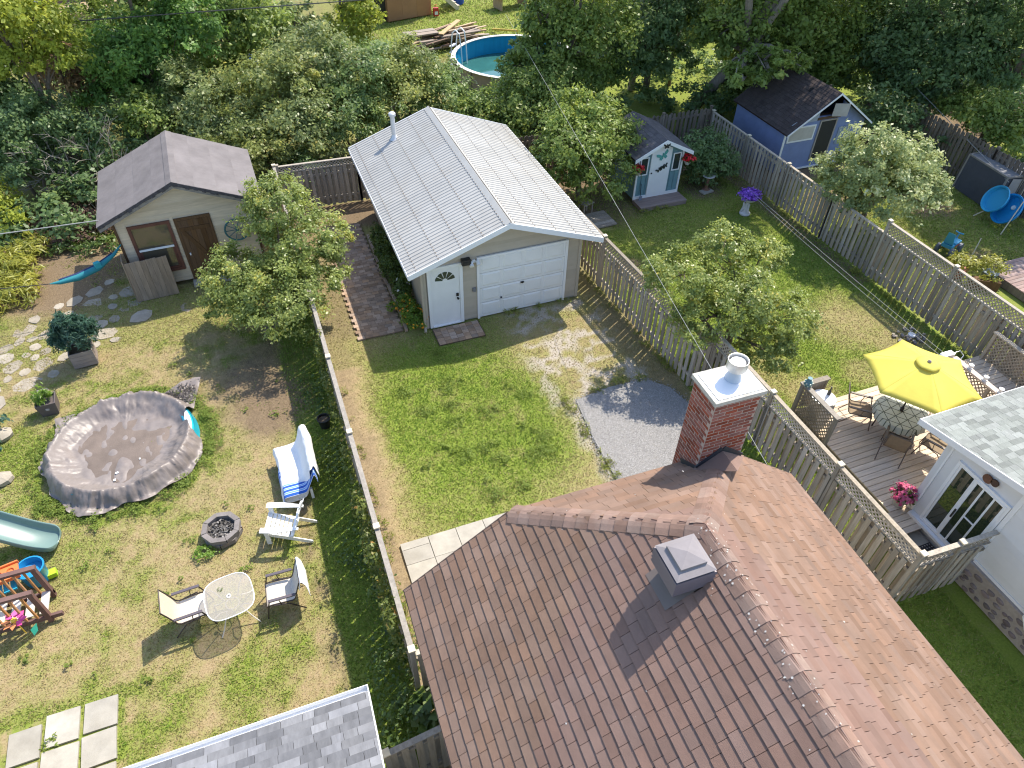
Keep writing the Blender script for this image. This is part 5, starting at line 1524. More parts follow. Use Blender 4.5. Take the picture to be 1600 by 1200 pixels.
prof = dense([(-4.88, .12), (-4.84, .40), (-4.78, .425), (-4.40, .42), (-4.30, .46), (-4.10, .93), (-4.065, .94), (-4.03, .6)], 2)
tag(cloth('towel', prof, -3.72, -5.24, stripe_mat(), seed=4, ny_=20, skew=lambda u, v: (.02 * math.sin(9 * v), 0, -.06 * max(0, v - .92) * 10 * (1 if u < .8 else .4))), 'blue and white striped towel lying under the white one on the bench', 'towel')
prof = dense([(-4.85, .30), (-4.81, .45), (-4.40, .46), (-4.30, .52), (-4.14, .93), (-4.07, .985), (-4.00, .93), (-3.96, .45)], 3)
tag(cloth('towel', prof, -3.68, -5.05, M_towel, seed=5, ny_=22, wob=.014, skew=lambda u, v: (-.18 * (v - .5) ** 2 * 4 * (1 - u) * 0.4, -.12 * (u < .75) * v, (.05 * abs(v - .5) * 2 if u > .5 else .0) - (.36 * max(0, (v - .8) / .2) if u < .6 else 0))), 'large white towel draped over the back and seat of the low bench', 'towel')

# bucket, planters
bk = thing('black_tub', 'round black plastic tub of soil in the fence shadow', 'tub', (-3.56, -2.93, 0))
MB().lathe([(.12, 0), (.16, .28), (.172, .29), (.172, .31), (.15, .31), (.145, .24), (.0, .24)], 20).build('tub_body', flat('black_tub', (.018, .018, .019), .45), bk, smooth=True)
MB().lathe([(.143, .242), (.08, .26), (.0, .25)], 16, cap=False).build('soil', M_earth, bk)
sp = thing('planter_box', 'small tapered dark planter with a pale emblem and bright green plant', 'planter', (-10.17, .06, 0), .06)
M_pb = mat('planter_plastic', (.12, .10, .098), .12, 4, rough=.6)
def taper_box(mb, b, t, h, wall=.03):
    B = [(-b, -b, 0), (b, -b, 0), (b, b, 0), (-b, b, 0)]; T = [(-t, -t, h), (t, -t, h), (t, t, h), (-t, t, h)]; q = t - wall
    I = [(-q, -q, h), (q, -q, h), (q, q, h), (-q, q, h)]; J = [(x, y, h - .08) for x, y, z in I]
    mb.add(B + T + I + J, [(3, 2, 1, 0)] + [(i, (i + 1) % 4, 4 + (i + 1) % 4, 4 + i) for i in range(4)] + [(4 + i, 4 + (i + 1) % 4, 8 + (i + 1) % 4, 8 + i) for i in range(4)] + [(8 + i, 8 + (i + 1) % 4, 12 + (i + 1) % 4, 12 + i) for i in range(4)] + [(12, 13, 14, 15)])
    return mb
taper_box(MB(), .19, .235, .40).build('planter_body', M_pb, sp)
em = MB()
for k in range(5):
    a = math.radians(30 + 30 * k); em.beam((.01 * math.cos(a), -.222, .22 + .01 * math.sin(a)), (.055 * math.cos(a), -.226, .22 + .05 * math.sin(a)), .012, .006, up=(0, 1, 0))
em.beam((-.04, -.221, .205), (.04, -.221, .205), .012, .006, up=(0, 1, 0)); em.build('emblem', flat('pale_emblem', (.55, .5, .48), .6), sp)
foliage('plant', [(-.03, .03, .5, .2, .2, .26)], 700, .10, LM_bright, sp, clusters=14, sigma=.25, aspect=.22, seed=8)
bp_ = thing('planter_box', 'square grey wooden planter with a big blue green bushy plant', 'planter', (-9.42, 1.88, 0), .1)
M_pw = mat('planter_wood', (.30, .25, .225), .2, 4, stretch=(1, 1, 5), rough=.85, objvar=.1)
for k in range(4):
    z = .07 + k * .125
    for s in (-1, 1):
        MB().box((0, s * .29, z), (.60, .025, .118)).build('board', M_pw, bp_); MB().box((s * .29, 0, z), (.025, .55, .118)).build('board', M_pw, bp_)
MB().box((0, 0, .40), (.54, .54, .03)).build('soil', M_earth, bp_)
foliage('plant', [(0, 0, .85, .52, .5, .42), (-.08, 0, 1.25, .34, .34, .42), (.22, .05, 1.0, .34, .34, .35), (-.3, .1, .85, .3, .3, .3)], 5200, .17, LM_teal, bp_, clusters=30, sigma=.2, aspect=.16, seed=9, up=.1)

# slide
sl_ = thing('toy_slide', 'green grey plastic toy slide coming in from the left edge', 'slide', (-9.6, -4.52, 0), 0)
mb = MB(); path_ = [(0.0, 0.0, .12), (-.12, .03, .13), (-.3, .09, .17), (-.55, .19, .28), (-.85, .31, .46), (-1.2, .44, .70), (-1.6, .58, .98)]
cs = [(-.33, .21), (-.30, .24), (-.27, .21), (-.24, .06), (-.15, .0), (.15, .0), (.24, .06), (.27, .21), (.30, .24), (.33, .21), (.31, .0), (.2, -.04), (-.2, -.04), (-.31, .0)]
k = len(cs)
for i, p in enumerate(path_):
    a = Vector(path_[max(i - 1, 0)]); b = Vector(path_[min(i + 1, len(path_) - 1)]); d = (b - a); d.z = 0; d.normalize(); s = Vector((-d.y, d.x, 0))
    f = .82 if i == 0 else 1
    for u, v in cs: mb.v.append(tuple(Vector(p) + s * u * f + Vector((0, 0, v * (0.55 if i == 0 else 1)))))
for i in range(len(path_) - 1):
    for j in range(k): mb.f.append((i * k + j, i * k + (j + 1) % k, (i + 1) * k + (j + 1) % k, (i + 1) * k + j))
mb.f.append(tuple(range(k)))
o = mb.build('chute', mat('slide_plastic', (.16, .245, .225), .06, 2, rough=.3, spec=.5), sl_, smooth=True)
ss = o.modifiers.new('s', 'SUBSURF'); ss.levels = 1; ss.render_levels = 2
MB().tube([(-1.5, .3, 0), (-1.45, .4, .95)], .03, 8).tube([(-1.5, .85, 0), (-1.45, .8, .95)], .03, 8).build('support', flat('green_support', (.10, .17, .16), .5), sl_)
# play deck
pk = thing('play_deck', 'wooden play platform with plum brown rails and orange balusters at the left edge', 'play structure', (-9.66, -6.1, 0), 0)
M_plum = mat('plum_wood', (.15, .085, .072), .2, 4, rough=.75, objvar=.1)
M_bal = mat('orange_wood', (.42, .22, .10), .15, 4, rough=.7, objvar=.12)
M_tread = mat('pale_plank', (.58, .54, .48), .12, 4, rough=.8, objvar=.08)
for y in (.29, -.29):
    MB().lohi((-.045, y - .045, 0), (.045, y + .045, 1.0)).build('post', M_plum, pk)
    MB().lohi((-2.0, y - .05, 1.0), (.06, y + .05, 1.07)).build('top_rail', M_plum, pk)
    MB().lohi((-2.0, y - .03, .08), (.25 if y < 0 else .045, y + .03, .19)).build('bottom_rail', M_plum, pk)
    for k in range(9):
        MB().lohi((-.2 - k * .19, y - .02, .19), (-.165 - k * .19, y + .02, 1.0)).build('baluster', M_bal, pk)
for k in range(8): MB().box((-.06 - k * .26, 0, .24), (.15, .50, .03)).build('floor_plank', M_tread, pk)
# toy tub
ty = thing('toy_water_tub', 'blue plastic toy tub with lime foot and orange tray behind the play platform', 'toy', (-10.0, -5.28, 0), .2)
M_tb = flat('blue_plastic', (.02, .25, .50), .35)
MB().lathe([(.22, 0), (.26, .42), (.28, .44), (.28, .46), (.25, .46), (.23, .3), (0, .28)], 22).build('tub_body', M_tb, ty, smooth=True)
MB().box((.25, -.05, .06), (.22, .16, .12)).build('foot', flat('lime_plastic', (.40, .62, .03), .4), ty)
tr_ = MB(); tr_.box((-.42, .02, .50), (.5, .36, .05)); 
for s in (-1, 1): tr_.tube([(-.42 + s * .11 + .09 * math.cos(a), .02 + .09 * math.sin(a), .54) for a in [2 * math.pi * i / 14 for i in range(15)]], .022, 6, cap=False)
tr_.box((-.42, .21, .53), (.54, .03, .09)).box((-.42, -.17, .53), (.54, .03, .09)).build('tray', flat('orange_plastic', (.72, .20, .06), .4), ty)
for k in range(4): MB().box((-.75 + k * .13, -.12, .3), (.10, .3, .04)).build('blue_block', flat('light_blue', (.03, .38, .58), .4), ty)
# pinwheel flower
fw_ = thing('flower_pinwheel', 'pink and orange flower pinwheel with a green leaf on the play platform rail', 'pinwheel', (-10.12, -6.52, 0), 0)
M_pk = flat('pink_petal', (.72, .08, .30), .5); M_or = flat('orange_petal', (.80, .30, .12), .5)
for k in range(8):
    a = 2 * math.pi * k / 8; c, s = math.cos(a), math.sin(a)
    P = [(.05 * c, .05 * s, .50), (.14 * c - .06 * s, .14 * s + .06 * c, .53), (.23 * c, .23 * s, .52), (.14 * c + .06 * s, .14 * s - .06 * c, .49)]
    MB().prism(P, (0, 0, .008)).build('petal', M_or if k in (4, 5, 6) else M_pk, fw_)
MB().tube([(0, 0, 0), (0, 0, .5)], .01, 6).lathe([(.05, .49), (.05, .54), (0, .55)], 10).build('stalk', flat('yellow_hub', (.75, .5, .06), .5), fw_)
MB().prism([(.22, -.18, .3), (.34, -.1, .36), (.36, -.24, .3), (.28, -.3, .25)], (0, 0, .01)).build('leaf', flat('green_leaf', (.03, .28, .18), .5), fw_)
# hammock
hm = thing('hammock', 'narrow teal and navy hammock gathered and tied to the cream shed corner', 'hammock', (0, 0, 0))
hp = [(-7.97, 4.72, 1.78), (-8.25, 4.6, 1.55), (-8.75, 4.4, 1.33), (-9.3, 4.2, 1.25), (-9.75, 4.05, 1.28), (-10.0, 4.0, 1.32)]
MB().tube(hp, [.015, .05, .095, .10, .06, .015], 10).build('sling', flat('teal_cloth', (.02, .20, .24), .7), hm, smooth=True)
MB().tube([(x - .02, y + .05, z + .055) for x, y, z in hp[1:-1]], [.012, .055, .06, .03], 8).build('stripe', flat('navy_cloth', (.015, .03, .10), .7), hm, smooth=True)
MB().box((-8.72, 4.38, 1.45), (.16, .14, .16), rz=.5).build('knot', flat('bright_teal_cloth', (.03, .32, .37), .7), hm)
MB().tube([hp[-1], (-11.4, 3.75, 1.62), (-13.0, 3.5, 2.0)], .012, 6).build('rope', M_dark, hm)

# ------------------------------------------------------------------ garage flower bed
def plant(name, label, lobes, n, size, m, cat='plant', group=None, fl=None, **kw):
    o = foliage(name, lobes, n, size, m, **kw); tag(o, label, cat, group)
    if fl is not None:
        V, F, R = leaf_arrays(fl[0], fl[1], fl[2], seed=kw.get('seed', 0) + 50, sigma=fl[4] if len(fl) > 4 else .12, clusters=fl[5] if len(fl) > 5 else 16, shell=(.85, 1.08), up=1.0, aspect=.9)
        f = piece('flowers', np_mesh('flowers', V, F, fl[3], rnd=R), o)
    return o
plant('marigold_bush', 'orange flowering bush beside the white garage door', [(-.28, .35, .28, .36, .42, .34), (-.36, .95, .28, .3, .35, .34)], 3200, .06, LM_bright, 'flowering bush', fl=([(-.28, .3, .3, .38, .44, .36), (-.4, .9, .3, .3, .36, .35)], 150, .055, LM_orange, .07, 18), seed=21)
plant('white_flower_bush', 'green bush with a few white blooms along the garage side', [(-.28, 1.75, .36, .30, .45, .5)], 2200, .07, LM_green, 'flowering bush', fl=([(-.3, 1.6, .45, .25, .3, .4)], 40, .06, LM_white, .06, 5), seed=22)
plant('fern_bush', 'feathery dark green bush by the garage wall under the eave', [(-.32, 2.9, .4, .34, .55, .5), (-.3, 3.8, .42, .34, .5, .5)], 4000, .07, LM_green, 'bush', seed=23)
plant('fern_bush', 'farthest feathery bush beside the brick path near the rear fence', [(-.28, 4.8, .35, .3, .5, .45)], 1800, .07, LM_green, 'bush', seed=24)
plant('weed_sprig', 'pale sprig leaning over the edge of the brick path', [(-.72, 1.2, .15, .22, .2, .16)], 260, .06, LM_bright, 'weed', seed=25)

# ------------------------------------------------------------------ garden shed yard
def basket(label, loc, seed):
    t = thing('hanging_basket', label, 'flower basket', loc, 0, 'red flower baskets on the teal shed')
    MB().lathe([(.07, -.26), (.14, -.13), (.15, -.10), (.13, -.1), (.0, -.12)], 14).build('pot', flat('pale_pot', (.45, .45, .42), .6), t, smooth=True)
    foliage('leaves', [(0, 0, -.06, .2, .2, .13)], 420, .06, LM_green, t, zmin=-1, seed=seed)
    foliage('flowers', [(0, 0, -.01, .23, .22, .14)], 260, .065, LM_red, t, zmin=-1, seed=seed + 1, up=1, aspect=.9)
    MB().tube([(0, 0, -.1), (0, .05, .3), (0, .16, .32)], .008, 5).build('hook', M_black, t)
basket('red flower basket by the left window of the teal shed', (9.32, 4.47, 1.52), 31)
basket('red flower basket off the right corner of the teal shed', (11.42, 4.52, 1.58), 33)
ur = thing('flower_urn', 'white cherub pedestal urn overflowing with purple flowers', 'flower urn', (13.03, 2.58, 0))
M_urn = mat('urn_white', (.62, .61, .60), .12, 8, rough=.7)
MB().lathe([(.2, 0), (.2, .05), (.12, .08), (.07, .2), (.09, .32), (.06, .45), (.08, .52)], 14).build('pedestal', M_urn, ur, smooth=True)
for k in range(3):
    a = 2 * math.pi * k / 3 + .5
    MB().tube([(.16 * math.cos(a), .16 * math.sin(a), .08), (.09 * math.cos(a), .09 * math.sin(a), .28), (.12 * math.cos(a), .12 * math.sin(a), .46)], [.035, .055, .03], 8).lathe([(.0, -.05), (.045, 0), (.0, .05)], 8, (.12 * math.cos(a), .12 * math.sin(a), .42)).build('cherub', M_urn, ur, smooth=True)
MB().lathe([(.08, .5), (.26, .60), (.31, .68), (.29, .68), (.1, .62)], 18).build('bowl', M_urn, ur, smooth=True)
foliage('purple_flowers', [(0, 0, .78, .36, .36, .2)], 1500, .055, LM_purple, ur, seed=41, up=1, aspect=.9, clusters=50)
bb = thing('bird_bath', 'small stone bird bath with rusty stem on pale slabs', 'bird bath', (12.62, 4.62, 0))
MB().lathe([(.16, 0), (.16, .05), (.06, .08), (.055, .5), (.09, .54)], 12).build('stem', mat('rusty_stem', (.25, .14, .10), .2, 8), bb, smooth=True)
MB().lathe([(.08, .53), (.24, .60), (.25, .63), (.22, .63), (.02, .57)], 18).build('bowl', M_urn, bb, smooth=True)
MB().box((-.05, -.12, .02), (.5, .3, .05), rz=.2).build('slab', M_conc, bb)
gt = thing('garden_trug_stand', 'small grey wooden stand by the timber pad left of the teal shed', 'plant stand', (7.35, 4.55, 0), .3)
for sx in (-1, 1):
    for sy in (-1, 1): MB().lohi((sx * .2 - .02, sy * .14 - .02, 0), (sx * .2 + .02, sy * .14 + .02, .45)).build('leg', M_fenceg, gt)
for k in range(4): MB().box((0, -.15 + k * .1, .465), (.5, .085, .025)).build('slat', M_fenceg, gt)
pp = thing('timber_pad', 'grey timber pad on the ground between garage eave and teal shed', 'pad', (7.45, 3.95, 0), .06)
for k in range(6): MB().box((0, -.45 + k * .17, .03), (1.3, .16, .05)).build('board', M_fenceg, pp)
sh_ = thing('shovel', 'dark handled spade leaning on the teal shed front', 'spade', (9.62, 4.60, .16))
MB().tube([(0, -.06, .15), (0, .0, .62)], .012, 6).build('handle', M_black, sh_)
MB().box((0, -.09, .08), (.12, .015, .18)).build('blade', flat('steel_blue', (.2, .23, .3), .4), sh_)
dn = thing('stone_drain', 'ring of small stones round a white cap on the dry lawn patch', 'drain', (13.7, -5.2, 0))
for k in range(34):
    a = random.random() * 6.28; r = .08 + .42 * math.sqrt(random.random())
    MB().lathe([(.0, 0), (.05, .0), (.045, .03), (.0, .045)], 7, (0, 0, 0)).build('stone', M_stone if k % 3 == 0 else M_blk, dn, (r * math.cos(a) * 1.3, r * math.sin(a) * .7, 0), random.random())
MB().lathe([(.11, 0), (.11, .05), (.0, .07)], 14).build('cap', M_whitemetal, dn)

# ------------------------------------------------------------------ on the deck
um = thing('parasol', 'open yellow parasol shading the patio table on the deck', 'parasol', (9.84, -8.32, DZ))
M_yel = mat('yellow_canopy', (.78, .71, .14), .06, 3, rough=.8, bump=.1, bscale=14)
_n = M_yel.node_tree; _t = _n.nodes.new('ShaderNodeBsdfTranslucent'); _t.inputs['Color'].default_value = (.8, .62, .06, 1)
_m = _n.nodes.new('ShaderNodeMixShader'); _m.inputs[0].default_value = .3
_n.links.new(_n.nodes['Principled BSDF'].outputs[0], _m.inputs[1]); _n.links.new(_t.outputs[0], _m.inputs[2]); _n.links.new(_m.outputs[0], _n.nodes['Material Output'].inputs['Surface'])
zr_, zt_ = 2.30 - DZ, 2.72 - DZ
R = 1.34
ang = [math.radians(5 + 60 * k) for k in range(6)]
seg = 8
for k in range(6):
    a0, a1 = ang[k], ang[(k + 1) % 6]; mb = MB()
    rows = []
    for i in range(9):
        t = i / 8
        row = []
        for j in range(seg + 1):
            s = j / seg
            p0 = Vector((math.cos(a0), math.sin(a0), 0)) * R * t; p1 = Vector((math.cos(a1), math.sin(a1), 0)) * R * t
            p = p0.lerp(p1, s); sag = 4 * s * (1 - s)
            p *= (1 - .055 * sag * t ** 2)
            z = zt_ - (zt_ - zr_) * (t ** 1.15) - .045 * sag * t * (1 - t * .35)
            row.append((p.x, p.y, z))
        rows += row
    mb.add(rows, [(i * (seg + 1) + j, i * (seg + 1) + j + 1, (i + 1) * (seg + 1) + j + 1, (i + 1) * (seg + 1) + j) for i in range(8) for j in range(seg)])
    o = mb.build('canopy_panel', M_yel, um, smooth=True)
    sd_ = o.modifiers.new('t', 'SOLIDIFY'); sd_.thickness = .006
    MB().tube([(0, 0, zt_ - .03), (math.cos(a0) * R * .55, math.sin(a0) * R * .55, zt_ - (zt_ - zr_) * .5 - .025), (math.cos(a0) * R, math.sin(a0) * R, zr_ - .01)], .009, 6).build('rib', M_tube, um)
hv = MB()
pts = [(0.0, .06)] + [(.25, .0)]
rows = []
for i in range(4):
    t = i / 3
    for j in range(24):
        a = 2 * math.pi * j / 24
        rr_ = .27 * t * (1 + .04 * math.cos(6 * (a - .09)))
        rows.append((rr_ * math.cos(a), rr_ * math.sin(a), zt_ + .035 - .055 * t ** 1.2 + .018 * math.sin(12 * a) * t ** 3))
hv.add(rows, [(i * 24 + j, i * 24 + (j + 1) % 24, (i + 1) * 24 + (j + 1) % 24, (i + 1) * 24 + j) for i in range(3) for j in range(24)])
o = hv.build('vent_cap', M_yel, um, smooth=True); o.modifiers.new('t', 'SOLIDIFY').thickness = .005
MB().lathe([(.045, 0), (.045, .02), (.02, .05), (0, .055)], 12, (0, 0, zt_ + .03)).build('finial', flat('taupe_finial', (.28, .22, .2), .5), um)
MB().tube([(0, 0, 0), (0, 0, zt_)], .02, 10).lathe([(.04, .72), (.045, .80), (.03, .84)], 10).build('pole', M_tube, um)
pt_ = thing('patio_table', 'oval patio table under the yellow parasol', 'table', (9.84, -8.36, DZ), 0)
MB().lathe([(.58, .66), (.60, .68), (.58, .70), (.03, .70)], 36).build('tabletop', M_tube, pt_)
for k in range(4):
    a = math.pi / 4 + k * math.pi / 2; MB().tube([(.42 * math.cos(a), .42 * math.sin(a), .67), (.46 * math.cos(a), .46 * math.sin(a), 0)], .02, 8).build('leg', M_tube, pt_)
def cloth_mat():
    """printed tumbling-block lines on pale green cloth"""
    m = bpy.data.materials.new('hexagon_cloth'); m.use_nodes = True; N = m.node_tree.nodes; L = m.node_tree.links; b = N['Principled BSDF']
    tc = N.new('ShaderNodeTexCoord'); prev = None
    for ang_ in (0, 60, 120):
        mp = N.new('ShaderNodeMapping'); mp.inputs['Rotation'].default_value = (0, 0, math.radians(ang_ + 20)); L.new(tc.outputs['Object'], mp.inputs[0])
        sp_ = N.new('ShaderNodeSeparateXYZ'); L.new(mp.outputs[0], sp_.inputs[0])
        mu_ = N.new('ShaderNodeMath'); mu_.operation = 'MULTIPLY'; mu_.inputs[1].default_value = 4.2; L.new(sp_.outputs[0], mu_.inputs[0])
        fr_ = N.new('ShaderNodeMath'); fr_.operation = 'FRACT'; L.new(mu_.outputs[0], fr_.inputs[0])
        lt = N.new('ShaderNodeMath'); lt.operation = 'LESS_THAN'; lt.inputs[1].default_value = .085; L.new(fr_.outputs[0], lt.inputs[0])
        if prev is None: prev = lt.outputs[0]
        else:
            mxx = N.new('ShaderNodeMath'); mxx.operation = 'MAXIMUM'; L.new(prev, mxx.inputs[0]); L.new(lt.outputs[0], mxx.inputs[1]); prev = mxx.outputs[0]
    mx = N.new('ShaderNodeMix'); mx.data_type = 'RGBA'; L.new(prev, mx.inputs[0]); mx.inputs[6].default_value = (.56, .57, .47, 1); mx.inputs[7].default_value = (.10, .11, .08, 1)
    L.new(mx.outputs[2], b.inputs['Base Color']); b.inputs['Roughness'].default_value = .8; return m
tcx = MB(); rows = []
for i, (r, z) in enumerate(((.03, .712), (.3, .712), (.585, .712), (.62, .70), (.635, .60), (.65, .53))):
    for j in range(72):
        a = 2 * math.pi * j / 72; w = (1 + (.035 * math.sin(18 * a) if i > 3 else 0))
        rows.append((r * w * math.cos(a), r * w * math.sin(a), z))
tcx.add(rows, [(i * 72 + j, i * 72 + (j + 1) % 72, (i + 1) * 72 + (j + 1) % 72, (i + 1) * 72 + j) for i in range(5) for j in range(72)])
tcl = tcx.build('tablecloth', cloth_mat(), None, (9.84, -8.36, DZ), smooth=True); tag(tcl, 'pale green tablecloth with dark hexagon lines and ruffled edge', 'tablecloth')
M_slb = mat('tan_sling', (.26, .20, .135), .12, 14, rough=.85)
M_brt = flat('brown_tube', (.13, .10, .08), .45)
for lab, x, y, rz in (('tan sling chair at the far left of the deck table, nearest the lattice screen', 9.20, -7.72, -.75), ('tan sling chair with its back to the return fence, front left of the deck table', 9.25, -8.95, .65),
                      ('tan sling chair pulled out at the right front of the deck table', 10.15, -9.35, 2.0), ('tan sling chair behind the deck table, mostly under the parasol', 10.75, -8.1, 3.4)):
    sling_chair(lab, (x, y, DZ), rz, M_slb, M_slb, M_brt, M_brt, 'tan chairs round the deck table', w=.5)
vs = thing('ceramic_vase', 'blue green ceramic vase with pale dots on the lattice screen corner', 'vase', (7.96, -6.98, 1.36))
M_vase = flat('vase_glaze', (.10, .22, .25), .25)
MB().lathe([(.06, 0), (.10, .07), (.10, .14), (.06, .2), (.045, .25), (.06, .28), (.04, .28)], 18).build('vase_body', M_vase, vs, smooth=True)
dm_ = MB()
for k in range(7):
    a = 2 * math.pi * k / 7; 
    for zz in (.07, .14): dm_.box((.102 * math.cos(a + zz * 6), .102 * math.sin(a + zz * 6), zz), (.02, .035, .035), rz=a + zz * 6)
dm_.build('glaze_dots', flat('vase_dots', (.5, .55, .45), .4), vs)
wd = thing('side_stand', 'white round basin with dark bottle on a pale stand in the deck corner', 'stand', (8.36, -7.30, DZ))
MB().lohi((-.2, -.2, 0), (.22, .2, .55)).build('stand_body', mat('pale_stand', (.55, .52, .48), .1, 4), wd)
MB().lathe([(.1, .55), (.26, .62), (.3, .70), (.28, .70), (.08, .60)], 20, (-.02, .02, 0)).build('basin', M_white, wd, smooth=True)
MB().lathe([(.045, .55), (.045, .75), (.018, .82), (.018, .92)], 10, (.20, .10, 0)).build('bottle', M_dark, wd, smooth=True)
fp2 = thing('flower_pot', 'pale pot of pink flowers by the white house wall on the deck', 'flower pot', (8.33, -10.22, DZ))
MB().lathe([(.12, 0), (.17, .3), (.18, .32), (.15, .32), (.0, .28)], 16).build('pot', mat('stone_pot', (.48, .45, .41), .1, 5), fp2, smooth=True)
foliage('leaves', [(0, 0, .34, .22, .24, .18)], 260, .07, LM_green, fp2, seed=51)
foliage('flowers', [(0, 0, .42, .26, .26, .2)], 330, .065, LM_pink, fp2, seed=52, up=1, aspect=.9)
# pulley post and string of lamps on the deck rail
pul = thing('clothesline_post', 'grey white clothesline pulley on a post at the deck corner', 'clothesline pulley', (12.28, -7.3, 0))
MB().lohi((-.06, -.06, 0), (.06, .06, 1.35)).build('post', M_fence, pul)
MB().box((-.1, .0, 1.4), (.36, .16, .14)).tube([(.15, 0, 1.42), (.3, -.02, 1.46), (.32, -.15, 1.40), (.2, -.2, 1.36)], .012, 6).build('pulley_housing', M_grey, pul)
MB().tube([(-.24, -.06, 1.4), (-.24, .06, 1.4)], .10, 14).build('wheel', M_whitemetal, pul)
for k in range(4):
    la = thing('rail_lamp', ('small white solar lamp on the far deck rail, nearest the clothesline pulley', 'second small white lamp on the far deck rail from the clothesline pulley', 'third small white lamp on the far deck rail from the clothesline pulley', 'small white lamp on the far deck rail, closest to the shingle roof')[k], 'lamp', (12.62, -7.75 - k * .48, 1.20), 0, 'white lamps along the far deck rail')
    MB().box((0, 0, .0), (.10, .10, .03)).lathe([(.045, .015), (.05, .10), (.07, .12), (0, .16)], 10).build('lamp_body', M_whitemetal, la)
rl = thing('deck_rail', 'pale lattice rail along the far edge of the deck beyond the parasol', 'rail', (12.62, -7.3, 0), -math.pi / 2)
MB().box((1.2, 0, 1.16), (2.5, .16, .05)).build('cap_board', mat('pale_rail', (.55, .47, .40), .1, 4), rl)
for k in range(3): MB().lohi((k * 1.15 - .04, -.04, 0), (k * 1.15 + .04, .04, 1.13)).build('post', M_fence, rl)
lm = MB(); lattice(lm, .05, 2.3, .45, 1.12); tag(lm.build('lattice', M_fence, rl), kind='stuff')

# ------------------------------------------------------------------ far right yard
cb = thing('covered_box', 'low box frame covered with dark grey mesh in the far right yard', 'enclosure', (0, 0, 0))
M_mesh = mat('grey_mesh', (.085, .088, .10), .12, 3, rough=.8)
A, B, Cc, D_ = Vector((22.25, 1.62, 0)), Vector((22.05, -.32, 0)), Vector((23.4, -.5, 0)), Vector((23.55, 1.5, 0))
H = Vector((0.1, 0, 1.35))
MB().add([A, B, Cc, D_, A + H, B + H, Cc + H, D_ + H], [(0, 1, 5, 4), (1, 2, 6, 5), (2, 3, 7, 6), (3, 0, 4, 7)]).build('mesh_side', M_mesh, cb)
MB().add([A + H, B + H, Cc + H, D_ + H, A + H * .985, B + H * .985, Cc + H * .985, D_ + H * .985], [(0, 1, 2, 3), (7, 6, 5, 4)]).build('cover', mat('grey_cover', (.22, .22, .23), .1, 3), cb)
fr_ = MB()
for p in (A, B, Cc, D_): fr_.beam(p, p + H, .06, .06)
for p, q in ((A, B), (B, Cc), (Cc, D_), (D_, A)): fr_.beam(p + H, q + H, .06, .06)
fr_.build('frame', M_fenceg, cb)
MB().add([B + Vector((.2, -.08, 0)), B + Vector((1.1, -.2, 0)), B + Vector((1.2, -.2, 1.2)), B + Vector((.3, -.08, 1.3))], [(0, 1, 2, 3)]).build('leaning_board', mat('pale_board', (.42, .40, .38), .1, 4), cb)
bpz = thing('wading_pool', 'bright blue plastic wading pool propped on its side near the right edge', 'wading pool', (21.65, -1.25, .62))
Mx = Matrix.Rotation(math.radians(62), 4, Vector((.3, 1, 0)).normalized())
def disc(name, r, m, parent, M):
    mb = MB(); mb.lathe([(r, .10), (r * 1.04, .12), (r * 1.02, .16), (r * .92, .14), (r * .85, .0), (0, .0)], 26, cap=False)
    mb.lathe([(r, .10), (r * .88, -.03), (0, -.03)], 26, cap=False)
    return piece(name, mb.mesh(name, m), parent, M=M, smooth=True)
M_bp = flat('blue_pool', (.015, .25, .56), .3)
disc('pool_shell', .56, M_bp, bpz, Mx.inverted())
disc('second_shell', .50, flat('sky_blue_pool', (.04, .36, .62), .3), bpz, Matrix.Translation((-.05, .55, .12)) @ Mx.inverted())
MB().lathe([(.0, 0), (.09, 0), (.07, .04), (0, .04)], 14).build('print', flat('pale_print', (.6, .7, .72), .5), bpz).matrix_local = Mx.inverted() @ Matrix.Translation((.12, -.1, .0))
tc_ = thing('toy_car', 'sky blue toddler ride on chair with grey wheels on shaded grass', 'ride on toy', (18.35, -1.95, 0), .3)
M_sk = flat('sky_plastic', (.06, .33, .52), .4)
MB().box((0, 0, .32), (.62, .36, .12)).box((.1, 0, .40), (.4, .4, .06)).build('seat', M_sk, tc_)
MB().prism([(-.22, -.16, .38), (-.22, .16, .38), (-.30, .12, .82), (-.30, -.12, .82)], (-.05, 0, .02)).build('backrest', M_sk, tc_)
MB().tube([(.3, 0, .36), (.36, 0, .6), (.36, .14, .62)], .025, 8).tube([(.36, 0, .6), (.36, -.14, .62)], .025, 8).build('handlebar', M_sk, tc_)
for sx in (-.3, .32):
    for sy in (-.24, .24): MB().tube([(sx, sy - .05, .16), (sx, sy + .05, .16)], .16, 16).build('wheel', flat('grey_wheel', (.10, .12, .15), .5), tc_)
MB().box((.1, -.19, .3), (.3, .01, .05)).build('side_strip', flat('red_strip', (.5, .08, .06), .5), tc_)
for lab, x, y, pm in (('yellow green plant in a terracotta pot behind the lattice fence', 17.45, -3.25, (.32, .10, .055)), ('yellow green plant in a pale blue dish beside the far deck', 18.25, -3.75, (.30, .36, .42))):
    t = thing('potted_plant', lab, 'potted plant', (x, y, 0), 0, 'yellow potted plants in the far yard')
    MB().lathe([(.18, 0), (.25, .32), (.27, .34), (.22, .34), (0, .3)], 16).build('pot', flat('pot_colour', pm, .6), t, smooth=True)
    foliage('leaves', [(0, 0, .55, .42, .42, .32)], 900, .08, LM_yellow, t, seed=int(x * 10), up=.9)
wb = thing('window_box', 'brown trough with yellow flowers and a dark rim beside the far deck', 'trough', (17.75, -4.05, 0), -.6)
MB().lohi((-.42, -.13, 0), (.42, .13, .34)).build('trough_body', M_brown, wb)
foliage('flowers', [(.1, 0, .40, .3, .14, .1)], 200, .07, LM_yellow, wb, seed=61)
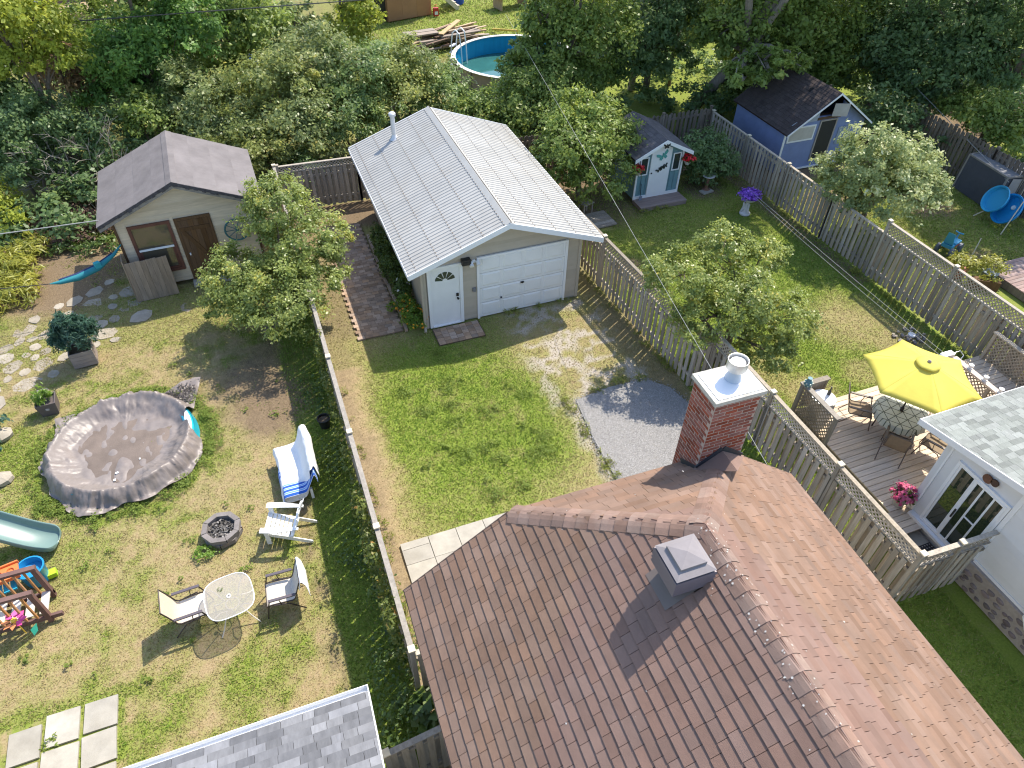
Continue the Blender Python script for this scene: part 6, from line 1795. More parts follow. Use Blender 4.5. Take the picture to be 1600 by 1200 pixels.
st_ = thing('garden_stakes', 'thin bare pole leaning across the far yard near the blue pool', 'pole', (21.2, -.4, 0), 0, 'thin poles in the far right yard')
MB().tube([(0, 0, 0), (1.0, -.5, .9)], .022, 6).build('pole_shaft', M_capw, st_)
st_ = thing('garden_stakes', 'thin bare pole standing in front of the blue pool', 'pole', (21.1, -1.75, 0), 0, 'thin poles in the far right yard')
MB().tube([(0, 0, 0), (.4, .1, 1.2)], .022, 6).build('pole_shaft', M_capw, st_)
st_ = thing('garden_stakes', 'short stake beside the toddler ride on chair', 'stake', (18.6, -2.7, 0), 0, 'thin poles in the far right yard')
MB().tube([(0, 0, 0), (.3, .2, .75)], .018, 6).build('pole_shaft', M_capw, st_)
d2 = thing('far_deck', 'red brown worn deck in the far right yard beyond the lattice fence', 'deck', (18.6, -3.4, 0), 0)
M_rd = mat('red_worn_deck', (.30, .215, .19), .3, 3, stretch=(.5, 7, 7), rough=.85, objvar=.2, dirt=.6, dirtcol=(.42, .38, .35))
for k in range(36): MB().box((2.2, -.07 - k * .15, .26), (4.8 if k > 2 else 3.9, .137, .04)).build('board', M_rd, d2)
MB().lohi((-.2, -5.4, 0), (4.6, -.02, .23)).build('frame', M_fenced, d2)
xp = thing('wooden_step', 'grey wooden step at the right edge of the far yard', 'step', (22.6, -2.9, 0), .4)
for k in range(3): MB().box((0, -.2 + k * .2, .2), (1.2, .19, .04)).build('board', M_fenceg, xp)
MB().lohi((-.55, -.28, 0), (.55, .28, .178)).build('frame', M_fenced, xp)

# ------------------------------------------------------------------ the lot behind
pool = thing('above_ground_pool', 'above ground pool with bright blue liner and low green water', 'swimming pool', (9.5, 17.6, 0))
PR = 3.0
mb = MB(); mb.lathe([(PR, 0), (PR, 1.17)], 48, cap=False); mb.build('pool_wall', mat('pool_wall', (.42, .34, .27), .12, 2, stretch=(3, 3, .3)), pool)
mb = MB(); mb.lathe([(PR - .03, .02), (PR - .03, 1.17)], 48, cap=False); mb.lathe([(PR - .03, .03), (0.01, .03)], 48, cap=False); mb.build('liner', mat('blue_liner', (.014, .31, .56), .12, 1.5, stretch=(3, 3, .4), rough=.4), pool)
mb = MB(); mb.lathe([(PR - .1, 1.17), (PR - .1, 1.2), (PR + .1, 1.2), (PR + .1, 1.17), (PR - .1, 1.17)], 48, cap=False); mb.build('rim', mat('pool_rim', (.66, .65, .62), .06, 3), pool)
mb = MB(); mb.lathe([(PR - .04, .34), (.01, .34)], 48, cap=False); mb.build('water', mat('pool_water', (.035, .13, .12), .25, .8, rough=.06, spec=.6), pool)
for k in range(14):
    a = 2 * math.pi * k / 14; MB().box((PR * 1.012 * math.cos(a), PR * 1.012 * math.sin(a), .58), (.07, .14, 1.15), rz=a).build('upright', M_fenceg, pool)
ld = thing('pool_ladder', 'white hooped ladder over the pool rim', 'ladder', (7.3, 19.7, 0), 2.3)
for s in (-1, 1):
    MB().tube([(.35, s * .25, 0), (.28, s * .25, 1.3), (.2, s * .25, 1.85), (0, s * .25, 2.0), (-.2, s * .25, 1.85), (-.28, s * .25, 1.3), (-.33, s * .25, .2)], .03, 8).build('rail', M_whitemetal, ld, smooth=True)
for k in range(4): MB().lohi((.26, -.25, .25 + k * .3), (.42, .25, .29 + k * .3)).build('tread', M_whitemetal, ld)
oh = thing('plywood_shed', 'orange brown plywood shed with a dark doorway at the top of the picture', 'shed', (5.65, 28.3, 0), .22)
M_ply = mat('plywood', (.42, .215, .105), .1, 1.5, rough=.7, objvar=.04)
for k in range(3): MB().lohi((k * .96, -.02, .05), (k * .96 + .952, .02, 2.6)).build('plywood_panel', M_ply, oh)
MB().lohi((0, .03, .0), (2.9, 2.4, 2.58)).build('wall', M_ply, oh)
MB().lohi((-1.0, .2, 0), (-.03, .26, 2.1)).lohi((-.95, .26, 0), (-.9, 1.6, 2.1)).build('doorway', M_dark, oh)
MB().prism([(-1.0, -.2, 2.62), (3.1, -.2, 2.62), (3.1, 2.6, 2.9), (-1.0, 2.6, 2.9)], (0, 0, .08)).build('roof', M_phr, oh)
stp = thing('timber_steps', 'pale timber steps beside the plywood shed', 'steps', (8.9, 29.1, 0), .22)
for k in range(6): MB().lohi((.02 + k * .25, 0, 1.3 - k * .22), (.32 + k * .25, .9, 1.34 - k * .22)).build('tread', M_capw, stp)
MB().beam((0, .02, 1.3), (1.5, .02, .0), .05, .25).build('stringer', M_capw, stp)
rdc = thing('red_can', 'small red and white can by the plywood shed', 'can', (8.65, 28.6, 0))
MB().box((0, 0, .25), (.3, .2, .45)).tube([(-.05, 0, .5), (-.05, 0, .62), (.1, 0, .62)], .025, 6).build('can_body', flat('red_can', (.55, .04, .03), .4), rdc)
MB().box((0, -.11, .2), (.2, .01, .18)).build('can_label', M_white, rdc)
brl = thing('blue_barrel', 'blue plastic barrel at the top edge beyond the plywood shed', 'barrel', (10.6, 30.8, 0))
MB().lathe([(.5, 0), (.55, .3), (.55, .9), (.5, 1.1), (.2, 1.12)], 18).build('barrel_body', flat('barrel_blue', (.02, .08, .42), .4), brl, smooth=True)
wp = thing('lumber_pile', 'heap of weathered planks and beams near the pool', 'lumber pile', (7.6, 23.6, 0), .12)
M_lum = [mat('lumber_%s' % a, c, .2, 3, stretch=(.5, 5, 5), objvar=.2) for a, c in (('tan', (.42, .31, .19)), ('grey', (.28, .23, .19)), ('brown', (.20, .13, .09)))]
for k in range(34):
    L_ = random.uniform(1.6, 3.6); a = random.gauss(.12, .22)
    MB().box((0, 0, 0), (L_, random.uniform(.09, .3), random.uniform(.04, .09)), M=Matrix.Rotation(random.uniform(-.05, .05), 3, 'Y')).build('plank', M_lum[k % 3], wp, (random.uniform(-1.6, 1.8), random.uniform(-.9, .9), .1 + .02 * k), a)
for k in range(2): MB().lohi((-2.2 + .02 * k, -.4 + k * .45, .75), (-.4, -.02 + k * .45, .82)).build('board', M_lum[1], wp)
yp = thing('yellow_pole', 'yellow pole lying on the grass near the lumber pile', 'pole', (11.0, 25.0, .1))
MB().tube([(0, 0, 0), (.7, -2.2, .5)], .06, 8).build('pole_shaft', flat('yellow_paint', (.62, .44, .08), .5), yp)
plt = thing('pallet_table', 'pale picnic table top in the grass beyond the pool', 'table', (13.6, 29.0, 0), .2)
for k in range(5): MB().box((0, -.5 + k * .24, .75), (2.6, .22, .05)).build('board', mat('pale_table', (.55, .45, .35), .1, 3) if k == 0 else bpy.data.materials['pale_table'], plt)
for sx in (-.9, .9): MB().box((sx, 0, .36), (.08, 1.0, .72)).build('leg', M_lum[0], plt)
up_ = thing('utility_pole', 'grey wooden utility pole among dark trees behind the teal shed', 'utility pole', (14.56, 14.6, 0))
MB().tube([(0, 0, 0), (.05, 0, 1.5), (.1, .05, 4.2)], [.17, .165, .16], 12).build('pole_shaft', M_fenceg, up_)
crs = thing('corrugated_sheet', 'grey corrugated sheet lying beside a blue bundle behind the lilacs', 'sheet', (-2.0, 19.5, .9), .3)
n = 24; V = []
for i in range(n + 1):
    for y in (-.9, .9): V.append((-1.1 + i * 2.2 / n, y, .05 * (i % 2)))
mb = MB(); mb.add(V, [(2 * i, 2 * i + 2, 2 * i + 3, 2 * i + 1) for i in range(n)]); mb.add([(x, y, z - .01) for x, y, z in V], [(2 * i, 2 * i + 1, 2 * i + 3, 2 * i + 2) for i in range(n)])
mb.build('sheet_body', mat('tin', (.36, .33, .30), .15, 3), crs)
MB().lohi((-.9, -.7, -.9), (.9, .7, -.08)).build('stack_under', M_lum[2], crs)
bbn = thing('blue_bundle', 'crumpled blue tarp bundle next to the corrugated sheet', 'tarp', (-2.9, 20.6, 1.1))
mb = MB(); mb.lathe([(.1, -.4), (.5, -.25), (.55, .05), (.35, .3), (.0, .4)], 16)
mb.v = [(x + random.uniform(-.08, .08), y + random.uniform(-.08, .08), z + random.uniform(-.08, .08)) for x, y, z in mb.v]
mb.build('tarp_body', flat('tarp_blue', (.03, .10, .42), .4), bbn, smooth=True)
MB().lathe([(.5, -1.1), (.5, -.3)], 10).build('drum', M_lum[1], bbn)
bh_ = thing('back_house', 'pale house wall with tan timber porch glimpsed through the trees at top left', 'house', (-16.5, 33.0, 0), .2)
MB().lohi((-6, 0, 0), (4, 5, 4.5)).build('wall', mat('pale_wall', (.58, .55, .54), .06, 2), bh_)
for k in range(10): MB().box((7.0, -.4 - .22 * k, .95), (5.4, .2, .05)).build('porch_board', M_lum[0], bh_)
MB().lohi((4.4, -2.4, 0), (9.6, -.2, .92)).build('porch_base', M_lum[0], bh_)
MB().lohi((4.02, .2, 0), (9.4, 4, 3.2)).build('side_wall', mat('rose_wall', (.30, .17, .13), .15, 2), bh_)

# ------------------------------------------------------------------ wires
def wire(label, pts, r, m, cat='cable', sag=.0):
    P = []
    for a, b in zip(pts[:-1], pts[1:]):
        a, b = Vector(a), Vector(b)
        for i in range(12):
            t = i / 12; p = a.lerp(b, t); p.z -= 4 * sag * t * (1 - t); P.append(p)
    P.append(Vector(pts[-1]))
    o = MB().tube(P, r, 6).build('cable', m); return tag(o, label, cat)
M_wire = flat('pale_cable', (.36, .355, .34), .7); M_wired = flat('dark_cable', (.05, .05, .05), .6)
wire('thick pale cable running from the cream shed eave out of the left edge', [(-8.28, 4.78, 2.62), (-17.0, 4.9, 2.75)], .014, M_wire)
wire('dark power line crossing the treetops at the top left', [(-12.5, 14.2, 5.35), (5.5, 13.9, 5.2)], .02, M_wired)
WA = Vector((3.93, -10.05, 3.4)); WB = Vector((8.06, 14.0, 3.6)); WB = WB + (WB - WA) * .08
wire('thin service wire passing over the round bush towards the brick chimney', [WA, WB], .006, M_wire)
wire('thin wire over the right hand trees down to the grey covered box', [(24.33, 8.0, 2.11), (22.1, -.45, 1.25)], .012, M_wire)
wire('upper strand of the clothesline above the long lattice fence lawn', [(13.05, 2.7, .92), (12.10, -7.30, 1.46)], .0055, M_wire, 'clothesline', .04)
wire('lower strand of the clothesline above the long lattice fence lawn', [(13.03, 2.7, .86), (12.14, -7.36, 1.30)], .0055, M_wire, 'clothesline', .10)
# ------------------------------------------------------------------ trees and shrubs
M_bark = mat('bark', (.17, .135, .105), .3, 5, stretch=(4, 4, .7), rough=.95, bump=.6, bscale=18)
M_barkg = mat('grey_bark', (.25, .215, .18), .3, 5, stretch=(4, 4, .7), rough=.95, bump=.6, bscale=18)
M_twig = mat('dead_twig', (.30, .265, .22), .25, 6, rough=.95)
LM_lilac = leaf_mat('leaf_lilac', (.10, .145, .050), (.27, .325, .12), (.40, .39, .13), rough=.42, spec=.45, trans=.40)
LM_lilac_b = leaf_mat('leaf_lilac_yellowing', (.12, .165, .045), (.31, .35, .10), (.46, .43, .10), rough=.42, spec=.45, trans=.4)
LM_lilac_c = leaf_mat('leaf_lilac_green', (.085, .145, .045), (.23, .32, .10), (.36, .40, .12), rough=.42, spec=.45, trans=.4)
LM_bush = leaf_mat('leaf_bush', (.125, .175, .038), (.33, .39, .11), (.55, .46, .09), rough=.40, spec=.5, trans=.40)
LM_pale = leaf_mat('leaf_variegated', (.14, .20, .06), (.40, .45, .20), (.72, .72, .48), rough=.45, spec=.4, trans=.34)
LM_maple = leaf_mat('leaf_maple', (.10, .155, .035), (.25, .335, .075), (.40, .43, .10), rough=.45, spec=.4, trans=.40)
LM_deep = leaf_mat('leaf_deep', (.07, .125, .045), (.18, .27, .10), (.28, .37, .14), rough=.45, spec=.4, trans=.38)
LM_lime = leaf_mat('leaf_lime', (.15, .19, .025), (.36, .42, .06), (.48, .48, .08), rough=.5, spec=.3, trans=.38)
LM_tan = leaf_mat('leaf_tan', (.09, .06, .03), (.27, .185, .09), (.38, .26, .13), rough=.6)
LM_litter = leaf_mat('leaf_brown', (.06, .035, .025), (.17, .10, .07), (.26, .17, .12), trans=.05, rough=.8)
LM_lawn_long = leaf_mat('long_grass', (.16, .17, .05), (.26, .31, .06), (.42, .36, .15), trans=.3, rough=.6, spec=.2)
def limb_points(a, b, bow=.12, n=5, seed=0):
    r = random.Random(seed); a = Vector(a); b = Vector(b); L = (b - a).length
    off = Vector((r.uniform(-1, 1), r.uniform(-1, 1), r.uniform(0, 1))) * L * bow
    return [a.lerp(b, i / (n - 1)) + off * 4 * (i / (n - 1)) * (1 - i / (n - 1)) for i in range(n)]
def tree(name, label, lobes, size, dens, lm, cat='tree', base=None, trunk=.14, group=None, bark=None, seed=0, stems=1, sigma=.2, squash=.85, limbs=True, crown_name='crown', up=.5, fork=.45, clusters=34):
    """lobes: (x, y, z, r). A tapered trunk, limbs into every lobe, and a crown of single leaves"""
    bark = bark or M_bark; r = random.Random(seed)
    cx = sum(l[0] for l in lobes) / len(lobes); cy = sum(l[1] for l in lobes) / len(lobes)
    if base is None: base = (cx, cy)
    t = thing(name, label, cat, (base[0], base[1], 0), 0, group)
    L = [(x - base[0], y - base[1], z, q, q, q * squash) for x, y, z, q in lobes]
    nl = int(dens * sum(q[3] ** 2 for q in L) * (.1 / size) ** 2)
    foliage(crown_name, L, nl, size, lm, t, seed=seed, sigma=sigma, clusters=clusters, up=up)
    zmean = sum(l[2] for l in L) / len(L)
    for s in range(stems):
        fx, fy = (0, 0) if stems == 1 else (r.uniform(-.25, .25), r.uniform(-.25, .25))
        top = Vector((sum(l[0] for l in L) / len(L) * fork + fx * 2, sum(l[1] for l in L) / len(L) * fork + fy * 2, max(.3, zmean * fork)))
        tk = MB().tube(limb_points((fx, fy, -.05), top, .06, 5, seed + s), [trunk, trunk * .9, trunk * .82, trunk * .75, trunk * .68], 10).build('trunk', bark, t, smooth=True)
        if limbs:
            for i, l in enumerate(L):
                if stems > 1 and i % stems != s: continue
                P = limb_points(top, (l[0], l[1], l[2]), .12, 5, seed + i)
                mb = MB().tube(P, [trunk * .6, trunk * .5, trunk * .4, trunk * .3, trunk * .2], 7)
                for q in range(5):
                    d = Vector((r.gauss(0, 1), r.gauss(0, 1), r.gauss(.3, .6))).normalized()
                    st = P[r.randint(2, 4)]; e = Vector((l[0], l[1], l[2])) + Vector((d.x * l[3], d.y * l[3], d.z * l[5])) * .8
                    mb.tube(limb_points(st, e, .12, 4, seed + i * 9 + q), [trunk * .22, trunk * .16, trunk * .1, trunk * .05], 5)
                mb.build('limb', bark, t, smooth=True)
    return t

tree('bush_tree', 'round lilac like bush in front of the cream shed, leaning over the grey fence',
     [(-3.40, 2.78, 3.1, 1.05), (-4.75, 1.85, 1.75, 1.05), (-2.81, 2.13, 2.3, 1.14), (-3.87, 0.74, 1.5, 1.33), (-5.3, 2.1, 1.0, 0.8), (-2.81, 1.33, 1.5, 0.92)],
     .078, 4300, LM_bush, base=(-4.3, 1.6), trunk=.10, seed=101, stems=3, sigma=.15)
tree('bush_tree', 'open branched bush tree behind the lattice fence in the teal shed yard',
     [(6.15, -3.35, 2.75, .92), (7.65, -3.0, 2.95, .86), (8.75, -3.3, 2.7, .72), (7.35, -4.4, 2.35, 1.02), (8.4, -5.1, 1.9, .86), (6.45, -4.45, 1.95, .85), (7.95, -5.4, 1.2, .78)],
     .078, 4000, LM_bush, base=(7.6, -4.2), trunk=.10, seed=102, stems=3, sigma=.15)
tree('variegated_tree', 'pale variegated leaved tree by the blue playhouse beyond the long fence',
     [(15.4, 0.0, 2.9, 1.25), (15.0, 0.48, 2.2, 1.0), (17.2, 0.21, 2.4, 1.2), (16.2, -0.34, 1.8, 1.4), (17.4, -0.56, 1.8, 1.0), (15.0, 0.1, 1.5, 0.8)],
     .11, 4000, LM_pale, base=(16.2, .2), trunk=.12, seed=103, sigma=.15)
tree('apple_tree', 'dense leafy tree between the metal garage roof and the teal shed',
     [(6.9, 5.34, 2.3, 1.3), (6.3, 5.32, 1.7, 0.95), (8.6, 6.0, 2.3, 1.25), (7.8, 4.8, 1.5, 1.25), (7.73, 6.49, 3.0, 1.04)],
     .12, 4200, LM_maple, base=(7.5, 5.6), trunk=.13, seed=104, sigma=.18)
tree('round_shrub', 'rounded dark shrub right of the teal shed against the fence',
     [(12.6, 5.2, 1.4, 0.85), (12.3, 5.3, .9, 0.75), (13.35, 5.0, .9, 0.75), (12.9, 5.2, .5, .8)], .11, 4200, LM_deep, cat='shrub', trunk=.05, seed=105, stems=2)
LL_ = [('lilac hedge bush, first on the left, behind the cream shed roof', [(-4.77, 12.48, 1.9, 1.72), (-5.34, 13.4, 2.6, 1.47)]),
       ('lilac hedge bush right of the cream shed above the rear fence', [(-3.71, 10.77, 1.6, 1.67), (-2.3, 12.51, 2.8, 1.84)]),
       ('lilac hedge bush behind the left end of the slatted rear fence', [(-1.73, 11.1, 1.8, 1.76), (-0.41, 13.41, 3.0, 1.78)]),
       ('lilac hedge bush left of the metal vent stack', [(-0.15, 11.12, 1.7, 1.5), (0.92, 12.69, 2.6, 1.79)]),
       ('lilac hedge bush above the metal garage ridge', [(2.03, 12.04, 2.2, 1.75), (3.1, 13.0, 2.7, 1.5)]),
       ('small lilac hedge bush beside the blue pool', [(4.18, 12.13, 1.8, 1.35), (4.3, 13.0, 2.2, 1.05)])]
for i, (lab, lo) in enumerate(LL_):
    tree('lilac_bush', lab, lo, .125, 4000, (LM_lilac, LM_lilac_b, LM_lilac, LM_lilac_c, LM_lilac_b, LM_lilac_c)[i], cat='shrub', trunk=.07, seed=110 + i, stems=3, group='lilac bushes behind the garage', sigma=.18)
tree('dark_shrub', 'low dark green shrub behind the garage roof right of the ridge', [(5.48, 11.0, 1.3, 1.3), (5.98, 10.0, 1.2, 1.2)], .13, 4000, LM_maple, cat='shrub', trunk=.06, seed=120, stems=2)
tree('dark_shrub', 'mid green shrub between the pool and the leafy tree by the teal shed', [(7.2, 10.4, 1.9, 1.4), (8.5, 10.8, 2.2, 1.3), (7.9, 13.0, 1.3, 1.1), (9.6, 13.4, 1.3, 1.2), (11.2, 13.6, 1.4, 1.2)], .13, 4000, LM_maple, cat='shrub', trunk=.06, seed=121, stems=2)
big = tree('maple_tree', 'large maple with a leaning trunk above the dark rear fence',
     [(17.39, 11.2, 3.68, 1.82), (19.73, 11.2, 3.74, 2.28), (22.24, 11.2, 2.69, 2.09), (19.77, 11.2, 1.9, 2.0), (22.3, 11.0, 1.2, 1.6), (16.9, 11.2, 3.0, 1.28), (23.1, 11.2, 3.72, 1.76), (18.25, 10.2, 1.32, 1.31), (20.12, 10.2, 0.95, 1.25), (21.67, 10.2, 1.65, 1.34),
      (16.37, 8.0, 2.78, 1.05), (17.83, 8.0, 2.88, 0.96), (14.96, 6.9, 3.16, 0.8), (16.04, 6.9, 3.52, 0.86), (17.08, 6.9, 3.58, 0.71), (17.5, 7.5, 10.8, 2.6), (15.6, 6.6, 10.8, 2.0), (19.6, 8.5, 9.8, 2.4), (19.5, 11.0, 6.6, 2.7), (22, 11, 6.2, 2.4), (18.2, 10.3, 9.2, 2.6), (20.5, 10, 11, 2.5), (17.2, 9.2, 11.6, 1.9)], .185, 4300, LM_maple, base=(16.3, 11.7), trunk=.30, seed=130, bark=M_barkg, fork=.55, clusters=40)
tree('ash_tree', 'tall leafy tree at top centre right of the blue pool', [(9.9, 12.5, 3.4, 1.6), (11.17, 12.5, 3.87, 1.77), (9.5, 12.5, 2.1, 1.15), (11.09, 12.5, 1.76, 1.42), (8.9, 12.5, 4.3, 1.18), (7.8, 12.2, 3.4, 0.63), (7.39, 12.2, 2.5, 0.7), (8.02, 12.2, 2.74, 0.92), (8.58, 12.2, 3.32, 0.91), (10.5, 13, 6.2, 2)], .17, 4200, LM_maple, trunk=.2, seed=131)
tree('ash_tree', 'tall darker tree left of the leaning maple trunk', [(14.04, 13.5, 2.9, 1.75), (15.74, 13.5, 3.44, 1.75), (13.58, 13.5, 1.7, 1.44), (15.6, 13.5, 1.8, 1.3), (15, 14, 6, 2.1)], .175, 4200, LM_deep, trunk=.2, seed=132)
tree('lime_tree', 'light green sunlit tree far back at the top centre', [(17.19, 22.0, 1.6, 1.79), (22.26, 22.0, 1.4, 2.24), (25.77, 22.0, 1.24, 2.29), (21, 22.5, 4, 2.6)], .24, 4000, LM_lime, trunk=.2, seed=133)
RT = [('dark tree behind the blue playhouse roof', [(24.5, 9.31, 3.05, 1.88), (24.5, 9.17, 1.5, 1.5), (24.5, 7.4, 2.43, 1.55), (24.5, 10.55, 1.9, 1.22), (25, 9.5, 5.6, 2)]),
      ('dark tree second from the right corner at the top', [(25.5, 7.67, 3.71, 1.81), (25.5, 5.84, 2.71, 1.64), (25.5, 6.59, 1.4, 1.44), (26, 7.5, 6.5, 2)]),
      ('dark tree filling the top right corner', [(27.0, 6.3, 4.23, 1.76), (27.0, 4.7, 2.94, 1.48), (27.0, 6.34, 3.18, 1.25), (27, 4, 5.4, 1.6), (26.8, 3.3, 9, 2.3), (25.2, 1.2, 9, 1.9)])]
for i, (lab, lo) in enumerate(RT): tree('conifer_like_tree' if False else 'dark_tree', lab, lo, .18, 4200, LM_deep, trunk=.2, seed=140 + i, group='dark trees along the top right')
tree('dark_shrub', 'leafy shrub at the right edge above the grey covered box', [(24.6, 2.88, 1.95, 1.29), (24.6, 1.4, 1.8, 1.1), (24.6, 4.06, 1.74, 1.07)], .15, 4200, LM_maple, cat='shrub', trunk=.07, seed=145, stems=2)
tree('dark_shrub', 'dark shrub between blue playhouse and the dog eared fence', [(21.6, 5.9, 1.4, 1.15), (21.9, 4.9, 1.4, .95)], .15, 4200, LM_deep, cat='shrub', trunk=.07, seed=146, stems=2)
RB = [('hazy dark tree in the far distance behind the maple', [(36.0, 23.7, .8, 2.57), (36, 24, 4, 3)]), ('distant tree right of the maple crown', [(36.0, 19.91, 1.2, 2.81), (36, 20, 4.5, 3)]), ('distant dark tree behind the top right trees', [(36.0, 15.67, 1.74, 2.56), (36, 15.5, 5, 3)]), ('distant tree at the far top right edge', [(36.0, 12.49, 2.27, 2.05), (36, 11.5, 5, 2.6)])]
for i, (lab, lo) in enumerate(RB): tree('distant_tree', lab, lo, .26, 3800, LM_deep, trunk=.25, seed=150 + i, limbs=False, group='distant trees')
tree('birch_like_tree' if False else 'yellow_green_tree', 'yellow green tree in the top left corner', [(-9.65, 13.5, 5.46, 1.3), (-10.67, 13.5, 4.43, 0.99), (-9.34, 13.5, 4.5, 1.01), (-10.8, 13.3, 6.2, 1.3)], .15, 4000, LM_lime, trunk=.14, seed=160)
tree('green_tree', 'broad mid green tree rising behind the cream shed', [(-7.04, 15.0, 3.66, 1.71), (-5.5, 15.0, 4.2, 1.46), (-8.08, 15.0, 2.58, 1.24), (-6.44, 15.0, 2.64, 1.38), (-4.64, 15.0, 4.8, 1.21), (-6.3, 15.5, 6.6, 1.9)], .155, 4200, leaf_mat('leaf_mid', (.06, .13, .028), (.16, .29, .06), (.27, .4, .08), rough=.5, spec=.32, trans=.36), trunk=.2, seed=161)
tree('green_tree', 'darker tree right of the broad green tree under the power line', [(-3.81, 18.0, 3.13, 1.59), (-2.4, 18.0, 3.51, 1.59), (-3.62, 18.0, 1.9, 1.27), (-3, 18.3, 6, 1.8)], .17, 4200, LM_maple, trunk=.18, seed=162)
tree('lime_tree', 'bright yellow green tree left of the plywood shed', [(1.97, 21.0, 2.11, 1.31), (1.17, 21.0, 1.2, 1.11), (2.75, 21.0, 2.76, 1.09), (2.2, 21.2, 4.4, 1.4)], .17, 4000, LM_lime, trunk=.12, seed=163)
tree('grey_green_tree', 'greyish tree above the corrugated sheet at the top', [(-0.5, 20.0, 2.77, 1.2), (-1.0, 21.8, 2.2, 1.2)], .17, 3400, LM_lilac, trunk=.12, seed=164)
tree('tan_leaved_tree', 'tree with dry tan leaves among dark growth at the left', [(-9.72, 15.5, 3.08, 1.02), (-8.91, 15.5, 2.87, 0.87), (-9.71, 15.5, 3.67, 0.84)], .15, 2600, LM_tan, trunk=.10, seed=165, sigma=.26)
tree('dark_shrub', 'dark shrub at the left edge above the pale cable', [(-10.91, 12.25, 2.6, 1.35), (-11.65, 11.59, 1.6, 1.12)], .13, 4000, LM_deep, cat='shrub', trunk=.07, seed=166, stems=2)
tree('dark_shrub', 'dark shrub behind the bare branches left of the cream shed', [(-8.51, 12.6, 1.8, 1.2), (-9.92, 12.3, 1.4, 1.1)], .13, 3400, LM_deep, cat='shrub', trunk=.07, seed=167, stems=2)
tree('dark_shrub', 'deep green shrub just behind the cream shed ridge', [(-6.84, 12.44, 2.0, 1.0), (-7.27, 13.08, 2.5, 0.9)], .13, 3800, LM_maple, cat='shrub', trunk=.07, seed=168, stems=2)
tree('rear_tree', 'tree trunk with thin crown in shade left of the leaning maple', [(16.2, 14.6, 3.2, 1.3), (17.2, 14.6, 4.2, 1.5)], .18, 3000, LM_deep, trunk=.14, seed=169)

tree('green_tree', 'green tree in front of the pale house wall at the top left', [(-11.5, 19.5, 3.0, 1.8), (-9.2, 21, 2.6, 1.8), (-7.5, 22, 3.4, 1.6), (-10.5, 20, 5.6, 2.0)], .18, 4000, LM_maple, trunk=.18, seed=170)
tree('green_tree', 'leafy tree filling the far left edge behind the yellow green tree', [(-13.5, 17.5, 3.2, 1.9), (-15.2, 18.5, 3.6, 1.9), (-13, 18, 1.6, 1.6), (-12.2, 16.5, 1.5, 1.3), (-14, 18, 6, 2.2)], .17, 4000, LM_deep, trunk=.18, seed=171)
tree('green_tree', 'mid green tree behind the lilac hedge left of the bright yellow green tree', [(-6.5, 21.5, 2.6, 1.7), (-4.6, 22.5, 2.4, 1.6), (-2.8, 24.0, 2.6, 1.7), (-5.5, 23, 4.8, 2.0)], .18, 4000, LM_maple, trunk=.18, seed=172)
# bare branched bush
bare = thing('bare_bush', 'leafless grey branched bush left of the cream shed', 'bush', (-9.55, 12.0, 0))
def grow(mb, p, d, L, r, depth, rg):
    e = p + d * L; m = p.lerp(e, .5) + Vector((rg.gauss(0, .06), rg.gauss(0, .06), rg.gauss(0, .04))) * L
    mb.tube([p, m, e], [r, r * .85, r * .65], 5)
    if depth == 0: return
    for k in range(rg.choice((2, 3, 3))):
        nd = (d + Vector((rg.gauss(0, .5), rg.gauss(0, .5), rg.gauss(.0, .4)))).normalized()
        grow(mb, m.lerp(e, rg.random()) if k else e, nd, L * rg.uniform(.62, .85), max(.009, r * .62), depth - 1, rg)
rg = random.Random(12)
for k in range(7):
    mb = MB(); a = 2 * math.pi * k / 7
    grow(mb, Vector((.1 * math.cos(a), .1 * math.sin(a), 0)), Vector((math.cos(a) * .7, math.sin(a) * .6 - .25, .9)).normalized(), rg.uniform(1.0, 1.35), .045, 4, rg)
    mb.build('limb', M_twig, bare)

# long grass left standing along the fence feet and walls
fgs = []
r_ = random.Random(44)
for x0, y0, x1, y1, k in ((6.0, -4.6, 5.75, 1.0, 26), (6.45, -11.8, 6.42, -5.2, 20), (14.4, -8, 14.38, 6.5, 46), (-2.95, -10, -2.95, -.5, 22), (4.9, -.1, 1.6, -.12, 8), (6.75, -4.6, 6.25, 3, 22), (9.3, 3.95, 11.4, 3.9, 8), (2.7, -4.2, 2.75, -7.4, 14), (3, -4.15, 5.2, -4.05, 10)):
    for q in range(k):
        t = r_.random(); fgs.append((x0 + (x1 - x0) * t + r_.gauss(0, .05), y0 + (y1 - y0) * t + r_.gauss(0, .05), .04, r_.uniform(.06, .2), r_.uniform(.08, .24), r_.uniform(.05, .13)))
o = foliage('fence_grass', fgs, 11000, .10, LM_lawn_long, seed=75, sigma=.35, clusters=5, up=.2, aspect=.13, zmin=0)
tag(o, 'long grass left along the feet of the fences and the gravel edge', 'grass', kind='stuff')
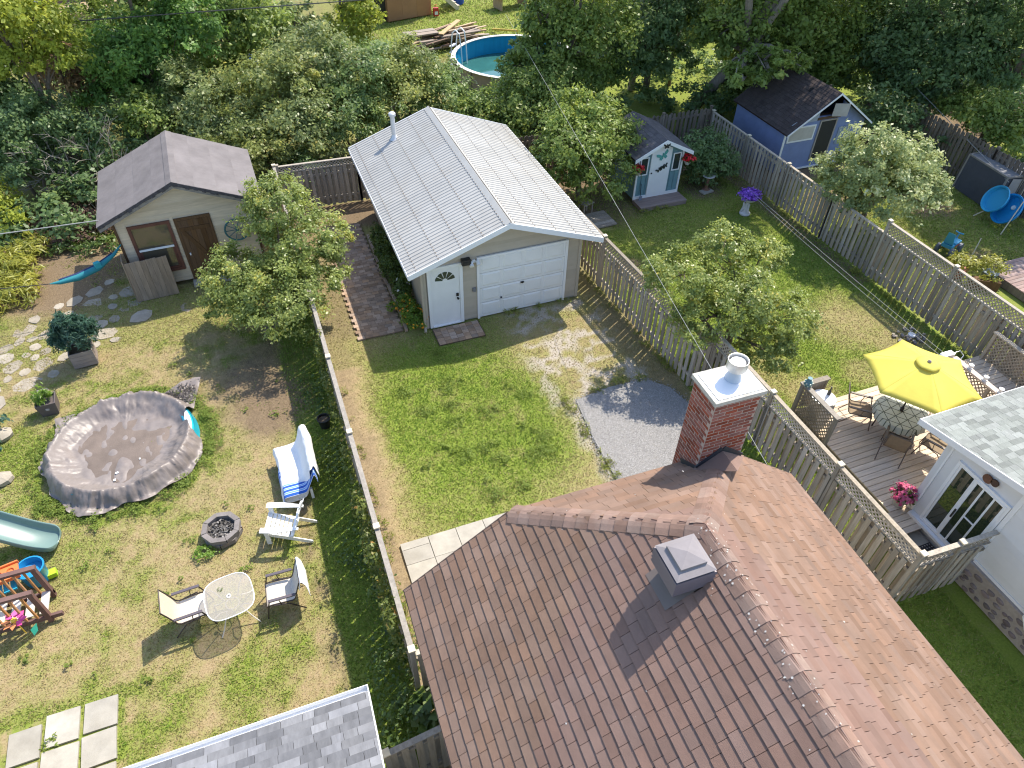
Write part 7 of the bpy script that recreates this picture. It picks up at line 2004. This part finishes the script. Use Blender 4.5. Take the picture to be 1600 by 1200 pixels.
# vines on the grey fence
r_ = random.Random(3)
vl = []
for k in range(60):
    y = r_.uniform(-10.2, -.3)
    if r_.random() < .5: y = -10.2 + 4.6 * r_.random()
    vl.append((-3.24 + r_.uniform(-.05, .05), y, r_.uniform(.2, 1.72), r_.uniform(.10, .2), r_.uniform(.18, .5), r_.uniform(.15, .4)))
vine = foliage('climbing_vine', vl, 5200, .07, leaf_mat('leaf_vine', (.05, .09, .02), (.19, .22, .045), (.42, .22, .06)), seed=71, sigma=.3, clusters=6)
tag(vine, 'straggling vine with yellow and red leaves climbing the grey fence', 'vine')
foliage_bl = foliage('fence_weeds', [(-3.4, -9.9, .2, .5, .8, .3), (-3.45, -11.0, .25, .5, .7, .35), (-3.3, -8.6, .15, .3, .8, .2), (-3.5, -6.8, .1, .4, .9, .15), (-3.5, -4.2, .1, .4, .8, .14), (-3.55, -1.6, .12, .4, .9, .16)], 2400, .08, LM_green, seed=72, up=1)
tag(foliage_bl, 'weeds at the shaded foot of the grey fence', 'weeds', kind='stuff')
rb_ = foliage('broadleaf_weed', [(-3.0, -10.95, .35, .32, .35, .3)], 170, .2, LM_green, seed=73, up=1.3, aspect=.8); tag(rb_, 'broad leaved weed below the short gate panel by the brown roof', 'weed')
# beds on the left
lily = foliage('daylily_bed', [(-11.6, 5.6, .22, .7, .6, .35), (-11.5, 6.8, .25, .6, .8, .38), (-12.2, 7.2, .3, .8, .9, .45), (-12.4, 5.4, .25, .6, .8, .4), (-11.4, 8.2, .25, .6, .7, .4)], 5200, .24, LM_yellow, seed=81, up=.9, aspect=.14, sigma=.22)
tag(lily, 'bed of yellow green strap leaved plants at the left edge beside the hammock', 'plants', kind='stuff')
tree('yellow_shrub', 'small yellow green shrub at the left edge below the pale cable', [(-12.1, 9.6, .6, .75), (-12.4, 10.4, 1.0, .8)], .12, 3600, LM_lime, cat='shrub', trunk=.04, seed=82, stems=2)
br_ = foliage('brush_pile', [(-10.5, 9.9, .35, 1.5, .7, .35), (-9.0, 9.2, .3, 1.0, .7, .3), (-10.9, 8.6, .2, 1.2, .5, .22)], 4200, .14, LM_litter, seed=83, up=.8, sigma=.3, aspect=.35); tag(br_, 'pile of brown brush and clippings left of the cream shed', 'brush', kind='stuff')
gv = foliage('ground_cover', [(-10.6, 8.4, .15, 1.6, .6, .2), (-9.3, 7.9, .15, .8, .5, .2), (-12, 8.6, .2, 1, .6, .3), (-9.8, 10.8, .3, 1.5, .7, .4)], 4200, .10, LM_green, seed=84, up=.9); tag(gv, 'green ground cover by the brush pile at the left', 'ground cover', kind='stuff')
tree('blue_green_shrub', 'blue green shrub cut by the left edge beside the paddling pool', [(-11.55, -1.2, .35, .45), (-11.6, -.3, .35, .5)], .10, 3600, LM_teal, cat='shrub', trunk=.03, seed=85, limbs=False)
for k, (x, y) in enumerate(((-11.25, -.55), (-11.1, -2.1))):
    mb = MB(); mb.lathe([(.0, -.05), (.22, .0), (.24, .10), (.12, .18), (0, .19)], 9, sx=1.3); mb.v = [(a + random.uniform(-.03, .03), b + random.uniform(-.03, .03), c) for a, b, c in mb.v]
    o = mb.build('edging_rock', M_stone, None, (x, y, 0)); tag(o, ('pale edging rock at the left edge level with the covered pool top', 'pale edging rock at the left edge above the toy slide')[k], 'rock', 'edging rocks at the left edge')
# forest floor behind the fences
ug = []
r_ = random.Random(9)
for k in range(210):
    x = r_.uniform(-15, 34); y = r_.uniform(8.9, 24) if x < 15 else r_.uniform(8.9, 28)
    if x > 23.2 and r_.random() < .4: y = r_.uniform(-2, 12)
    if 4.8 < x < 15 and y > 13.6: continue
    if 15.5 < x < 22 and 4.5 < y < 8.8: continue
    if -9 < x < -3 and y < 9.5: continue
    ug.append((x, y, r_.uniform(.25, .8), r_.uniform(.8, 1.4), r_.uniform(.8, 1.4), r_.uniform(.4, .9)))
u1 = foliage('undergrowth', ug, 110000, .17, LM_deep, seed=91, sigma=.26, clusters=8, up=.7)
tag(u1, 'dark tangled undergrowth under the trees behind the fences', 'undergrowth', kind='stuff')
LM_lawn = leaf_mat('leaf_clover', (.10, .15, .025), (.20, .27, .05), (.27, .31, .07), trans=.3, rough=.6, spec=.25)
# tufts of lusher weeds on the lawns
def tufts(name, label, spots, m, seed):
    o = foliage(name, [(x, y, .03, r, r * .9, .07) for x, y, r in spots], int(900 * sum(r * r for _, _, r in spots) * 5), .04, m, seed=seed, up=1.2, sigma=.3, clusters=10, zmin=0)
    tag(o, label, 'weeds', kind='stuff')
r_ = random.Random(31); sp_ = []
for k in range(60):
    a = r_.uniform(0, 6.28); sp_.append((-8.35 + 2.05 * math.cos(a), -2.05 + 2.0 * math.sin(a), r_.uniform(.1, .3)))
for k in range(40): sp_.append((r_.uniform(-10.5, -4.4), r_.uniform(-10, 1.5), r_.uniform(.05, .14)))
tufts('clover_patches', 'patches of green clover round the covered pool and over the dry lawn', sp_, LM_lawn, 95)
sp_ = [(r_.gauss(.2, 1.0), r_.gauss(-4.2, 1.7), r_.uniform(.1, .35)) for k in range(26)]
sp_ = [s for s in sp_ if -2.2 < s[0] < 2.3 and -6.6 < s[1] < -.6]
tufts('lawn_clover', 'brighter clover in the middle of the garage lawn', sp_, LM_lawn, 96)
